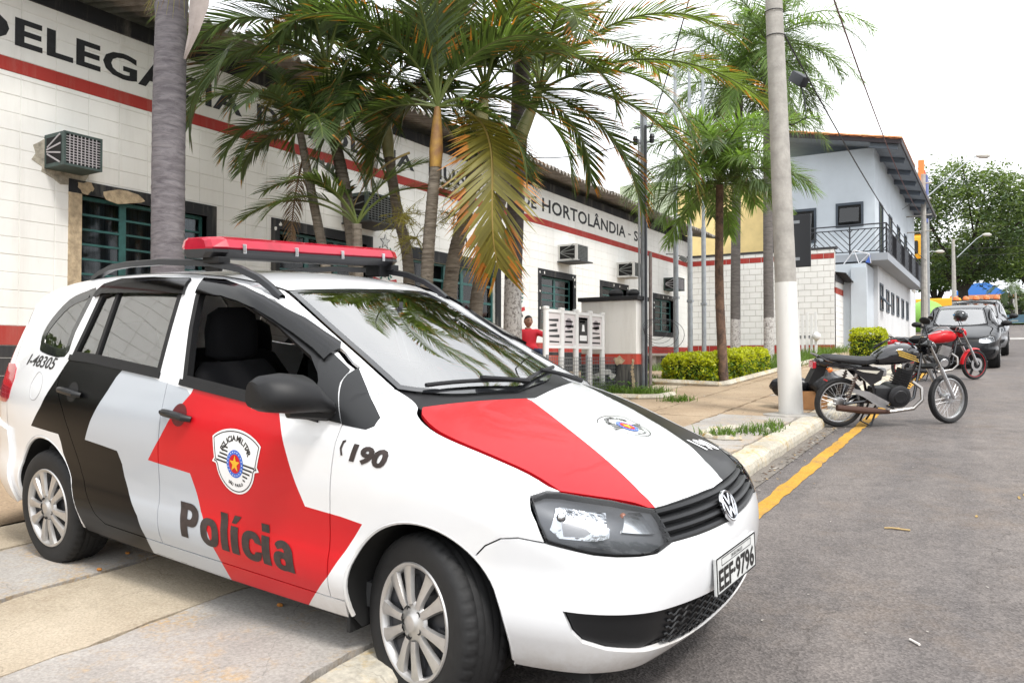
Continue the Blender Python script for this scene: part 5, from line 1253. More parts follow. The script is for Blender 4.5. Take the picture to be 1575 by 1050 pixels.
railing((-2.95,-1.25,4.85),(.5,-1.25,4.85),3.4,3,bal); railing((.5,-1.25,4.85),(.5,12.5,4.85),13.7,9,bal)
# upstairs openings
def b2win(x0,x1,z0,z1,par=b2,tilt=True):
    w_=bpy.data.objects.new('window',None); link(w_,par)
    fm=mat('frame_blue_dark',(.05,.065,.085),.6)
    for q in ((x0-.08,x1+.08,-.03,.0,z1,z1+.09),(x0-.08,x1+.08,-.03,0,z0-.09,z0),(x0-.08,x0,-.03,0,z0,z1),(x1,x1+.08,-.03,0,z0,z1)): m=MB(); m.box(*q); m.build('frame',fm,w_)
    m=MB(); m.box(x0,x1,-.008,-.002,z0,z1); m.build('opening',DARK,w_)
    m=MB(); m.X=Matrix.Translation(((x0+x1)/2,-.02,z1-.1))@Matrix.Rotation(R(-18),4,'X'); m.box(-(x1-x0)/2+.06,(x1-x0)/2-.06,-.01,.0,-(z1-z0)*.8,0); m.build('sash_pane',glass('pane_pale',(.3,.32,.34),.9,.1,1.6),w_)
b2win(-1.22,-.45,6.08,6.78); b2win(-2.75,-2.05,5.6,6.7)
def side_open(y0,y1,z0,z1,nm='window',awn=False):
    w_=bpy.data.objects.new(nm,None); link(w_,b2); X=.02 if z1<4.3 else .0
    fm=mat('frame_blue_dark',(.05,.065,.085),.6)
    for q in ((y0-.06,y1+.06,z1,z1+.07),(y0-.06,y1+.06,z0-.07,z0),(y0-.06,y0,z0,z1),(y1,y1+.06,z0,z1)): m=MB(); m.box(X,X+.035,*q); m.build('frame',fm,w_)
    m=MB(); m.box(X+.001,X+.006,y0,y1,z0,z1); m.build('pane',mat('dark_pane',(.02,.022,.026),.12),w_)
    if awn: m=MB(); m.X=Matrix.Translation((X,0,(z0+z1)/2))@Matrix.Rotation(R(-40),4,'Y'); m.box(0,.05,y0,y1,-.45,0); m.build('sash',fm,w_)
for y in (1.2,4.2,7.2,10.2): side_open(y,y+.95,4.9,6.95,'balcony_door')
side_open(1.0,1.8,3.1,3.95,awn=True)
for y in (2.9,4.6,6.5,8.5,10.6): side_open(y,y+.8,3.12,3.85)
# roof: deep eave with beams and tiles
E0=8.58; SL=.20; XE=.92
zr=lambda x:E0+(XE-x)*SL
m=MB(); m.add([(-3.6,-.9,zr(-3.6)),(XE,-.9,zr(XE)),(XE,16.2,zr(XE)),(-3.6,16.2,zr(-3.6))],[(0,1,2,3)]); m.add([(-3.6,-.9,zr(-3.6)+.1),(XE+.02,-.9,zr(XE)+.1),(XE+.02,16.2,zr(XE)+.1),(-3.6,16.2,zr(-3.6)+.1)],[(0,1,2,3)]); m.build('eave_board',EAVE,b2)
for k in range(8): m=MB(); y=-.75+2.3*k; m.X=Matrix.Translation((0,y,zr(0)-.02))@Matrix.Rotation(math.atan(SL),4,'Y'); m.box(-.05,.85,0,.14,-.16,.0); m.build('eave_beam',BEAM,b2)
FB=mat('fascia_brown',(.03,.022,.026),.7)
m=MB(); m.box(XE,XE+.05,-.95,16.2,E0-.05,E0+.14); m.build('fascia',FB,b2); m=MB(); m.X=Matrix.Translation((XE,-.93,E0))@Matrix.Rotation(math.atan(SL),4,'Y'); m.box(-4.6,0,-.03,.03,-.03,.12); m.build('fascia',FB,b2)
troof=bpy.data.objects.new('tile_roof',None); link(troof,b2)
m=MB(); V=[];F=[]; n=8
for k in range(n+1): a=math.pi*k/n; V+=[(0,.10*math.cos(a),.07*math.sin(a)),(-.44,.085*math.cos(a),.06*math.sin(a)+.02)]
F=[(2*i,2*i+1,2*i+3,2*i+2) for i in range(n)]; m.add(V,F); t0=m.build('roof_tile',TILE,troof,True); t0.location=(XE+.06,-.95,E0+.13); t0.rotation_euler=(0,math.atan(SL),0)
for i in range(11):
    for j in range(24 if i<2 else 10):
        if i==0 and j==0: continue
        o=t0.copy(); link(o,troof); x=-.42*i; o.location=(XE+.06+x,-.95+.21*j+rng.uniform(-.01,.01),E0+.13-x*SL)
m=MB(); m.add([(-3.6,-.5,zr(-3.6)+.13),(XE+.02,-.5,zr(XE)+.13),(XE+.02,16.2,zr(XE)+.13),(-3.6,16.2,zr(-3.6)+.13)],[(0,1,2,3)]); m.build('roof_slope',TILE,troof)
# blue and white steel truss resting on the front block
tr=thing('steel_truss','small white steel truss with blue end plate on the grey roof','truss',(-3.39,29.6,4.5)); tr.scale=(.5,1,.75); WM=mat('white_metal',(.62,.62,.64),.5)
for a,b in (((-1.2,0,0),(-.5,0,.62)),((-.5,0,.62),(-.2,0,0)),((-.5,0,.62),(.45,0,.42)),((-.2,0,0),(.45,0,.42)),((.45,0,.42),(.55,0,0))): m=MB(); m.tube([(a[0]-1.2,a[1],a[2]),(b[0]-1.2,b[1],b[2])],.03,6); m.build('bar',WM,tr)
m=MB(); m.prism([(-1.0,.05),(-.7,.38),(-.64,.0)],-.02,.02,'y'); m.build('end_plate',mat('blue_plate',(.05,.12,.45),.5),tr)
# ======================= PLANTS =======================
_hd=R(31.2); _p=R(1.155)
VR=Vector((math.cos(_hd),math.sin(_hd),0)); VF=Vector((-math.sin(_hd),math.cos(_hd),0)); 
_F3=Vector((-math.sin(_hd)*math.cos(_p),math.cos(_hd)*math.cos(_p),math.sin(_p))); _U3=VR.cross(_F3)
def vp(px,py,d):     # a measured photo point at depth d metres, used to read real positions off the photograph
    return Vector((0,0,1.3))+(_F3+VR*((px-787.5)/1240)+_U3*((525-py)/1240))*d
def leafmat(name,c,var=.25,tr=.35,rough=.45):
    if name in MATS: return MATS[name]
    m=bpy.data.materials.new(name); m.use_nodes=True; n=m.node_tree.nodes; l=m.node_tree.links.new; n.clear()
    o=n.new('ShaderNodeOutputMaterial'); pb=n.new('ShaderNodeBsdfPrincipled'); pb.inputs['Roughness'].default_value=rough; t=n.new('ShaderNodeBsdfTranslucent'); mx=n.new('ShaderNodeMixShader'); mx.inputs['Fac'].default_value=tr
    ge=n.new('ShaderNodeNewGeometry'); r=n.new('ShaderNodeValToRGB'); r.color_ramp.elements[0].color=(*[v*(1-var) for v in c],1); r.color_ramp.elements[1].color=(*[min(1,v*(1+var)) for v in c],1)
    l(ge.outputs['Random Per Island'],r.inputs['Fac']); l(r.outputs['Color'],pb.inputs['Base Color'])
    g=n.new('ShaderNodeMix'); g.data_type='RGBA'; g.blend_type='MULTIPLY'; g.inputs[0].default_value=1; g.inputs[7].default_value=(1.5,1.6,.7,1); l(r.outputs['Color'],g.inputs[6]); l(g.outputs[2],t.inputs['Color'])
    l(pb.outputs['BSDF'],mx.inputs[1]); l(t.outputs['BSDF'],mx.inputs[2]); l(mx.outputs['Shader'],o.inputs['Surface']); MATS[name]=m; return m
LG=leafmat('frond_green',(.12,.16,.045),.45,.5); LD=leafmat('frond_dark_green',(.08,.12,.042),.45,.5); LY=leafmat('frond_yellowing',(.23,.205,.045),.3,.45); LO=leafmat('frond_orange_tip',(.42,.17,.03),.3); LB_=leafmat('frond_brown',(.13,.075,.035),.3,.2); LL=leafmat('frond_light_green',(.15,.23,.07),.3,.45); LGY=leafmat('frond_grey_green',(.105,.15,.075),.35,.45)
RACH=mat('rachis_green',(.10,.13,.03),.5); RACHY=mat('rachis_yellow',(.28,.20,.05),.5)
def frond(parent,base,phi,el,L_,droop,n=46,ll=.42,lw=.030,mats=None,tip=.0,plum=0.0,hang=.35,curl=0.0,name='frond',side=0,seed=0,lift=.35,stalk=.16):
    """one feather leaf: curved rachis with paired strap leaflets. phi is the compass heading in the view frame (0 right, 90 away)"""
    r=random.Random(seed*7919+13); mats=mats or [LG,LO,RACH]; N=26
    h=VR*math.cos(R(phi))+VF*math.sin(R(phi)); s_=Vector((0,0,1)).cross(h).normalized()
    pts=[Vector(base)]; dirs=[]
    for i in range(N):
        t=i/(N-1); e=R(el-droop*t**1.15); hh=(h*math.cos(R(curl)*t)+s_*math.sin(R(curl)*t)); d=hh*math.cos(e)+Vector((0,0,1))*math.sin(e); dirs.append(d); pts.append(pts[-1]+d*(L_/N))
    dirs.append(dirs[-1])
    m=MB(); m.m=2; m.tube(pts,[.016*(1-.8*i/N)*(.7+.3*L_/2)+.003 for i in range(N+1)],5)
    def at(t):
        f=t*N; i=min(int(f),N-1); return pts[i].lerp(pts[i+1],f-i),dirs[i]
    for k in range(n):
        t=stalk+(1-stalk)*(k+.3)/n
        p,d=at(t)
        for sd in (-1,1):
            if side and sd!=side and r.random()<.85: continue
            if r.random()<.03: continue
            sv=d.cross(Vector((0,0,1))); sv=(sv if sv.length>.15 else s_).normalized()*sd; upv=sv.cross(d)*sd; upv=upv.normalized() if upv.length>0 else Vector((0,0,1))
            if upv.z<0: upv=-upv
            ln=ll*(.55+.45*math.sin(math.pi*min(1,(t-stalk)/(1-stalk)*.82+.16)))*r.uniform(.85,1.12)
            ang=R(62-30*t+r.uniform(-6,6)); pl=plum*r.uniform(-1,1)
            ld=(d*math.cos(ang)+(sv*math.cos(pl+lift*.6)+upv*math.sin(pl+lift*.6))*math.sin(ang)).normalized()
            w_=lw*r.uniform(.8,1.15); wd=ld.cross(upv); wd=wd.normalized() if wd.length>.05 else d.cross(ld).normalized()
            Q=[];q=p.copy(); dd=ld.copy(); S=4
            for j in range(S+1):
                f=j/S; ww=w_*(.55+.9*f if f<.4 else (1-f)/.6*.95+.02); Q.append((q-wd*ww/2,q+wd*ww/2)); 
                dd=(dd+Vector((0,0,-1))*hang*.30*(f+.25)*r.uniform(.3,1.9)).normalized(); q=q+dd*(ln/S)
            V=[v for a in Q for v in a]; b=len(m.V)
            tipc=r.random()<tip
            for j in range(S):
                m.m=1 if (tipc and j>=S-(1 if r.random()<.5 else 2)) else 0
                if j==0: pass
            m.V+=[tuple(v) for v in V]
            for j in range(S):
                m.F.append((b+2*j,b+2*j+1,b+2*j+3,b+2*j+2)); m.M.append(1 if (tipc and j>=S-2) else 0)
    o=meshobj(name,m.V,m.F,mats,parent,False,m.M); return o
def trunk(parent,pts,rs,m,name='trunk',rings=.09,n=14,amp=.03):
    """ringed palm stem along a curve"""
    C_=catmull([tuple(p) for p in pts],10); 
    Rr=np.interp(np.linspace(0,1,len(C_)),np.linspace(0,1,len(rs)),rs); V=[];F=[]
    # fine resample for leaf-scar rings
    seg=np.linalg.norm(np.diff(C_,axis=0),axis=1); s=np.concatenate([[0],np.cumsum(seg)]); T_=s[-1]; M=max(8,int(T_/rings)*4)
    ss=np.linspace(0,T_,M+1); P=np.stack([np.interp(ss,s,C_[:,i]) for i in range(3)],1); rr=np.interp(ss,s,Rr)
    mb=MB(); rj=random.Random(len(C_)); 
    rad=[rr[i]*(1+amp*(0 if i%4 else 1)+rj.uniform(-.008,.008)) for i in range(M+1)]
    mb.tube([tuple(p) for p in P],rad,n); return mb.build(name,m,parent,True,60)
def barkmat(name,c,c2,sc=1.0,ring=42,white=None):
    m=bpy.data.materials.new(name); m.use_nodes=True; n=m.node_tree.nodes; l=m.node_tree.links.new; b=n['Principled BSDF']; b.inputs['Roughness'].default_value=.9
    ge=n.new('ShaderNodeNewGeometry'); mp=n.new('ShaderNodeMapping'); mp.inputs['Scale'].default_value=(3,3,ring/3); l(ge.outputs['Position'],mp.inputs['Vector'])
    z=n.new('ShaderNodeTexNoise'); z.inputs['Scale'].default_value=1.6*sc; z.inputs['Detail'].default_value=7; z.inputs['Roughness'].default_value=.7; z.inputs['Distortion'].default_value=.6; l(mp.outputs['Vector'],z.inputs['Vector'])
    r=n.new('ShaderNodeValToRGB'); r.color_ramp.elements[0].position=.34; r.color_ramp.elements[0].color=(*c,1); r.color_ramp.elements[1].position=.66; r.color_ramp.elements[1].color=(*c2,1); l(z.outputs['Fac'],r.inputs['Fac']); src=r.outputs['Color']
    if white is not None:
        # lime wash up to a height, worn at its edge
        sx=n.new('ShaderNodeSeparateXYZ'); l(ge.outputs['Position'],sx.inputs['Vector']); z3=n.new('ShaderNodeTexNoise'); z3.inputs['Scale'].default_value=9; z3.inputs['Detail'].default_value=8; l(ge.outputs['Position'],z3.inputs['Vector'])
        ad=n.new('ShaderNodeMath'); ad.operation='MULTIPLY_ADD'; l(z3.outputs['Fac'],ad.inputs[0]); ad.inputs[1].default_value=.10; l(sx.outputs['Z'],ad.inputs[2])
        lt=n.new('ShaderNodeMath'); lt.operation='LESS_THAN'; l(ad.outputs[0],lt.inputs[0]); lt.inputs[1].default_value=white
        z4=n.new('ShaderNodeTexNoise'); z4.inputs['Scale'].default_value=22; z4.inputs['Detail'].default_value=8; z4.inputs['Roughness'].default_value=.8; l(ge.outputs['Position'],z4.inputs['Vector']); r4=n.new('ShaderNodeValToRGB'); r4.color_ramp.elements[0].position=.40; r4.color_ramp.elements[0].color=(.14,.12,.11,1); r4.color_ramp.elements[1].position=.52; r4.color_ramp.elements[1].color=(.52,.50,.48,1); l(z4.outputs['Fac'],r4.inputs['Fac'])
        mx=n.new('ShaderNodeMix'); mx.data_type='RGBA'; l(lt.outputs[0],mx.inputs[0]); l(src,mx.inputs[6]); l(r4.outputs['Color'],mx.inputs[7]); src=mx.outputs[2]
    l(src,b.inputs['Base Color']); bp=n.new('ShaderNodeBump'); bp.inputs['Strength'].default_value=.6; bp.inputs['Distance'].default_value=.015; l(z.outputs['Fac'],bp.inputs['Height']); l(bp.outputs['Normal'],b.inputs['Normal']); MATS[name]=m; return m
BK_A=barkmat('bark_grey_violet',(.085,.075,.085),(.20,.185,.195)); BK_B=barkmat('bark_ringed_brown',(.07,.055,.042),(.24,.21,.17),1,60); BK_C=barkmat('bark_dark_limewashed',(.055,.045,.045),(.115,.10,.10),1,42,2.50); BK_D=barkmat('bark_fibrous_red',(.05,.035,.03),(.22,.13,.085),1.6,8); BK_E=barkmat('bark_grey_limewashed',(.085,.075,.07),(.17,.155,.145),1,42,2.42); SHEATH=mat('crownshaft_green',(.22,.24,.10),.5,col2=(.48,.42,.22),vscale=3); SHY=mat('sheath_yellow_brown',(.42,.25,.05),.6,col2=(.22,.11,.05),vscale=7); SHG=mat('dry_sheath_grey',(.30,.255,.235),.7,var=.2,vscale=5)
# ---- big palm by the first window ----
def ground_at(p): return (p.x,p.y,G(p.x,p.y))
b=vp(258,560,8.5); bz=ground_at(b)
pal=thing('palm_tree','thick grey palm trunk standing in front of the first barred window','palm tree',bz)
loc=lambda p:Vector(p)-Vector(bz)
top=vp(264,-20,8.5)
trunk(pal,[(0,0,0),loc(vp(258,400,8.5)),loc(vp(260,180,8.5)),loc(vp(263,40,8.5)),loc(top)],[.17,.165,.165,.155,.175],BK_A,amp=.012,rings=.11,n=20)
cr=loc(vp(266,-60,8.5))
for k,(ph,el,L_,dr) in enumerate(((20,65,2.2,95),(75,70,2.4,90),(130,60,2.4,100),(185,68,2.3,90),(240,72,2.2,80),(300,62,2.2,95),(340,80,2.4,80),(155,84,2.5,60),(45,40,2.1,90))):
    frond(pal,cr,ph,el,L_,dr,n=46,ll=.45,lw=.032,mats=[LGY,LO,RACH],tip=.15,seed=k+1)
m=MB(); 
P=[loc(vp(310,-30,8.3)),loc(vp(306,10,8.25)),loc(vp(298,50,8.2)),loc(vp(284,92,8.2))]
V=[];F=[]
for i,p in enumerate(P):
    w_=[.10,.10,.055,.01][i]; a=VR*w_; V+=[p-a,p-VF*.03,p+a]
for i in range(3): F+=[(3*i,3*i+1,3*i+4,3*i+3),(3*i+1,3*i+2,3*i+5,3*i+4)]
m.add(V,F); m.build('dry_sheath',SHG,pal,True)
for k in range(26):
    a=2*math.pi*k/26; p0=loc(vp(264+ math.cos(a)*26,2,8.5+.17*math.sin(a))); m=MB(); q=[p0+Vector((0,0,.12)),p0+VR*.05*math.cos(a)+Vector((0,0,.02)),p0+VR*.10*math.cos(a)-VF*.05+Vector((0,0,-.22*rng.uniform(.4,1.2)))]; m.tube(q,[.006,.004,.001],4); m.build('fibre',LY if k%3 else LB_,pal)
# ---- clump of slender palms behind the car ----
c0=vp(660,560,10.2); cz=ground_at(c0)
clump=thing('clumping_palm','clump of slender ringed palm stems with arching green and orange fronds behind the light bar','palm tree',cz)
loc=lambda p:Vector(p)-Vector(cz)
def gz(px,d): p=vp(px,550,d); return Vector((p.x,p.y,G(p.x,p.y)))
stems=[ # (pixel path, depth, r, crownshaft?)
 ([(560,None),(545,400),(532,300),(515,215),(503,105)],9.8,.075),
 ([(650,None),(657,420),(664,320),(670,255),(673,165)],9.6,.070),
 ([(680,None),(695,420),(718,320),(735,215),(746,140)],10.2,.085),
 ([(630,None),(628,410),(612,330),(598,240),(590,150)],10.6,.070),
 ([(725,None),(735,450),(760,345),(790,232),(830,140)],10.9,.085)]
crowns=[]
for pa,d,r_ in stems:
    P=[loc(gz(pa[0][0],d))]+[loc(vp(x,y,d)) for x,y in pa[1:]]
    trunk(clump,P[:-1],[r_*1.25,r_*1.05,r_,r_*.92],BK_B,rings=.055,amp=.05,n=14,name='stem')
    m=MB(); a,b_=P[-2],P[-1]; m.tube([a+(a-b_)*.03,a.lerp(b_,.25),a.lerp(b_,.6),b_],[r_*1.0,r_*1.2,r_*.95,r_*.55],12); m.build('crownshaft',SHY if pa[1][0]==657 else SHEATH,clump,True)
    crowns.append(b_)
GM=[LG,LO,RACH]; DM=[LD,LO,RACH]; YM=[LY,LO,RACHY]; GY=[LGY,LB_,RACH]
FR=[ # crown, phi, el, L, droop, mats, tip, extras
 (0,175,38,2.1,128,GY,.35,{}),(0,205,62,1.9,105,GY,.3,{}),(0,100,70,2.2,90,GY,.2,{}),(0,20,60,2.2,110,GY,.35,{}),(0,260,60,2.0,110,GY,.3,{}),(0,320,75,2.2,90,GY,.2,{}),(0,230,30,1.6,105,GY,.3,{}),(0,165,75,2.2,70,GY,.1,{}),
 (1,178,48,2.15,142,GM,.35,{'hang':.2,'ll':.5}),(1,215,66,2.2,120,DM,.2,{}),(1,95,70,2.3,80,GM,.1,{}),(1,140,75,2.4,70,GM,.1,{}),(1,20,72,2.4,80,GM,.1,{}),(1,330,60,2.0,120,DM,.15,{}),(1,275,78,2.3,70,GM,.1,{}),(1,350,84,2.5,45,GM,.1,{}),(1,190,20,1.7,110,DM,.15,{}),(1,60,35,1.8,110,DM,.15,{}),
 (2,2,58,2.1,150,GM,.45,{'hang':.25,'ll':.5}),(2,120,70,2.4,80,GM,.15,{}),(2,60,65,2.4,90,GM,.2,{}),(2,185,75,2.3,80,DM,.15,{}),(2,215,50,2.1,120,DM,.2,{}),(2,300,65,2.2,110,GM,.3,{}),(2,160,30,2.0,120,DM,.2,{}),(2,30,20,2.0,110,DM,.3,{}),
 (3,185,55,2.2,130,DM,.25,{}),(3,150,70,2.3,90,DM,.15,{}),(3,240,60,2.0,120,DM,.2,{}),(3,90,75,2.3,70,DM,.1,{}),(3,350,60,2.1,115,DM,.2,{}),(3,40,40,1.9,110,DM,.2,{}),
 (4,2,30,3.0,72,GM,.45,{'ll':.5,'n':60}),(4,355,5,2.3,78,[LD,LO,RACH],.5,{}),(4,10,-15,2.0,70,[LD,LO,RACH],.55,{}),(4,345,55,2.6,95,GM,.35,{}),(4,170,60,2.4,100,DM,.2,{}),(4,200,35,2.2,120,DM,.25,{}),(4,90,65,2.5,90,GM,.2,{}),(4,40,60,2.6,90,GM,.25,{}),(4,280,50,2.2,110,GM,.3,{}),(4,140,75,2.4,80,GM,.15,{}),(4,330,20,2.2,90,DM,.4,{}),(4,15,70,2.6,70,GM,.2,{}),
]
for k,(c,ph,el,L_,dr,mm,tip,kw) in enumerate(FR):
    a=dict(n=76,ll=.62,lw=.033); a.update(kw); a['ll']=max(a['ll'],.62); a['n']=max(a['n'],76); frond(clump,crowns[c],ph,el,L_*1.14,dr,mats=mm,tip=tip,seed=100+k,**a)
hb_=loc(vp(718,172,9.9))
frond(clump,hb_,310,-30,2.35,88,n=88,ll=.80,lw=.042,mats=YM,tip=.5,seed=777,hang=.15,lift=.1,stalk=.06,curl=-70)
frond(clump,crowns[2],170,15,2.2,110,n=70,ll=.62,lw=.042,mats=GM,tip=.3,seed=778)
frond(clump,crowns[1],0,25,2.2,115,n=70,ll=.62,lw=.042,mats=DM,tip=.3,seed=779)
frond(clump,crowns[3],185,82,2.6,60,n=70,ll=.62,lw=.042,mats=GM,tip=.2,seed=780)
frond(clump,crowns[0],170,60,2.3,110,n=70,ll=.6,lw=.04,mats=GY,tip=.4,seed=781)
for k,(c,ph,el,L_,dr) in enumerate(((1,170,80,2.6,50),(1,60,82,2.7,45),(1,250,76,2.4,55),(2,30,80,2.7,50),(2,150,78,2.6,50),(2,270,80,2.4,55),(3,40,78,2.6,55),(3,200,80,2.5,50),(0,40,80,2.5,55),(0,200,76,2.4,60),(4,120,82,2.6,50))): frond(clump,crowns[c],ph,el,L_,dr,n=76,ll=.60,lw=.030,mats=[LG if k%2 else LGY,LO,RACH],tip=.2,seed=820+k,hang=.45)
# low sucker with upright fronds
sk=loc(vp(549,345,9.6)); m=MB(); m.tube([loc(gz(552,9.6)),loc(vp(551,400,9.6)),sk],[.07,.06,.055],10); m.build('stem',BK_B,clump,True)
for k,(ph,el,L_,dr) in enumerate(((178,38,1.5,75),(165,62,1.5,90),(150,75,1.3,60),(20,58,1.3,80),(200,50,1.3,110),(5,70,1.2,60),(230,60,1.2,90))): frond(clump,sk,ph,el,L_,dr,n=34,ll=.36,lw=.030,mats=[LD,LO,RACH],tip=.08,seed=300+k,stalk=.3)
s2=loc(vp(462,205,9.7)); m=MB(); m.tube([loc(gz(520,9.7)),loc(vp(500,400,9.7)),loc(vp(478,290,9.7)),s2],[.07,.06,.055,.045],10); m.build('stem',BK_B,clump,True)
for k,(ph,el,L_,dr) in enumerate(((178,35,1.15,110),(200,60,1.3,100),(165,10,1.0,80),(5,55,1.4,110),(15,20,1.2,90),(340,70,1.4,90),(250,55,1.2,110),(90,65,1.4,80),(140,78,1.5,60),(300,30,1.1,100),(0,-5,1.1,75),(225,5,1.0,80))): frond(clump,s2,ph,el,L_,dr,n=46,ll=.40,lw=.028,mats=[LD if k%2 else LGY,LO,RACH],tip=.12,seed=340+k,stalk=.15,hang=.5)
for k,(c,ph,el,L_,dr) in enumerate(((3,195,15,1.9,95),(3,215,35,2.0,115),(3,330,10,1.8,90),(3,20,5,1.7,85),(1,200,5,1.7,85),(1,335,0,1.6,80),(3,260,20,1.8,100),(2,200,5,1.9,90))): frond(clump,crowns[c],ph,el,L_,dr,n=76,ll=.60,lw=.032,mats=[LD,LO,RACH],tip=.25,seed=360+k,hang=.5)
# hanging brown dead frond and flower sprays
frond(clump,loc(vp(470,230,9.9)),260,-60,1.25,25,n=34,ll=.28,lw=.016,mats=[LB_,LB_,LB_],seed=401,hang=1.2,name='dead_frond')
frond(clump,loc(vp(630,235,9.9)),200,-25,1.0,45,n=20,ll=.22,lw=.02,mats=[LB_,LB_,RACHY],seed=402,hang=1.0,name='dead_frond')
FLW=leafmat('flower_spray',(.19,.17,.03),.3,.2)
def spray(base,rad,n,seed,h=.5):
    r=random.Random(seed); m=MB()
    for k in range(n):
        d=Vector((r.gauss(0,1),r.gauss(0,1),r.uniform(-1.0,.7))).normalized(); p=[base]; q=base.copy()
        for j in range(4): q=q+d*rad/4+Vector((0,0,-.012*j)); p.append(q.copy())
        m.tube(p,[.005,.004,.0035,.003,.002],4,cap=False)
        for j in range(16):
            c=p[1].lerp(p[4],r.random()); e=Vector((r.gauss(0,1),r.gauss(0,1),r.gauss(0,1))).normalized()*r.uniform(.04,.09); s_=e.cross(d).normalized()*.004 if e.cross(d).length>0 else Vector((.004,0,0))
            m.add([c-s_,c+s_,c+e+s_*.3,c+e-s_*.3],[(0,1,2,3)])
    return meshobj('flower_spray',m.V,m.F,FLW,clump)
spray(loc(vp(622,330,9.7)),.36,26,1); spray(loc(vp(700,330,9.9)),.34,24,2); spray(loc(vp(640,365,9.8)),.28,16,5); spray(loc(vp(425,150,9.6)),.36,20,3); spray(loc(vp(690,285,10.1)),.3,18,4)
# ---- dark straight palm with limewashed foot ----
b=vp(789,560,11.9); bz=ground_at(b); loc=lambda p:Vector(p)-Vector(bz)
pd=thing('palm_tree','dark straight palm trunk with limewashed foot left of the notice boards','palm tree',bz)
trunk(pd,[(0,0,0),loc(vp(789,440,11.9)),loc(vp(796,250,11.9)),loc(vp(802,100,11.9)),loc(vp(806,-60,11.9))],[.145,.128,.128,.13,.12],BK_C,amp=.012,rings=.1,n=18)
cr=loc(vp(808,-90,11.9))
for k in range(11): frond(pd,cr,k*33+10,rng.uniform(35,75),2.9,105,n=50,ll=.5,lw=.034,mats=[LG,LO,RACH],tip=.2,seed=500+k)
# ---- feather palms on the right ----
def feather_palm(px,py_top,d,base_px,label,rt,bark,nf,Lf,seed,spread=1.0,llen=.45,mats=None,low=-15):
    b=vp(base_px,560,d); bz=(b.x,b.y,G(b.x,b.y)); t=thing('palm_tree',label,'palm tree',bz); lc=lambda p:Vector(p)-Vector(bz)
    tp=vp(px,py_top,d); mid=(Vector(bz)+tp)/2+VR*rng.uniform(-.05,.05)
    trunk(t,[(0,0,0),lc(mid),lc(tp)],[rt*1.15,rt,rt*.85],bark,amp=.02,rings=.1,n=14)
    r=random.Random(seed); cr=lc(tp)
    for k in range(nf):
        f=k/nf; ph=(k*137.5+seed*31)%360; el=82-(82-low)*f**.8+r.uniform(-6,6); L_=Lf*r.uniform(.85,1.1)*(1-.18*f)
        frond(t,cr+Vector((0,0,.25*(1-f))),ph,el,L_,r.uniform(70,100) if el>20 else r.uniform(45,70),n=88,ll=llen*r.uniform(.9,1.15),lw=.027,mats=mats or [LL if r.random()<.55 else LGY,LB_,RACH],tip=.04,plum=.8,hang=.75,seed=seed*50+k,stalk=.1)
    return t
feather_palm(1107,285,14.1,1113,'short feather palm with shaggy brown trunk growing out of the clipped hedge',.075,BK_D,30,1.9,3,llen=.50,low=-8,mats=None)
feather_palm(1137,150,22.5,1131,'tall feather palm with limewashed foot nearer the flagpoles',.125,BK_E,27,3.1,5,llen=.64)
feather_palm(1180,75,21.6,1183,'tallest feather palm rising behind the white painted concrete pole',.12,BK_E,30,3.2,8,llen=.66,low=-40)
# fibrous boots on the short palm
# ---- clipped hedges ----
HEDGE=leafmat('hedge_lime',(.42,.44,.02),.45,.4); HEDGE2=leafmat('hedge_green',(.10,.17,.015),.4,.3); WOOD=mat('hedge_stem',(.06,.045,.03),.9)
def hedge(name,label,x0,x1,y0,y1,h_,n,seed,ls=.035,round_=.0):
    zc=max(sw_z((x0+x1)/2,y0),0) ; bz=((x0+x1)/2,(y0+y1)/2,G((x0+x1)/2,(y0+y1)/2)); t=thing(name,label,'hedge',bz,group='clipped hedges'); r=random.Random(seed)
    a,b=(x1-x0)/2,(y1-y0)/2; m=MB(); kk=0
    while kk<n:
        # mostly near the surface, some inside
        u=[r.uniform(-1,1) for _ in range(3)]; ax=r.randrange(3); 
        if r.random()<.8: u[ax]=(1 if r.random()<.75 or ax!=2 else -1)*r.uniform(.86,1.03)*(1 if ax==2 else r.choice([-1,1]))
        if u[2]<-.97: continue
        q=(abs(u[0])**5+abs(u[1])**5+max(0,u[2])**5)**.2
        if q>1.04: u=[v/q for v in u]
        lump=1+.05*math.sin(u[0]*9+seed)*math.cos(u[1]*11)+.04*math.sin(u[1]*17+u[2]*7)
        p=Vector((u[0]*a*lump,u[1]*b*lump,h_/2+u[2]*h_/2*lump+ .03*r.uniform(0,1)))
        p.z+=.05*p.y
        nrm=Vector((r.gauss(0,1),r.gauss(0,1),r.gauss(.6,1))).normalized(); s_=nrm.orthogonal().normalized(); tt=nrm.cross(s_); an=r.uniform(0,6.28); e=s_*math.cos(an)+tt*math.sin(an); f=nrm.cross(e); L_=ls*r.uniform(.7,1.3)
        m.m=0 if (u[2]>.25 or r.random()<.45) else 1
        m.add([p-e*L_,p+f*L_*.42,p+e*L_,p-f*L_*.42],[(0,1,2,3)]); kk+=1
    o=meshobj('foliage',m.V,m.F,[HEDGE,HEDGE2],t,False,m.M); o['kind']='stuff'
    for k in range(7):
        m=MB(); x,y=r.uniform(-a*.7,a*.7),r.uniform(-b*.7,b*.7); m.tube([(x,y,-.05),(x*1.05,y*1.05,h_*.4),(x*1.2,y*1.15,h_*.75)],[.018,.014,.008],5); m.build('stem',WOOD,t)
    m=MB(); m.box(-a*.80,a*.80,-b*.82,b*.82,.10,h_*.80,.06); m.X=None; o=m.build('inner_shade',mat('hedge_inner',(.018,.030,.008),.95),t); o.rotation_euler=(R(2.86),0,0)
    return t
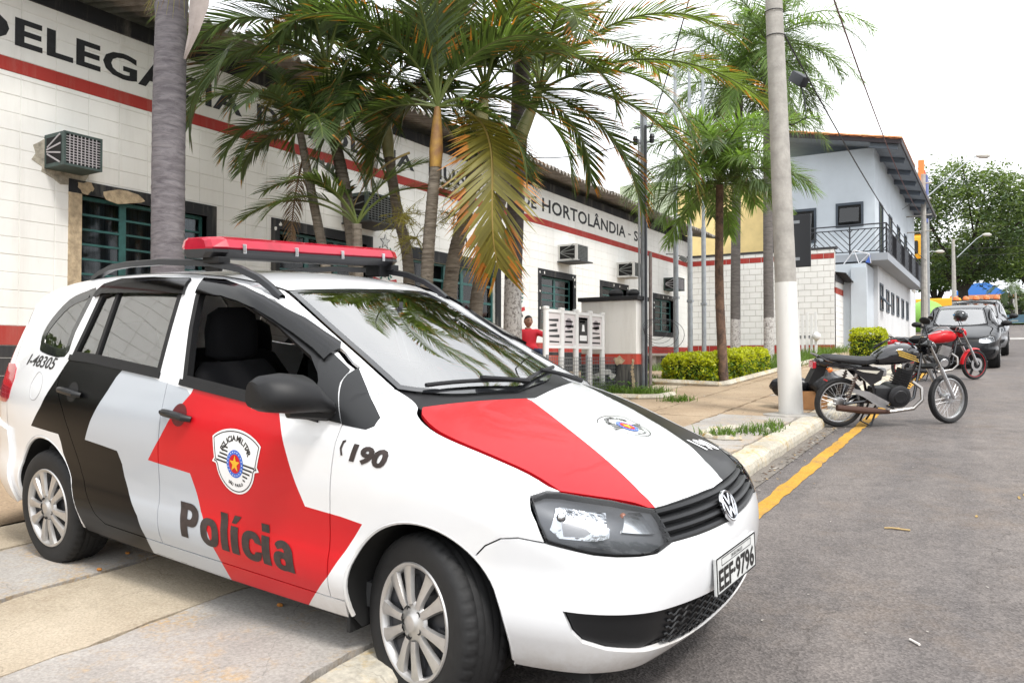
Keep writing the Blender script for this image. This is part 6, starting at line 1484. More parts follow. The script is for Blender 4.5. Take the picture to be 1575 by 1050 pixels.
hedge('clipped_hedge','yellow green clipped hedge left of the shaggy palm trunk',-5.15,-4.22,13.55,14.75,.50,7000,1)
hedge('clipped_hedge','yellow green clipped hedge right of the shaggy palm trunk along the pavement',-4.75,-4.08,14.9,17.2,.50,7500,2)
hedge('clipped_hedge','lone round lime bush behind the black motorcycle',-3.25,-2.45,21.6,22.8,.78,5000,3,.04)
# grass tufts
GR1=leafmat('grass_blade',(.10,.17,.025),.4,.35)
def grass(name,label,pts,n,seed,hmax=.10,sp=.25):
    r=random.Random(seed); m=MB()
    for k in range(n):
        cx,cy=r.choice(pts); x=cx+r.gauss(0,sp); y=cy+r.gauss(0,sp); z=G(x,y)-.01; a=r.uniform(0,6.28); h_=hmax*r.uniform(.35,1.1); w_=.006*r.uniform(.7,1.5); lx,ly=r.gauss(0,.4)*h_,r.gauss(0,.4)*h_
        dx,dy=math.cos(a)*w_,math.sin(a)*w_
        m.add([(x-dx,y-dy,z),(x+dx,y+dy,z),(x+lx*.4+dx*.7,y+ly*.4+dy*.7,z+h_*.6),(x+lx*.4-dx*.7,y+ly*.4-dy*.7,z+h_*.6)],[(0,1,2,3)]); m.add([(x+lx*.4-dx*.7,y+ly*.4-dy*.7,z+h_*.6),(x+lx*.4+dx*.7,y+ly*.4+dy*.7,z+h_*.6),(x+lx,y+ly,z+h_)],[(0,1,2)])
    o=meshobj(name,m.V,m.F,GR1); tag(o,label,'grass',kind='stuff'); return o
def line(a,b,n): return [(a[0]+(b[0]-a[0])*i/(n-1),a[1]+(b[1]-a[1])*i/(n-1)) for i in range(n)]
grass('grass','weeds growing in the pavement opening near the kerb',line((-2.45,7.9),(-2.1,8.5),6)+line((-2.05,8.2),(-2.05,8.9),4),420,1,.11,.07)
grass('grass','grass along the foot of the short gate pillar',line((-5.6,11.45),(-4.7,11.5),10)+line((-4.65,11.4),(-4.5,11.9),4),1300,2,.16,.10)
grass('grass','grass strip behind the hedges',line((-5.1,15.0),(-5.0,19),16)+line((-4.3,17.4),(-4.2,22),20),3500,3,.22,.18)
grass('grass','grass beside the white yard wall',line((-4.9,21),(-4.4,27),16)+line((-8.5,20),(-6,24),12),3500,4,.25,.3)
grass('grass','tuft at the edge of the paved path',line((-5.3,13.2),(-5.6,14.2),6)+[(-3.95,10.9),(-3.85,11.0)],700,5,.12,.09)
# broad weeds at pillar foot
W1=leafmat('weed_leaf',(.09,.20,.02),.35,.35)
r_=random.Random(5); m=MB()
for k in range(160):
    x=r_.uniform(-5.75,-4.55); y=11.5+r_.gauss(0,.06)-.05; z=G(x,y)+r_.uniform(.02,.22); a=r_.uniform(0,6.28); L_=r_.uniform(.03,.07); e=Vector((math.cos(a),math.sin(a),r_.uniform(-.2,.6))).normalized(); f=e.cross(Vector((0,0,1))).normalized(); p=Vector((x,y,z)); m.add([p,p+e*L_*.5+f*L_*.35,p+e*L_,p+e*L_*.5-f*L_*.35],[(0,1,2,3)])
tag(meshobj('weeds',m.V,m.F,W1),'broad leaved weeds at the foot of the gate pillar','weeds',kind='stuff')
# ======================= STREET FURNITURE =======================
CONC=mat('pole_concrete',(.36,.34,.31),.9,var=.18,vscale=6,bump=.3,bscale=40); WPAINT=painted_block('pole_white_paint',(.70,.69,.66),.6,(.34,.29,.25)); GALV=mat('galvanised',(.30,.32,.34),.5,.6,var=.15,vscale=8); GREYP=mat('grey_paint',(.23,.24,.25),.7,var=.15,vscale=5)
# concrete lighting pole with painted foot
P0=Vector((-2.15,10.0,sw_z(-2.15,10.0))); pole=thing('utility_pole','tall concrete pole with white painted foot beside the black motorcycle','pole',P0,(0,0,0))
lean=-VR*.035
def oct_tube(z0,z1,r0,r1,m_,nm,par,n=8):
    mb=MB(); mb.tube([(lean.x*z0,lean.y*z0,z0),(lean.x*z1,lean.y*z1,z1)],[r0,r1],n); return mb.build(nm,m_,par,True,30)
oct_tube(-.1,1.58,.142,.126,WPAINT,'painted_foot',pole,14); oct_tube(1.58,9.0,.124,.070,CONC,'shaft',pole,14)
mb=MB(); mb.lathe([(.0,.012),(.25,.012),(.33,.0),(.34,-.04)],12); mb.build('footing',CONC,pole)
for z in (4.55,4.85): 
    mb=MB(); c=lean*z; mb.tube([(c.x+.112*math.cos(t),c.y+.112*math.sin(t),z) for t in np.linspace(0,2*math.pi,17)[:-1]],.006,4,closed=True); mb.build('wire_band',IRON,pole)
# black junction box hung on cable
# road sign seen from behind
S0=Vector((-2.42,11.05,sw_z(-2.42,11.05))); sg=thing('road_sign','black backed road sign on grey post directly behind the concrete pole','sign',S0)
mb=MB(); mb.tube([(0,0,-.05),(0,0,2.55)],.042,12); mb.build('post',GREYP,sg,True)
mb=MB(); mb.box(-.10,.30,.05,.062,1.82,2.52,.01); pn=mb.build('panel',mat('sign_back_black',(.010,.011,.014),.35),sg)
for z in (1.93,2.42): mb=MB(); mb.box(-.06,.16,.035,.05,z-.02,z+.02); mb.build('bracket',GALV,sg)
# rubbish on a carton behind the pole
B0=Vector((-2.16,10.75,sw_z(-2.16,10.75))); bx=thing('cardboard_box','low brown carton under the rubbish bags behind the pole','box',B0,(0,0,R(12))); CARD=mat('cardboard',(.30,.15,.06),.85,var=.2,vscale=8)
for q in ((-.28,.28,-.2,-.19,0,.22),(-.28,.28,.19,.2,0,.22),(-.28,-.27,-.19,.19,0,.22),(.27,.28,-.19,.19,0,.22),(-.28,.28,-.2,.2,-.01,0.0)): mb=MB(); mb.box(*q); mb.build('panel',CARD,bx)
BAG=mat('bin_bag_black',(.012,.012,.014),.28,bump=.5,bscale=9)
def bag(x,y,s,seed,label):
    r=random.Random(seed); V=[];F=[];n=26;mm=16
    for i in range(n):
        a=2*math.pi*i/n
        for j in range(mm+1):
            t=math.pi*j/mm; rr=math.sin(t)**.8; z=-math.cos(t)*.5+.5; w_=1+.10*math.sin(5*a+3*z+seed)+.07*math.sin(9*a-6*z)+.06*math.sin(14*a+11*z)
            if z>.8: rr*=1-.5*(z-.8)/.2
            V.append((rr*w_*s*math.cos(a),rr*w_*s*.8*math.sin(a),z*s*1.25+(.12*s if z>.96 else 0)))
    for i in range(n):
        j2=(i+1)%n
        for j in range(mm): F.append((i*(mm+1)+j,j2*(mm+1)+j,j2*(mm+1)+j+1,i*(mm+1)+j+1))
    t=thing('rubbish_bag',label,'rubbish bag',B0+Vector((x,y,.12)),group='rubbish bags'); meshobj('bag',V,F,BAG,t,True)
    mb=MB(); mb.tube([(0,0,s*1.25),(.02,.01,s*1.25+.06),(.06,.03,s*1.25+.12)],[.03,.014,.03],7); mb.build('knot',BAG,t,True); return t
bag(-.15,0,.24,1,'black rubbish bag showing left of the white painted pole'); bag(.28,.02,.26,4,'black rubbish bag with red print showing right of the pole')
mb=MB(); mb.X=Matrix.Translation(B0+Vector((.34,-.19,.33)))@Matrix.Rotation(R(30),4,'Y'); mb.prism([(-.07,0),(.07,.012),(.07,.03),(-.07,.018)],-.004,.004,'y'); o=mb.build('red_print',mat('bag_print_red',(.5,.03,.03),.5),None); tag(o,'narrow red printed strip lying on the right rubbish bag','label')
# gate pillar wall
GP=painted_block('pillar_plaster',(.74,.725,.69),.40,(.33,.28,.22)); GPK=painted_block('pillar_black',(.010,.011,.014),.45,(.62,.58,.5)); GPR=painted_block('pillar_red',(.46,.045,.025),.35,(.6,.45,.33))
g0=Vector((-5.78,11.7,G(-5.3,11.7))); gp=thing('gate_pillar','short thick white pillar with red band, black foot and black cap','pillar',g0)
mb=MB(); mb.box(0,.95,0,.42,.56,1.40,.012); mb.build('upper',GP,gp); mb=MB(); mb.box(-.003,.953,-.003,.423,.40,.56); mb.build('red_band',GPR,gp); mb=MB(); mb.box(-.006,.956,-.006,.426,-.2,.40); mb.build('black_foot',GPK,gp)
mb=MB(); mb.box(-.04,1.0,-.05,.47,1.40,1.465,.01); mb.build('cap',mat('cap_black',(.012,.012,.014),.7),gp)
for k,(yy,zz,wy,wz,mm) in enumerate(((.42,.27,.14,.055,'a'),(.30,.22,.10,.05,'a'),(.55,.22,.06,.06,'a'),(.20,.20,.07,.04,'a'),(.66,.46,.10,.09,'b'))):
    n_=13; P=[(yy+wy*math.cos(2*math.pi*i/n_)*rng.uniform(.6,1.1),zz+wz*math.sin(2*math.pi*i/n_)*rng.uniform(.5,1.15)) for i in range(n_)]
    mb=MB(); mb.prism(P,-.012,-.004,'y'); mb.build('flaked_patch',WB if mm=='a' else PLAST,gp)
for k in range(9):
    yy=.90+rng.uniform(-.02,.03); zz=.02+k*.055; n_=8; P=[(yy+.03*math.cos(2*math.pi*i/n_)*rng.uniform(.5,1.1),zz+.04*math.sin(2*math.pi*i/n_)*rng.uniform(.5,1.2)) for i in range(n_)]; mb=MB(); mb.prism(P,-.012,-.004,'y'); mb.build('flaked_edge',PLAST,gp)
for x,s in ((.62,.10),(.02+.9,.09)):
    t=thing('black_bundle','small dark bundle on top of the gate pillar, '+('left one' if x<.7 else 'right one'),'bundle',g0+Vector((x-.1,.2,1.465))); mb=MB(); mb.ball((0,0,s*.6),s*1.3,10,6,(1,.8,.6)); mb.build('bundle',mat('cap_black',(.012,.012,.014),.7),t,True)
# kerb at grass patch
mb=MB(); mb.tube([(-5.2,11.1,G(-4.9,11.1)+.01),(-4.5,11.0,G(-4.5,11.0)+.02),(-4.25,11.15,G(-4.25,11.15)+.02),(-4.2,11.6,G(-4.2,11.6)+.02)],.055,6); o=mb.build('planter_edging',KERB,None); tag(o,'pale curved edging stone round the weeds at the pillar','edging')
mb=MB(); mb.tube([(-5.35,13.4,G(-5.35,13.4)+.02),(-4.05,13.42,G(-4.05,13.42)+.03),(-3.98,13.6,G(-3.98,13.6)+.03),(-3.98,17.6,G(-3.98,17.6)+.03),(-3.95,24,G(-3.95,24)+.03)],.06,6); o=mb.build('hedge_kerb',KERB,None); tag(o,'pale kerb round the hedge bed','kerb')
mb=MB(); mb.tube([(-2.28+.32*math.cos(t),8.12+.42*math.sin(t),sw_z(-2.28,8.12+.42*math.sin(t))+.012) for t in np.linspace(.6,5.2,22)],[.03+.012*math.sin(k*2.1) for k in range(22)],6); o=mb.build('tree_pit_ring',KERB,None); tag(o,'worn broken concrete ring in the pavement around weeds','ring')
# metal service pole with conduits
p0=Vector((-4.80,11.95,G(-4.8,11.95))); sp=thing('service_pole','slim grey metal pole with conduit and coiled wires at the gate pillar','pole',p0)
mb=MB(); mb.tube([(0,0,-.05),(0,0,4.45)],.055,12); mb.build('shaft',GALV,sp,True)
mb=MB(); mb.tube([(.06,-.07,0),(.06,-.07,4.2)],.02,8); mb.build('conduit',IRON,sp,True); mb=MB(); mb.tube([(-.06,-.05,.1),(-.06,-.05,4.0)],.016,8); mb.build('conduit',GREYP,sp,True)
mb=MB(); mb.tube([(.10,.0,0),(.10,.02,2.2)],.028,8); mb.build('pipe',mat('pipe_rust',(.16,.13,.12),.7,var=.3,vscale=9),sp,True)
for z in (3.95,4.2): mb=MB(); mb.tube([(-.16,0,z),(.16,0,z)],.015,6); mb.build('cross_arm',GALV,sp); 
for x in (-.14,.14):
    mb=MB(); mb.lathe([(.0,-.07),(.03,-.07),(.045,-.02),(.03,0),(.045,.02),(.03,.07),(.0,.07)],10,org=(x,0,4.0)); mb.build('insulator',IRON,sp,True)
for k in range(5):
    mb=MB(); c=Vector((.15+.05*k,-.02,1.02-.03*k)); rr=.13+.03*k; mb.tube([tuple(c+VR*rr*math.cos(t)*1.2+Vector((0,0,rr*math.sin(t)))+VF*.02*math.sin(3*t+k)) for t in np.linspace(0,2*math.pi,25)[:-1]],.004,4,closed=True); mb.build('wire_coil',IRON,sp)
# flag poles
for k,(px,d,h_,lab) in enumerate(((1040,16.5,6.5,'nearest bare steel flagpole, left of the three'),(1062,17.6,6.9,'middle bare steel flagpole of the three'),(1083,18.6,7.45,'farthest bare steel flagpole, right of the three'))):
    q=vp(px,550,d); q=Vector((q.x,q.y,G(q.x,q.y))); t=thing('flagpole',lab,'flagpole',q,group='flagpoles'); 
    mb=MB(); mb.tube([(0,0,0),(0,0,h_*.45)],.052,10); mb.build('lower_tube',GALV,t,True); mb=MB(); mb.tube([(0,0,h_*.45),(0,0,h_)],[.04,.032],10); mb.build('upper_tube',GALV,t,True); mb=MB(); mb.ball((0,0,h_+.03),.05); mb.build('finial',GALV,t,True)
    mb=MB(); mb.box(-.06,.06,-.06,.06,1.55,1.6); mb.build('clamp',GALV,t)
# notice boards
n0=Vector((-5.36,9.75,G(-5.36,10.5))); nb=thing('notice_board','white posted notice board with four framed black and white posters','notice board',n0); WPL=mat('white_pvc',(.72,.72,.71),.5,var=.05,vscale=5)
for k in range(5):
    y=.46*k; mb=MB(); mb.tube([(0,y,-.2),(0,y,1.22-.0*k)],.042,12); mb.build('post',WPL,nb,True); mb=MB(); mb.lathe([(.05,1.20),(.05,1.235),(.0,1.245)],12,org=(0,y,0)); mb.build('post_cap',WPL,nb)
    if k<4:
        for z in (1.16,.66): mb=MB(); mb.box(-.02,.02,y+.04,y+.42,z,z+.045); mb.build('rail',WPL,nb)
        mb=MB(); mb.box(-.008,.008,y+.05,y+.41,.71,1.155); ps=mb.build('poster_sheet',mat('poster_paper',(.62,.58,.58),.7),nb)
        r=random.Random(k+40)
        if k==2: mb=MB(); mb.prism([(y+.08,.74),(y+.38,.74),(y+.38,1.13),(y+.08,1.13)],.0085,.0095,'x'); mb.build('poster_ink',INK,ps); mb=MB(); mb.prism([(y+.18,.92),(y+.28,.92),(y+.26,1.02),(y+.20,1.02)],.0098,.0105,'x'); mb.build('poster_figure',WHT,ps); mb=MB(); mb.prism([(y+.11,.78),(y+.35,.78),(y+.35,.86),(y+.11,.86)],.0098,.0105,'x'); mb.build('poster_caption',WHT,ps)
        for q in range(5 if k!=2 else 2):
            z=.74+.075*q if k!=2 else 1.05+.04*q; a=r.uniform(.07,.12); b=r.uniform(.30,.39)
            mb=MB(); mb.prism([(y+a,z),(y+b,z),(y+b,z+r.uniform(.02,.05)),(y+a,z+.025)],.0085,.0095,'x'); mb.build('poster_print',INK if k!=2 else WHT,ps)
        if k in (1,3): mb=MB(); mb.prism([(y+.12+.1*math.cos(t)+.1,1.02+.08*math.sin(t)) for t in np.linspace(0,2*math.pi,13)[:-1]],.0085,.0095,'x'); mb.build('poster_picture',mat('poster_grey',(.25,.22,.24),.7),ps)
# wire mesh fence in front of the boards
f0=Vector((-5.18,9.5,G(-5.18,10.5))); fe=thing('wire_mesh_fence','low wire mesh fence panel in front of the notice board','fence',f0); mb=MB()
for k in range(45): mb.tube([(0,.055*k,-.05),(0,.055*k,.58)],.0035,4,cap=False)
for k in range(12): mb.tube([(.004,0,.0+.053*k),(.004,2.42,.0+.053*k)],.0035,4,cap=False)
o=mb.build('mesh',mat('mesh_grey',(.10,.11,.115),.6),fe); o['kind']='stuff'
for y in (0,1.21,2.42): mb=MB(); mb.tube([(-.02,y,-.2),(-.02,y,.62)],.02,8); mb.build('post',GREYP,fe,True)
# low painted seat wall where the man rests
w0=Vector((-8.35,12.9,.93)); sw_=thing('low_wall','low cream wall with red edge in front of the entrance','wall',w0); mb=MB(); mb.box(-.2,.25,0,2.4,0,.42,.02); mb.build('wall',mat('cream_wall',(.52,.43,.30),.9,var=.2,vscale=5),sw_); mb=MB(); mb.box(.25,.27,.9,2.4,.22,.42); mb.build('red_edge',WRO,sw_)
# stone bench near the corner
sb=thing('stone_bench','grey slab bench in shade by the far window','bench',vp(1040,568,22.5)); 
bq=vp(1040,568,22.5); sb.location=(bq.x,bq.y,.95); mb=MB(); mb.box(-.9,.9,-.25,.25,.40,.47,.01); mb.build('seat',CG,sb)
for x in (-.6,.6): mb=MB(); mb.box(x-.08,x+.08,-.2,.2,0,.40); mb.build('leg',CG,sb)
# white picket guard at the tree foot
pg=thing('picket_guard','small white picket guard against the yard wall behind the sign','fence',vp(1243,548,23)); q=vp(1243,548,23); pg.location=(q.x,q.y,G(q.x,q.y)); 
for k in range(5): mb=MB(); mb.box(.12*k-.3,.12*k-.23,-.02,.02,0,1.25-.1*(k%2),.005); mb.build('picket',WPL,pg)
mb=MB(); mb.box(-.32,.30,.02,.04,.5,.58); mb.build('rail',GREYP,pg)
mb=MB(); mb.ball((.24,-.06,.55),.12); mb.build('white_globe',WPL,pg,True)
# ======================= MOTORCYCLES =======================
TYRE2=mat('moto_tyre',(.014,.014,.015),.7,var=.3,vscale=20); BLKG=mat('gloss_black',(.008,.008,.01),.12,0,1); ENG=mat('engine_black',(.018,.018,.02),.5,.3,var=.3,vscale=20); ALU=mat('alloy',(.55,.55,.56),.32,.85,var=.1,vscale=15); EXH=mat('exhaust_chrome',(.40,.38,.36),.28,.95); SEATV=mat('seat_vinyl',(.014,.014,.016),.55); RUST=mat('rust_brown',(.06,.025,.015),.7)
def loft(secs,n=14,p=2.4):
    """secs: (x, zc, half width, half height)"""
    V=[];F=[]
    for x,zc,w_,h_ in secs:
        for k in range(n):
            t=2*math.pi*k/n; c,s=math.cos(t),math.sin(t); q=(abs(c)**p+abs(s)**p)**(-1/p); V.append((x,w_*c*q,zc+h_*s*q))
    for i in range(len(secs)-1):
        for k in range(n): F.append((i*n+k,i*n+(k+1)%n,(i+1)*n+(k+1)%n,(i+1)*n+k))
    F.append(tuple(range(n-1,-1,-1))); F.append(tuple((len(secs)-1)*n+k for k in range(n))); return V,F
def motorcycle(label,pos,heading,lean,steer,paint,red=False,R_=.288,WB=1.32,spoked=True):
    t=thing('motorcycle',label,'motorcycle',pos,(0,0,0)); t.rotation_mode='XYZ'
    t.rotation_euler=(R(lean),0,0)
    t.matrix_world=Matrix.Translation(pos)@Matrix.Rotation(R(heading),4,'Z')@Matrix.Rotation(R(2.86*math.sin(R(heading))*-1),4,'Y')@Matrix.Rotation(R(lean),4,'X')
    def wheel(loc,par,nm):
        w_=bpy.data.objects.new(nm,None); link(w_,par); w_.location=loc
        m=MB(); m.lathe([(R_-.052,-.022),(R_-.04,-.036),(R_-.018,-.040),(R_-.004,-.026),(R_,0),(R_-.004,.026),(R_-.018,.040),(R_-.04,.036),(R_-.052,.022)],40,'y'); m.build('tyre',TYRE2,w_,True)
        m=MB(); m.lathe([(R_-.050,-.022),(R_-.062,-.024),(R_-.066,-.012),(R_-.066,.012),(R_-.062,.024),(R_-.050,.022)],40,'y'); m.build('rim',ALU if spoked else mat('rim_black_red',(.02,.01,.01),.4),w_,True)
        m=MB(); m.lathe([(.0,-.055),(.05,-.055),(.062,-.035),(.062,.035),(.05,.055),(0,.055)],20,'y'); m.build('hub',ALU if spoked else ENG,w_,True)
        if spoked:
            m=MB()
            for k in range(30):
                a=2*math.pi*k/30; b=a+(.32 if k%2 else -.32); s_=-.04 if k%4<2 else .04; m.tube([(.055*math.cos(b),s_,-.055*math.sin(b)),((R_-.064)*math.cos(a),0,-(R_-.064)*math.sin(a))],.0022,4,cap=False)
            o=m.build('spokes',ALU,w_); o['kind']='stuff'
        else:
            for k in range(5):
                m=MB(); m.X=Matrix.Rotation(2*math.pi*k/5,4,'Y'); m.box(.05,R_-.06,-.012,.012,-.022,.022,.005); m.build('spoke',ENG,w_)
            m=MB(); m.lathe([(R_-.050,-.026),(R_-.056,-.0275),(R_-.050,-.029)],40,'y'); m.build('rim_tape',mat('tape_red',(.6,.02,.03),.5),w_,True)
            m=MB(); m.lathe([(.075,-.066),(.125,-.066),(.125,-.061),(.075,-.061)],30,'y',close=True); m.build('brake_disc',ALU,w_,True)
        return w_
    wheel((0,0,R_),t,'rear_wheel')
    # steering assembly
    st=bpy.data.objects.new('steering',None); link(st,t); hx,hz=WB-.38,.86; rake=R(26)
    st.matrix_local=Matrix.Translation((hx,0,hz))@Matrix.Rotation(-rake,4,'Y')@Matrix.Rotation(R(steer),4,'Z')
    # in steering frame z is the steering axis; axle lies below
    ax=Matrix.Rotation(rake,4,'Y')@Vector((WB-hx,0,R_-hz)); ax=Vector((ax.x,0,ax.z))
    wf=wheel((ax.x,0,ax.z),st,'front_wheel'); 
    for s_ in (-1,1):
        m=MB(); m.tube([(ax.x*.75,s_*.085,.06),(ax.x*.95,s_*.085,ax.z*.42)],.016,8); m.build('fork_stanchion',EXH,st,True); m=MB(); m.tube([(ax.x*.95,s_*.085,ax.z*.40),(ax.x,s_*.085,ax.z)],[.024,.02],8); m.build('fork_slider',ALU,st,True)
        m=MB(); m.tube([(-.02,s_*.04,.10),(-.03,s_*.12,.19),(-.10,s_*.27,.22),(-.20,s_*.36,.20)],.011,7); m.build('handlebar',ALU if red else BLKG,st,True); m=MB(); m.tube([(-.16,s_*.33,.205),(-.25,s_*.40,.18)],.018,8); m.build('grip',RUB,st,True)
        m=MB(); m.tube([(-.06,s_*.25,.24),(.02,s_*.36,.225)],.006,5); m.build('lever',ALU,st)
        if red or s_<0: m=MB(); m.tube([(-.08,s_*.26,.22),(-.10,s_*.30,.40)],.006,5); mi=m.build('mirror_stem',IRON,st); m=MB(); m.ball((-.10,s_*.33,.43),.06,12,7,(.35,1.2,.75)); m.build('mirror_head',PLB,mi,True)
    m=MB(); m.box(ax.x*.75-.03,ax.x*.75+.03,-.11,.11,.03,.06,.006); m.build('yoke',ENG,st); m=MB(); m.box(-.03,.06,-.1,.1,-.22,-.19,.006); m.build('yoke',ENG,st)
    m=MB(); m.X=Matrix.Translation((.12,0,-.02))@Matrix.Rotation(R(10),4,'Y'); m.lathe([(.0,-.10),(.06,-.09),(.085,-.03),(.092,.02),(.085,.03)],20,'x'); hl=m.build('headlight_shell',PR if red else BLKG,st,True); m=MB(); m.X=Matrix.Translation((.12,0,-.02))@Matrix.Rotation(R(10),4,'Y'); m.lathe([(.083,.03),(.05,.042),(0,.046)],20,'x'); m.build('headlight_lens',GH,hl,True)
    m=MB(); m.box(-.02,.08,-.09,.09,.10,.17,.02); m.build('instrument_pod',PLB,st,True)
    # front mudguard
    V=[];F=[]
    for k in range(15):
        a=R(150-105*k/14); rr=R_+.025
        for yy,dr in ((-.055,-.02),(-.03,.0),(0,.008),(.03,0),(.055,-.02)): V.append((ax.x+(rr+dr)*math.cos(a+rake*0),yy,ax.z+(rr+dr)*math.sin(a)))
    for i in range(14):
        for k in range(4): F.append((i*5+k,i*5+k+1,i*5+k+6,i*5+k+5))
    if red: meshobj('front_mudguard',V,F,PR,st,True)
    else:
        m=MB(); 
        for k in range(3): m.tube([(.05+.01*k,.05,.05),(.16,.06+.01*k,-.22),(.10,.05,-.48),(ax.x*.9,.03,ax.z*.8)],.005,5)
        m.build('brake_cable',IRON,st)
    # frame
    for s_ in (-1,1):
        m=MB(); m.tube([(hx,s_*.02,hz-.02),(hx-.03,s_*.05,.70),(WB-.50,s_*.11,.34),(WB-.66,s_*.12,.24),(.42,s_*.11,.25),(.36,s_*.10,.40),(.30,s_*.10,.66),(-.14,s_*.09,.74)],.017,7); m.build('frame_tube',BLKG,t,True)
        m=MB(); m.tube([(0,s_*.10,R_),(.40,s_*.10,.33)],.018,7); m.build('swing_arm',BLKG,t,True)
        m=MB(); m.tube([(.0+.03,s_*.125,R_+.03),(.13,s_*.125,.64)],.014,7); sh=m.build('shock_absorber',EXH,t,True); m=MB(); m.tube([tuple(Vector((.035+.085*k/70,s_*.125,.36+.25*k/70))+Vector((.026*math.cos(k*.75),.026*math.sin(k*.75),0))) for k in range(71)],.006,4); m.build('spring',RUST if not red else PR,sh,True)
    # tank
    V,F=loft([(.36,.765,.05,.03),(.40,.785,.11,.07),(.50,.815,.135,.105),(.64,.835,.145,.12),(.76,.84,.14,.115),(.85,.84,.11,.09),(.90,.835,.06,.05)],18,2.3); m=MB(); m.add(V,F); tk=m.build('tank',paint,t,True)
    m=MB(); m.lathe([(.0,.012),(.03,.012),(.035,0)],14,org=(.66,0,.955)); m.build('filler_cap',ALU,tk,True)
    if not red:
        for s_ in (-1,1):
            for k in range(3):
                m=MB(); V=[];F=[]
                for i in range(9):
                    f=i/8; x=.58+.27*f+.012*k; z=.90-.095*f-.028*k+.0; yy=.146-.045*max(0,(f-.5)*2)**2-.012*k*0; w_=.010*(1-f*.6)
                    V+=[(x,s_*(yy-.02*(z-.84)**2*20),z-w_),(x,s_*(yy-.02*(z-.84)**2*20),z+w_)]
                F=[(2*i,2*i+1,2*i+3,2*i+2) for i in range(8)]; m.add(V,F); m.build('tank_stripe',mat('stripe_gold',(.55,.36,.08),.35),tk,True)
    # seat
    V,F=loft([(-.22,.815,.09,.02),(-.18,.815,.125,.038),(-.02,.80,.135,.045),(.14,.775,.13,.05),(.26,.765,.115,.05),(.38,.775,.075,.045),(.42,.79,.04,.02)],14,2.6); m=MB(); m.add(V,F); m.build('seat',SEATV,t,True)
    # side panel / tail
    for s_ in (-1,1):
        m=MB(); V=[(.08,s_*.115,.70),(.20,s_*.13,.72),(.36,s_*.125,.71),(.46,s_*.11,.66),(.42,s_*.13,.56),(.30,s_*.14,.50),(.18,s_*.13,.60)]; Vi=[(x,y-s_*.02,z) for x,y,z in V]; nn=len(V); m.add(V+Vi,[tuple(range(nn)),tuple(range(2*nn-1,nn-1,-1))]+[(i,(i+1)%nn,nn+(i+1)%nn,nn+i) for i in range(nn)]); sp_=m.build('side_panel',paint if not red else ENG,t)
        if not red: m=MB(); m.add([(.12,s_*.137,.69),(.40,s_*.134,.665),(.36,s_*.1385,.635),(.20,s_*.1385,.66)],[(0,1,2,3)]); m.build('panel_stripe',mat('stripe_silver',(.5,.47,.4),.4),sp_)
    V,F=loft([(-.32,.765,.05,.03),(-.28,.765,.085,.05),(-.12,.745,.10,.055),(.05,.725,.105,.05),(.20,.71,.10,.03)],12,2.6); m=MB(); m.add(V,F); tl=m.build('tail_cowl',PR if red else BLKG,t,True); m=MB(); m.box(-.35,-.31,-.06,.06,.70,.78,.01); m.build('tail_light',REDL,tl)
    m=MB(); m.prism([(-.30,.74),(-.18,.72),(-.22,.62),(-.36,.52),(-.40,.54)],-.06,.06,'y'); m.build('rear_mudguard',PLB,t)
    m=MB(); m.tube([(-.05,.10,.76),(-.22,.11,.80),(-.31,.10,.86)],.011,6); m.tube([(-.05,-.10,.76),(-.22,-.11,.80),(-.31,-.10,.86),(-.31,.10,.86)],.011,6); m.build('grab_rail',BLKG,t,True)
    for s_ in (-1,1): m=MB(); m.tube([(-.20,s_*.08,.70),(-.20,s_*.15,.70)],.008,5); m.ball((-.20,s_*.17,.70),.03); m.build('indicator',ORG,t,True)
    # engine
    m=MB(); m.X=Matrix.Translation((WB-.68,0,.36)); m.lathe([(.0,-.16),(.10,-.16),(.13,-.14),(.13,.14),(.10,.16),(0,.16)],24,'y'); m.X=None; m.box(WB-.95,WB-.62,-.11,.11,.28,.46,.03); en=m.build('crankcase',ENG,t,True)
    m=MB(); m.X=Matrix.Translation((WB-.60,0,.52))@Matrix.Rotation(R(18),4,'Y')
    for k in range(8): m.box(-.085,.085,-.085,.085,-.10+.028*k,-.088+.028*k,.0)
    m.box(-.06,.06,-.065,.065,-.12,.14); m.build('cylinder_fins',ALU if red else ENG,t)
    m=MB(); m.lathe([(.0,-.168),(.07,-.168),(.085,-.155)],20,'y',(WB-.68,0,.36)); m.build('clutch_cover',ALU if red else ENG,en,True)
    m=MB(); m.box(.34,.52,-.07,.07,.58,.68,.03); m.build('carburettor',ALU,t,True)
    # exhaust on the right side
    m=MB(); m.tube([(WB-.50,-.07,.52),(WB-.42,-.12,.45),(WB-.42,-.15,.32),(WB-.52,-.15,.22),(WB-.80,-.15,.19)],.021,9); m.build('header_pipe',EXH,t,True)
    m=MB(); m.tube([(WB-.80,-.15,.19),(.42,-.15,.20),(.25,-.155,.215),(-.10,-.16,.26)],[.022,.032,.042,.036],10); m.build('silencer',RUST if not red else ENG,t,True)
    m=MB(); V=[(.10,-.135,.47),(.30,-.145,.42),(.52,-.14,.30),(.50,-.14,.22),(.40,-.145,.25),(.22,-.145,.37),(.08,-.135,.43)]; Vi=[(x,y+.03,z) for x,y,z in V]; nn=len(V); m.add(V+Vi,[tuple(range(nn)),tuple(range(2*nn-1,nn-1,-1))]+[(i,(i+1)%nn,nn+(i+1)%nn,nn+i) for i in range(nn)]); m.build('footrest_bracket',ALU,t)
    for s_ in (-1,1): m=MB(); m.tube([(.50,s_*.12,.26),(.50,s_*.27,.26)],.014,7); m.build('foot_peg',RUB,t,True)
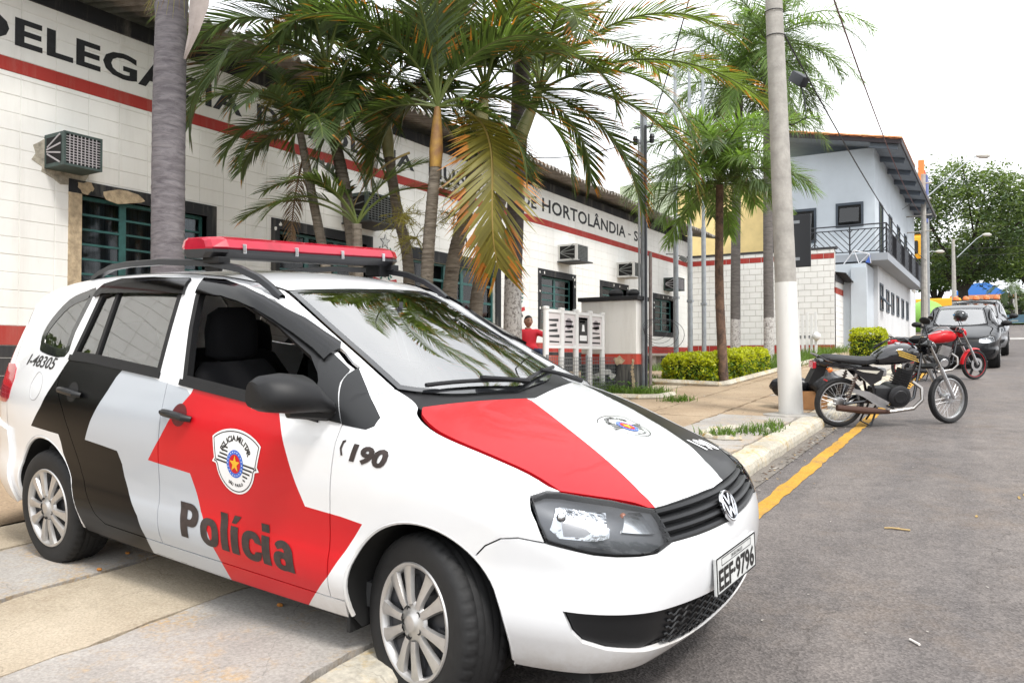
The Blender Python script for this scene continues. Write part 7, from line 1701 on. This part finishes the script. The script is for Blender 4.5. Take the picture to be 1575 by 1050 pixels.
    m=MB(); m.tube([(.52,.12,.24),(.48,.30,.0)],.011,6); m.build('side_stand',IRON,t,True); m=MB(); m.tube([(.40,-.10,.24),(.32,-.13,.03),(.32,.13,.03),(.40,.10,.24)],.012,6); m.build('centre_stand',IRON,t,True)
    m=MB(); m.box(0,.42,.105,.125,R_-.05,R_+.06,.01); m.build('chain_guard',BLKG,t)
    return t
h1=34.0
motorcycle('black motorcycle with gold stripes, rear wheel at the kerb by the concrete pole',Vector((-1.62,10.0,base_z(10.0)+.002)),h1,9,20,BLKG,False)
rx=vp(1432,572,15.5); 
motorcycle('red motorcycle parked behind the black one with a helmet on its handlebar',Vector((-1.55,17.05,base_z(17.05)+.002)),32,9,16,PR,True,.285,1.32,False)
# helmet hung on the red motorcycle mirror
hp=vp(1477,486,15.2); he=thing('helmet','black motorcycle helmet with blue mark hanging above the red motorcycle','helmet',hp-Vector((0,0,.12)),(0,0,R(-70)))
V=[];F=[];n=24;mm=14
for i in range(n):
    a=2*math.pi*i/n
    for j in range(mm+1):
        tt=math.pi*j/mm; z=-math.cos(tt); rr=math.sin(tt); fx=1.18 if math.cos(a)>0 else 1.05
        if z<-.3: rr*=1.08
        V.append((.125*rr*math.cos(a)*fx,.115*rr*math.sin(a),.12+.125*max(z,-.78)))
for i in range(n):
    j2=(i+1)%n
    for j in range(mm): F.append((i*(mm+1)+j,j2*(mm+1)+j,j2*(mm+1)+j+1,i*(mm+1)+j+1))
meshobj('shell',V,F,BLKG,he,True)
m=MB()
V=[];F=[]
for i in range(13):
    a=R(-62+124*i/12)
    for zz,rr in ((.085,.143),(.125,.148),(.165,.142)): V.append((rr*math.cos(a)*1.04,.135*math.sin(a)*rr/.148,zz))
for i in range(12):
    for k in range(2): F.append((i*3+k,i*3+k+1,i*3+k+4,i*3+k+3))
meshobj('visor',V,F,mat('visor_smoke',(.03,.035,.04),.08,0,1),he,True)
m=MB(); m.box(-.02,.05,-.128,-.112,.13,.155,.003); m.build('blue_mark',mat('blue_mark',(.06,.25,.5),.4),he); m=MB(); m.tube([(0,0,.02),(.02,.04,-.08),(.0,.02,-.16)],.006,5); m.build('chin_strap',IRON,he)
# ======================= PARKED CARS =======================
BP=mat('paint_dark_grey',(.010,.011,.013),.3,.2,.35,spec=.35); 
def parked_car(label,pos,heading,paint,scale,orange=False,bumper=None):
    t=thing('parked_car',label,'car'); t.matrix_world=Matrix.Translation(pos)@Matrix.Rotation(R(heading),4,'Z')@Matrix.Rotation(R(2.86 if heading<0 else -2.86),4,'Y')@Matrix.Diagonal((*scale,1))
    H=.06
    panel('roof','top',roof_poly,paint,t,h=.12,rim=0,gap=0); panel('hood','top',hood_poly,paint,t,h=H,rim=.014,gap=.004)
    panel('windscreen','top',ws_poly,GW,t,h=.1,off=-.004,rim=0,gap=.001); panel('windscreen_seal','top',ws_poly,FRIT,t,h=.06,off=-.002,rim=0,gap=0,holes=[inset(ws_poly,.03)])
    lo=np.vstack([HRr[::-1]*[1,-1],HRr[1:]]); up=np.vstack([WS_B[::-1],WS_B[1:]*[1,-1]]); panel('cowl','top',np.vstack([lo,up]),PLB,t,h=.06,off=-.012,rim=.02,gap=0)
    for s_ in (-1,1):
        panel('fender','side',fender,paint,t,s_,h=H); panel('body_side','side',side,paint,t,s_,h=H,holes=[doors,qwin]); 
        for nm,o_,w_ in (('front_door',fdoor,fwin),('rear_door',rdoor,rwin)):
            d=panel(nm,'side',o_,paint,t,s_,h=H,holes=[w_]); panel('window_glass','side',w_,GS,d,s_,h=.1,off=-.006,rim=0,gap=0)
        panel('quarter_window','side',qwin,GS,t,s_,h=.1,off=-.004,rim=0,gap=0)
        panel('mirror_triangle','side',TRI,PLB,t,s_,h=.05,off=.002)
        m=MB(); m.ball((-.42,s_*.93,1.05),.1,14,9,(.8,1.15,.7)); m.tube([(-.40,s_*.78,.985),(-.42,s_*.88,1.0)],.03,8); m.build('mirror',PLB,t,True)
        hp=to_f(HLO); hp=hp*[1,1] if s_<0 else (hp*[-1,1])[::-1]
        Hh=panel('headlight','front',hp,GH,t,h=.04,off=.004,rim=0,gap=0); panel('reflector','front',hp,REFL,Hh,h=.03,off=-.03,rim=0,gap=0)
        for x_ in (.035,-2.455):
            w_=bpy.data.objects.new('wheel',None); link(w_,t); w_.location=(x_,s_*.70,.30); w_.rotation_euler=(0,0,0 if s_<0 else math.pi)
            for o_ in POLICE.children:
                pass
            src=[c for c in POLICE.children if c.name.startswith('wheel') and not c.name.startswith('wheel_well')][0]
            for c in src.children:
                if not c.name.startswith('lug'): dup(c,w_)
            m=MB(); m.lathe([(.0,.08),(.36,.08),(.36,-.06)],24,'y',(x_,s_*.62,.32)); m.build('wheel_well',DARK,t,True)
    left=[]
    botf=P3([(.37,-.70,.238),(.5,-.67,.235),(.684,-.52,.232),(.765,-.25,.215),(.79,0,.21)]); arcb=proj_side(np.array(arc(.05,.32,.335,.342,50,-16,8)),-1); seam=proj_side(np.array([(.305,.625),(.358,.655),(.415,.665),(.497,.657)]),-1)
    left=[tuple(p) for p in to_f(botf)[::-1]]+[tuple(p) for p in to_f(arcb[::-1])]+[tuple(p) for p in to_f(seam)]+[tuple(p) for p in to_f(HLO[6:13][::-1])]+[tuple(p) for p in to_f(GRB[1:])]
    bum=left+[(-a,z) for a,z in left[::-1][1:-1]]; lg=[tuple(p) for p in to_f(LGO)]; lgu=[tuple(p) for p in to_f(LGU)]; lgp=lg+[(-a,z) for a,z in lg[::-1][1:]]+[(-a,z) for a,z in lgu]+lgu[::-1][1:]
    b_=panel('front_bumper','front',bum,bumper or paint,t,h=.05,holes=[lgp],rim=.02); panel('lower_grille','front',lgp,PLB,b_,h=.06,off=-.02,rim=0,gap=0)
    gr=[tuple(p) for p in to_f(GRT)]; gb=[tuple(p) for p in to_f(GRB)]; panel('grille','front',gr+[(-a,z) for a,z in gr[::-1][1:]]+[(-a,z) for a,z in gb]+gb[::-1][1:],PLB,t,h=.06,off=-.015,rim=0,gap=0)
    m=MB(); m.box(-2.85,.6,-.6,.6,.2,.3); m.box(-2.9,-.25,-.70,.70,.28,.36); m.build('floor_pan',DARK,t); m=MB(); m.box(-.62,-.28,-.68,.68,.62,.93,.04); m.build('dashboard',TRIM,t)
    for y in (-.37,.37): m=MB(); m.box(-1.5,-1.38,y-.24,y+.24,.5,1.05,.05); m.box(-1.5,-1.41,y-.13,y+.13,1.08,1.3,.04); m.build('front_seat',SEAT,t,True)
    m=MB(); m.box(-.8,-.77,-.11,.11,1.26,1.33,.01); m.build('rear_view_mirror',TRIM,t)
    rl=proj_side(np.array([(-2.9,1.36),(-2.9,1.2),(-2.91,1.0),(-2.91,.8),(-2.91,.6),(-2.90,.4),(-2.86,.27)]),-1); rr=[tuple(p) for p in to_r(rl)]; tr_=[tuple(p) for p in to_r(proj_top(np.array([(-2.88,-.47),(-2.93,-.30),(-2.955,0)])))]
    panel('tailgate','rear',rr[::-1]+tr_+[(-a,z) for a,z in tr_[::-1][1:]]+[(-a,z) for a,z in rr],paint,t,h=.1,rim=0,gap=0)
    if orange:
        lb=MB(); lb.box(-1.25,-1.05,-.62,.62,1.50,1.53,.005); lb=lb.build('lamp_bar',PLB,t)
        for k in range(5): m=MB(); y=-.52+.26*k; m.lathe([(.085,1.53),(.085,1.58),(.06,1.63),(.0,1.64)],14,org=(-1.12,y,0)); m.build('amber_lamp',ORG,lb,True)
    return t
parked_car('dark grey hatchback facing the camera behind the red motorcycle',Vector((-.80,21.45,base_z(21.45))),-90,BP,(.93,1.0,.96))
parked_car('pale grey car with a row of amber lamps on its roof, behind the hatchback',Vector((-.62,27.3,base_z(27.3))),-90,mat('paint_silver',(.20,.205,.215),.35,.4,.5),(1.1,1.04,1.08),True)
# ======================= MAN IN RED SHIRT =======================
def person():
    hp=vp(811,497,16.0); ground=.95; seat=Vector((hp.x,hp.y,1.36))
    t=thing('person','person in red t shirt sitting by the entrance, one arm stretched towards the notice board','person',(hp.x,hp.y,ground))
    me=bpy.data.meshes.new('body')
    f=(-VF*.9-VR*-.35).normalized(); r=f.cross(Vector((0,0,1))).normalized()      # facing the camera, turned a little to the right of the picture
    rt=VR
    def W(a,b,z): return tuple(f*a+rt*b+Vector((0,0,z)))
    J=[W(0,0,.50),W(.0,.0,.66),W(.02,0,.80),W(.03,0,.90),W(.04,0,.965),   # 0 pelvis 1 waist 2 chest 3 neckbase 4 neck
       W(.0,-.18,.86),W(.08,-.24,.66),W(.22,-.16,.56),W(.28,-.13,.55),     # 5..8 picture-left arm
       W(.02,.18,.86),W(.12,.42,.74),W(.20,.66,.66),W(.22,.74,.65),        # 9..12 stretched arm
       W(.05,-.10,.48),W(.48,-.12,.46),W(.50,-.12,.08),W(.60,-.12,.04),    # 13..16 leg
       W(.05,.10,.48),W(.48,.12,.46),W(.52,.12,.08),W(.62,.12,.04)]
    E=[(0,1),(1,2),(2,3),(3,4),(2,5),(5,6),(6,7),(7,8),(2,9),(9,10),(10,11),(11,12),(0,13),(13,14),(14,15),(15,16),(0,17),(17,18),(18,19),(19,20)]
    rad=[.15,.14,.16,.085,.064,.07,.048,.034,.036,.07,.048,.034,.036,.10,.07,.045,.04,.10,.07,.045,.04]
    me.from_pydata(J,E,[]); o=bpy.data.objects.new('tmp',me); COL.objects.link(o)
    md=o.modifiers.new('s','SKIN'); 
    for i,v in enumerate(me.skin_vertices[0].data): v.radius=(rad[i],rad[i]*(.8 if i<3 else 1)); v.use_root=(i==0)
    o.modifiers.new('u','SUBSURF').levels=2
    dg=bpy.context.evaluated_depsgraph_get(); em=o.evaluated_get(dg).to_mesh(); V=[v.co.copy() for v in em.vertices]; F=[tuple(p.vertices) for p in em.polygons]; o.evaluated_get(dg).to_mesh_clear(); bpy.data.objects.remove(o)
    SK=mat('skin',(.34,.18,.12),.55,var=.08,vscale=20); SH=mat('shirt_red',(.50,.015,.03),.8,var=.12,vscale=9); JN=mat('jeans',(.03,.045,.09),.85,var=.2,vscale=14)
    # head joined into the same continuous mesh: ellipsoid with brow, nose, chin, ears
    hc=Vector(W(.055,0,1.065)); n=22;mm=18; b0=len(V); 
    for i in range(n):
        a=2*math.pi*i/n
        for j in range(mm+1):
            th=math.pi*j/mm; z=-math.cos(th); q=math.sin(th); fr=math.cos(a); sd=math.sin(a); w_=.074*(1-.16*max(0,-z)); d=.094*(1-.05*max(0,-z))
            fx=fr*q*d; 
            if fr>.93 and -.35<z<.05: fx+=.018*(1-abs(z+.18)/.22 if abs(z+.18)<.22 else 0)
            if fr>.6 and .05<z<.2: fx+=.004
            if fr>.5 and .0<z<.12 and .25<abs(sd)<.6: fx-=.008
            V.append(hc+f*fx+rt*(sd*q*w_+(.012*np.sign(sd) if abs(sd)>.97 and -.3<z<.2 else 0))+Vector((0,0,z*.118)))
    for i in range(n):
        j2=(i+1)%n
        for j in range(mm): F.append((b0+i*(mm+1)+j,b0+j2*(mm+1)+j,b0+j2*(mm+1)+j+1,b0+i*(mm+1)+j+1))
    mi=[]
    for fc in F:
        c=sum((Vector(V[k]) for k in fc),Vector())/len(fc)
        lat=abs(c.dot(rt)); 
        if fc[0]>=b0: mi.append(0)
        elif c.z>.925: mi.append(0)
        elif c.z>.53 and lat<.32: mi.append(1)
        elif c.z>.53: mi.append(0)
        elif c.z<.12: mi.append(3)
        else: mi.append(2)
    bo=meshobj('body',V,F,[SK,SH,JN,PLB],t,True,mi)
    m=MB(); 
    V=[];F=[]
    for i in range(n):
        a=2*math.pi*i/n
        for j in range(8):
            th=math.pi*(.50+.5*j/7); z=-math.cos(th); q=math.sin(th); fr=math.cos(a); lo=.0 if fr<.1 else .38+.2*fr
            z=max(z,lo) ; q=math.sqrt(max(0,1-z*z)); V.append(hc+f*fr*q*.101+rt*math.sin(a)*q*.082+Vector((0,0,z*.126)))
    for i in range(n):
        j2=(i+1)%n
        for j in range(7): F.append((i*8+j,j2*8+j,j2*8+j+1,i*8+j+1))
    meshobj('hair',V,F,mat('hair_dark',(.012,.009,.008),.7),t,True)
    for s_ in (-1,1):
        m=MB(); m.ball(tuple(hc+f*.083+rt*s_*.028+Vector((0,0,.012))),.009,8,6); m.build('eye',mat('eye_dark',(.02,.015,.012),.3),t,True); m=MB(); m.tube([tuple(hc+f*.092+rt*s_*.014+Vector((0,0,.030))),tuple(hc+f*.085+rt*s_*.045+Vector((0,0,.032)))],.005,5); m.build('eyebrow',mat('hair_dark',(.012,.009,.008),.7),t)
    m=MB(); m.tube([tuple(hc+f*.090+rt*(-.022)+Vector((0,0,-.052))),tuple(hc+f*.094+Vector((0,0,-.050))),tuple(hc+f*.090+rt*.022+Vector((0,0,-.052)))],.005,5); m.build('mouth',mat('lips',(.16,.05,.045),.6),t)
    # five fingers on the stretched hand
    for k in range(5):
        m=MB(); b=Vector(W(.22,.74,.65))+f*(.02*(k-2)); tip=b+rt*(.075-.012*abs(k-2))+Vector((0,0,-.018))+f*.004*(k-2); 
        if k==0: tip=b+rt*.03-f*.045+Vector((0,0,-.005))
        m.tube([b-rt*.02,b.lerp(tip,.5)+Vector((0,0,.006)),tip],[.011,.009,.007],6); m.build('finger',SK,t,True)
    return t
person()
# ======================= FAR STREET =======================
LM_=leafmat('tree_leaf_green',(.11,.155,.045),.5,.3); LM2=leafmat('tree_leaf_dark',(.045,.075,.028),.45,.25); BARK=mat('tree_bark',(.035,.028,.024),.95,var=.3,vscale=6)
def tree(label,pos,h_,crown_r,crown_z,nclump,nleaf,seed,ls=.16,flat=.75,trunk_r=.35,name='broadleaf_tree',group=None):
    r=random.Random(seed); t=thing(name,label,'tree',pos,group=group); m=MB(); C_=[]
    ends=[]
    for k in range(9):
        a=2*math.pi*k/9+r.uniform(-.3,.3); rr=crown_r*r.uniform(.45,.85); e=Vector((rr*math.cos(a),rr*math.sin(a),crown_z+crown_r*flat*r.uniform(-.35,.6))); b=Vector((0,0,crown_z*.35)); md=b.lerp(e,.5)+Vector((0,0,r.uniform(-.3,.5))); m.tube([b,b.lerp(md,.6)+Vector((0,0,.3)),md,e],[trunk_r*.55,trunk_r*.38,trunk_r*.25,trunk_r*.07],7); ends.append(e)
        for q in range(3):
            e2=e+Vector((r.gauss(0,1),r.gauss(0,1),r.gauss(.2,.6)))*crown_r*.25; m.tube([md,md.lerp(e2,.6)+Vector((0,0,.2)),e2],[trunk_r*.18,trunk_r*.1,trunk_r*.03],5)
    m.tube([(0,0,-.3),(.05,.02,crown_z*.2),(0,0,crown_z*.38)],[trunk_r*1.3,trunk_r,trunk_r*.8],10); m.build('trunk',BARK,t,True)
    m=MB(); V=[];F=[];M=[]
    for k in range(nclump):
        while True:
            u=Vector((r.uniform(-1,1),r.uniform(-1,1),r.uniform(-.7,1)))
            if .25<u.length<1: break
        u=u*(u.length**-.35)
        u=u/max(1,u.length)
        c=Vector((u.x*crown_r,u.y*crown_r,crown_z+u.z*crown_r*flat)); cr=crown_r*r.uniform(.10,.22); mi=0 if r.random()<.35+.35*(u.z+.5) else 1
        for q in range(nleaf):
            d=Vector((r.gauss(0,1),r.gauss(0,1),r.gauss(0,.55))); p=c+d*cr*.55; n_=Vector((r.gauss(0,.7),r.gauss(0,.7),1)).normalized(); e=n_.orthogonal().normalized(); f=n_.cross(e); an=r.uniform(0,6.28); e,f=e*math.cos(an)+f*math.sin(an),f*math.cos(an)-e*math.sin(an); L_=ls*r.uniform(.6,1.3); b=len(V)
            V+=[p-e*L_,p+f*L_*.4,p+e*L_,p-f*L_*.4]; F.append((b,b+1,b+2,b+3)); M.append(mi)
    meshobj('crown',V,F,[LM_,LM2],t,False,M); return t
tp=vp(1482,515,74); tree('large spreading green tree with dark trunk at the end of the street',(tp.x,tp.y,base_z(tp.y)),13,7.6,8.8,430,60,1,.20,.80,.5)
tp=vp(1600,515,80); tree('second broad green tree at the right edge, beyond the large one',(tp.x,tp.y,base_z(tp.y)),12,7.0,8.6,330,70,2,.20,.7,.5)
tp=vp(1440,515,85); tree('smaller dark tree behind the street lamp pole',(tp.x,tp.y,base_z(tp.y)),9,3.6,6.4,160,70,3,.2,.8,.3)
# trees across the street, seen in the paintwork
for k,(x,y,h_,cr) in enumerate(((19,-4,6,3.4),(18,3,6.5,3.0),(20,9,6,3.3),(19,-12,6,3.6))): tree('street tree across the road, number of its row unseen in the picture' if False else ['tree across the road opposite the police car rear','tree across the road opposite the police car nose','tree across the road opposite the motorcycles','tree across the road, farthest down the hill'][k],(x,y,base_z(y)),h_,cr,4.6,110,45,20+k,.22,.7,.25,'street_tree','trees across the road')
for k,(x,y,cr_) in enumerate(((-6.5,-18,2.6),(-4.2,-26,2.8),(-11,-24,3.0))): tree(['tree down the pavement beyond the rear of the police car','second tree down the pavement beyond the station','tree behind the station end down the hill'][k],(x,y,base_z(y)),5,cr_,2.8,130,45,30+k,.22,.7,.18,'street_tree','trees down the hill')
for k,y in enumerate((-5.6,-3.4,-1.2,1.0)): tree(['leafy shrub at the station wall farthest behind the police car','leafy shrub at the station wall, second from the far end','leafy shrub at the station wall, third from the far end','leafy shrub at the station wall nearest the police car'][k],(-8.3,y,yard_z(-8.3,y)),1.8,.85,.72,70,50,60+k,.09,.9,.05,'leafy_shrub','shrubs along the station wall')  # out-of-view shrubs added so the black door panels reflect something dark
cw=thing('opposite_wall','long low rendered wall on the far side of the road','wall',(23,0,0)); 
for k in range(6): mb=MB(); y=-30+12*k; mb.box(0,.25,y,y+11.9,base_z(y)-1,base_z(y)+2.6); mb.build('wall_panel',mat('opposite_render',(.30,.27,.24),.9,var=.15,vscale=2),cw)
# concrete street lamp poles
def lamp_pole(label,px,py_top,py_base,d,arm_px,sx=1):
    b=vp(px+2,py_base,d); t_=vp(px,py_top,d); t=thing('street_lamp',label,'street lamp',b,group='street lamps'); mb=MB(); mb.tube([(0,0,-.3),tuple(t_-b)],[.17,.10],10); mb.build('pole',CONC,t,True)
    a0=vp(px+6*sx,arm_px[1],d)-b; a1=vp(arm_px[2],arm_px[3],d)-b; md=a0.lerp(a1,.75)+Vector((0,0,.12)); mb=MB(); mb.tube([a0,a0.lerp(md,.5),md,a1],[.035,.03,.028,.025],7); mb.build('arm',GALV,t,True)
    e=(a1-a0); e.z=0; e.normalize(); mb=MB(); mb.tube([a1-e*.05,a1+e*.15,a1+e*.45,a1+e*.6],[.05,.12,.13,.04],9); mb.build('lamp_head',mat('lamp_head_grey',(.42,.40,.36),.5),t,True); return t
lamp_pole('street lamp on the concrete pole beside the balcony building',1420,268,516,38,(0,303,1503,240))
lamp_pole('street lamp farther on in front of the big tree',1466,368,470,58,(0,396,1512,361))
lamp_pole('small far street lamp with short arm behind the balcony',1404,410,480,60,(0,395,1440,387))
lamp_pole('distant street lamp near the far palm',1562,450,490,95,(0,455,1543,429),-1)
# cross arms on the first pole with wires to the building
pt=vp(1420,300,38)
ca=thing('cross_arm','wooden cross arms with insulators on the street lamp pole','cross arm',pt)
for k in range(4): mb=MB(); z=.5-.75*k; mb.tube([(-1.6+.3*k,-.1,z),(.35,0,z+.05)],.035,5); mb.build('arm',CONC,ca)
# totem sign above roofs
ts=vp(1418,330,46); tt=thing('totem_sign','tall narrow orange and blue totem sign above the pole top','sign',ts); H_=vp(1418,245,46).z-ts.z
mb=MB(); mb.box(-.18,.14,0,.3,H_*.55,H_,.05); mb.build('orange_panel',mat('sign_orange',(.75,.22,.05),.5),tt); mb=MB(); mb.box(.12,.30,.1,.9,-H_*.15,H_*.72,.03); mb.build('blue_panel',mat('sign_blue',(.10,.13,.32),.5),tt); mb=MB(); mb.box(.04,.18,.05,.6,H_*.2,H_*.8,.02); mb.build('red_panel',mat('sign_red',(.55,.08,.07),.5),tt)
mb=MB(); mb.tube([(.2,.3,-9),(.2,.3,0)],.15,8); mb.build('mast',GREYP,tt,True)
# yellow canopy, green dome, and shop front
yc=vp(1400,482,62); sc=thing('yellow_canopy','bright yellow canopy over a shop front at the street corner','canopy',(yc.x-3,yc.y,base_z(yc.y))); h0=vp(1400,460,62).z-base_z(yc.y); h1_=vp(1400,482,62).z-base_z(yc.y)
SY=mat('canopy_yellow',(.85,.42,.02),.5); mb=MB(); mb.box(0,6.4,0,4,h1_,h0,.12); mb.build('fascia',SY,sc); mb=MB(); mb.box(.3,6.0,1,4,0,h1_); mb.build('shop_wall',mat('shop_wall',(.28,.30,.32),.8),sc)
for k in range(5): mb=MB(); mb.box(.5+1.15*k,1.4+1.15*k,.93,1.0,.2,h1_-.4); mb.build('shop_shutter',mat('shutter_grey',(.4,.42,.44),.6),sc)
gd=vp(1425,495,50); go=thing('green_ball','large lime green ball ornament behind the pole','ball',(gd.x,gd.y,base_z(gd.y))); cz_=vp(1428,490,50).z-base_z(gd.y); mb=MB(); mb.ball((0,0,cz_),1.15,24,14); mb.build('ball',mat('ball_green',(.20,.42,.06),.5),go,True); mb=MB(); mb.tube([(0,0,-.1),(0,0,cz_-.9)],.25,10); mb.build('stand',GREYP,go,True)
ye=vp(1348,400,52); yt=thing('yellow_letter_sign','small yellow rooftop sign seen over the balcony','sign',vp(1407,398,50)); mb=MB(); mb.box(-.8,.8,-.1,.1,0,1.5,.2); mb.build('panel',SY,yt); mb=MB(); mb.box(-.35,.2,-.16,-.1,.3,1.1,.08); mb.build('mark',INK,yt)
# blue hall and orange band
bh=vp(1510,470,120); bl_=thing('blue_hall','distant blue hall roof behind the big tree','building',(bh.x,bh.y,base_z(bh.y))); zt=vp(1510,436,120).z-base_z(bh.y); mb=MB(); mb.prism([(-4.0,0),(4.0,0),(4.0,zt*.75),(0.8,zt*1.02),(-2,zt),(-4,zt*.8)],0,10,'y'); mb.build('shell',mat('hall_blue',(.03,.17,.55),.6),bl_)
ob=vp(1550,470,112); oo=thing('orange_band_shops','low far shops with orange band and grey walls','building',(ob.x-3,ob.y,base_z(ob.y))); zb=vp(1550,458,112).z-base_z(ob.y); mb=MB(); mb.box(-4,14,0,6,0,zb); mb.build('wall',mat('far_wall_pale',(.46,.44,.42),.85,var=.25,vscale=.8),oo); mb=MB(); mb.box(-4.1,14.1,-.1,6.1,zb,zb+.55); mb.build('band',mat('band_orange',(.62,.24,.10),.6),oo)
for k in range(7): mb=MB(); mb.box(-3+2.3*k,-1.6+2.3*k,-.06,0,zb*.25,zb*.75); mb.build('window',mat('far_window',(.12,.13,.14),.4),oo)
# blue banner hoarding along the verge
hb=vp(1552,498,82); ho=thing('banner_hoarding','blue and white banner hoarding along the grass verge','hoarding',(hb.x-2.2,hb.y+2,base_z(hb.y)+.2)); 
for k in range(4):
    mb=MB(); mb.box(1.9*k,1.9*k+1.85,0,.05,0,1.25); pn=mb.build('panel',mat('banner_blue',(.10,.28,.55),.6) if k!=1 else mat('banner_pale',(.25,.42,.62),.6),ho)
    r=random.Random(k)
    for q in range(4): mb=MB(); x=1.9*k+r.uniform(.1,.9); z=r.uniform(.2,1.0); mb.box(x,x+r.uniform(.3,.8),-.01,0,z,z+r.uniform(.06,.16)); mb.build('white_print',WHT,pn)
# far bushes and palm
fpz=vp(1555,470,100); feather=thing('palm_tree','far small palm beyond the shops at right','palm tree',(fpz.x,fpz.y,base_z(fpz.y))); hz=vp(1555,440,100).z-base_z(fpz.y); mb=MB(); mb.tube([(0,0,0),(0,0,hz)],.2,8); mb.build('trunk',BK_E,feather,True)
for k in range(16): frond(feather,Vector((0,0,hz)),k*67,70-100*(k/16),3.2,80,n=26,ll=.8,lw=.10,mats=[LGY,LB_,RACH],seed=900+k)
tp=vp(1530,490,92); tree('small rounded shrub by the banner hoarding',(tp.x,tp.y,base_z(tp.y)),2,1.5,1.6,60,50,6,.12,.8,.1,'shrub'); tp=vp(1562,490,100); tree('leafy tree in front of the distant shops',(tp.x,tp.y,base_z(tp.y)),4,1.9,3.4,70,60,7,.16,.9,.15,'small_tree')
# faded zebra patch on the far road
mb=MB(); 
for (x,y) in ((.35,43),(.9,43.4)): mb.box(x,x+.45,y,y+2.2,base_z(y)+.0,base_z(y)+.0)
o=meshobj('crossing_patch',[(.3,42,base_z(42)+.006),(1.4,42.2,base_z(42.2)+.006),(1.3,45,base_z(45)+.006),(.2,44.6,base_z(44.6)+.006)],[(0,1,2,3)],concrete('worn_white_paint',(.35,.34,.33),(.5,.49,.47),(.12,.11,.1),.9,1)); o['kind']='structure'
# ======================= OVERHEAD WIRES =======================
WIRE=mat('cable_black',(.012,.010,.011),.6); WIRER=mat('cable_dark_red',(.10,.02,.02),.6)
def wire(label,a,b,sag,m=WIRE,r_=.010,nm='overhead_cable'):
    a=Vector(a); b=Vector(b); P=[a.lerp(b,t)-Vector((0,0,sag*4*t*(1-t))) for t in np.linspace(0,1,17)]; mb=MB(); mb.tube(P,r_,5); o=mb.build(nm,m,None,True); tag(o,label,'cable','overhead cables'); return o
ptop=P0+lean*4.8+Vector((0,0,4.8)); pole2=vp(1418,290,38)
wire('dark red cable running down from the top of the picture to the far pole',vp(1262,-60,9.5),vp(1418,330,38),.5,WIRER,.012)
wire('black cable from the concrete pole past the splice box to the far pole',ptop,vp(1424,400,38),.45,WIRE,.012)
wire('thin cable from the metal service pole up to the concrete pole',p0+Vector((.1,0,4.1)),P0+lean*8.6+Vector((0,0,8.6)),.25,WIRE,.010)
wire('cable from the service pole across to the station eaves',p0+Vector((-.1,0,4.0)),(-8.8,14.6,5.6),.15,WIRE,.010)
wire('thin service cable from the far pole to the balcony',vp(1418,300,38),vp(1232,384,31),.4,WIRE,.010)
wire('upper of the distant cables crossing before the big tree',vp(1426,382,58),vp(1620,372,62),.2,WIRE,.012); wire('lower of the distant cables crossing before the big tree',vp(1426,392,58),vp(1620,384,62),.2,WIRE,.012)
jb=vp(1229,122,13.5); jt=thing('splice_box','black cable splice box hanging beside the concrete pole','box',jb); mb=MB(); mb.X=Matrix.Rotation(R(-31),4,'Z')@Matrix.Rotation(R(38),4,'Y'); mb.box(-.16,.16,-.08,.08,-.09,.09,.03); mb.build('case',IRON,jt,True); mb=MB(); mb.tube([(.02,0,-.08),(.08,.05,-.35),(.10,.05,-.65),(-.10,.0,-.75),(-.45,0,-.70)],.012,5); mb.build('drop_cable',IRON,jt,True)
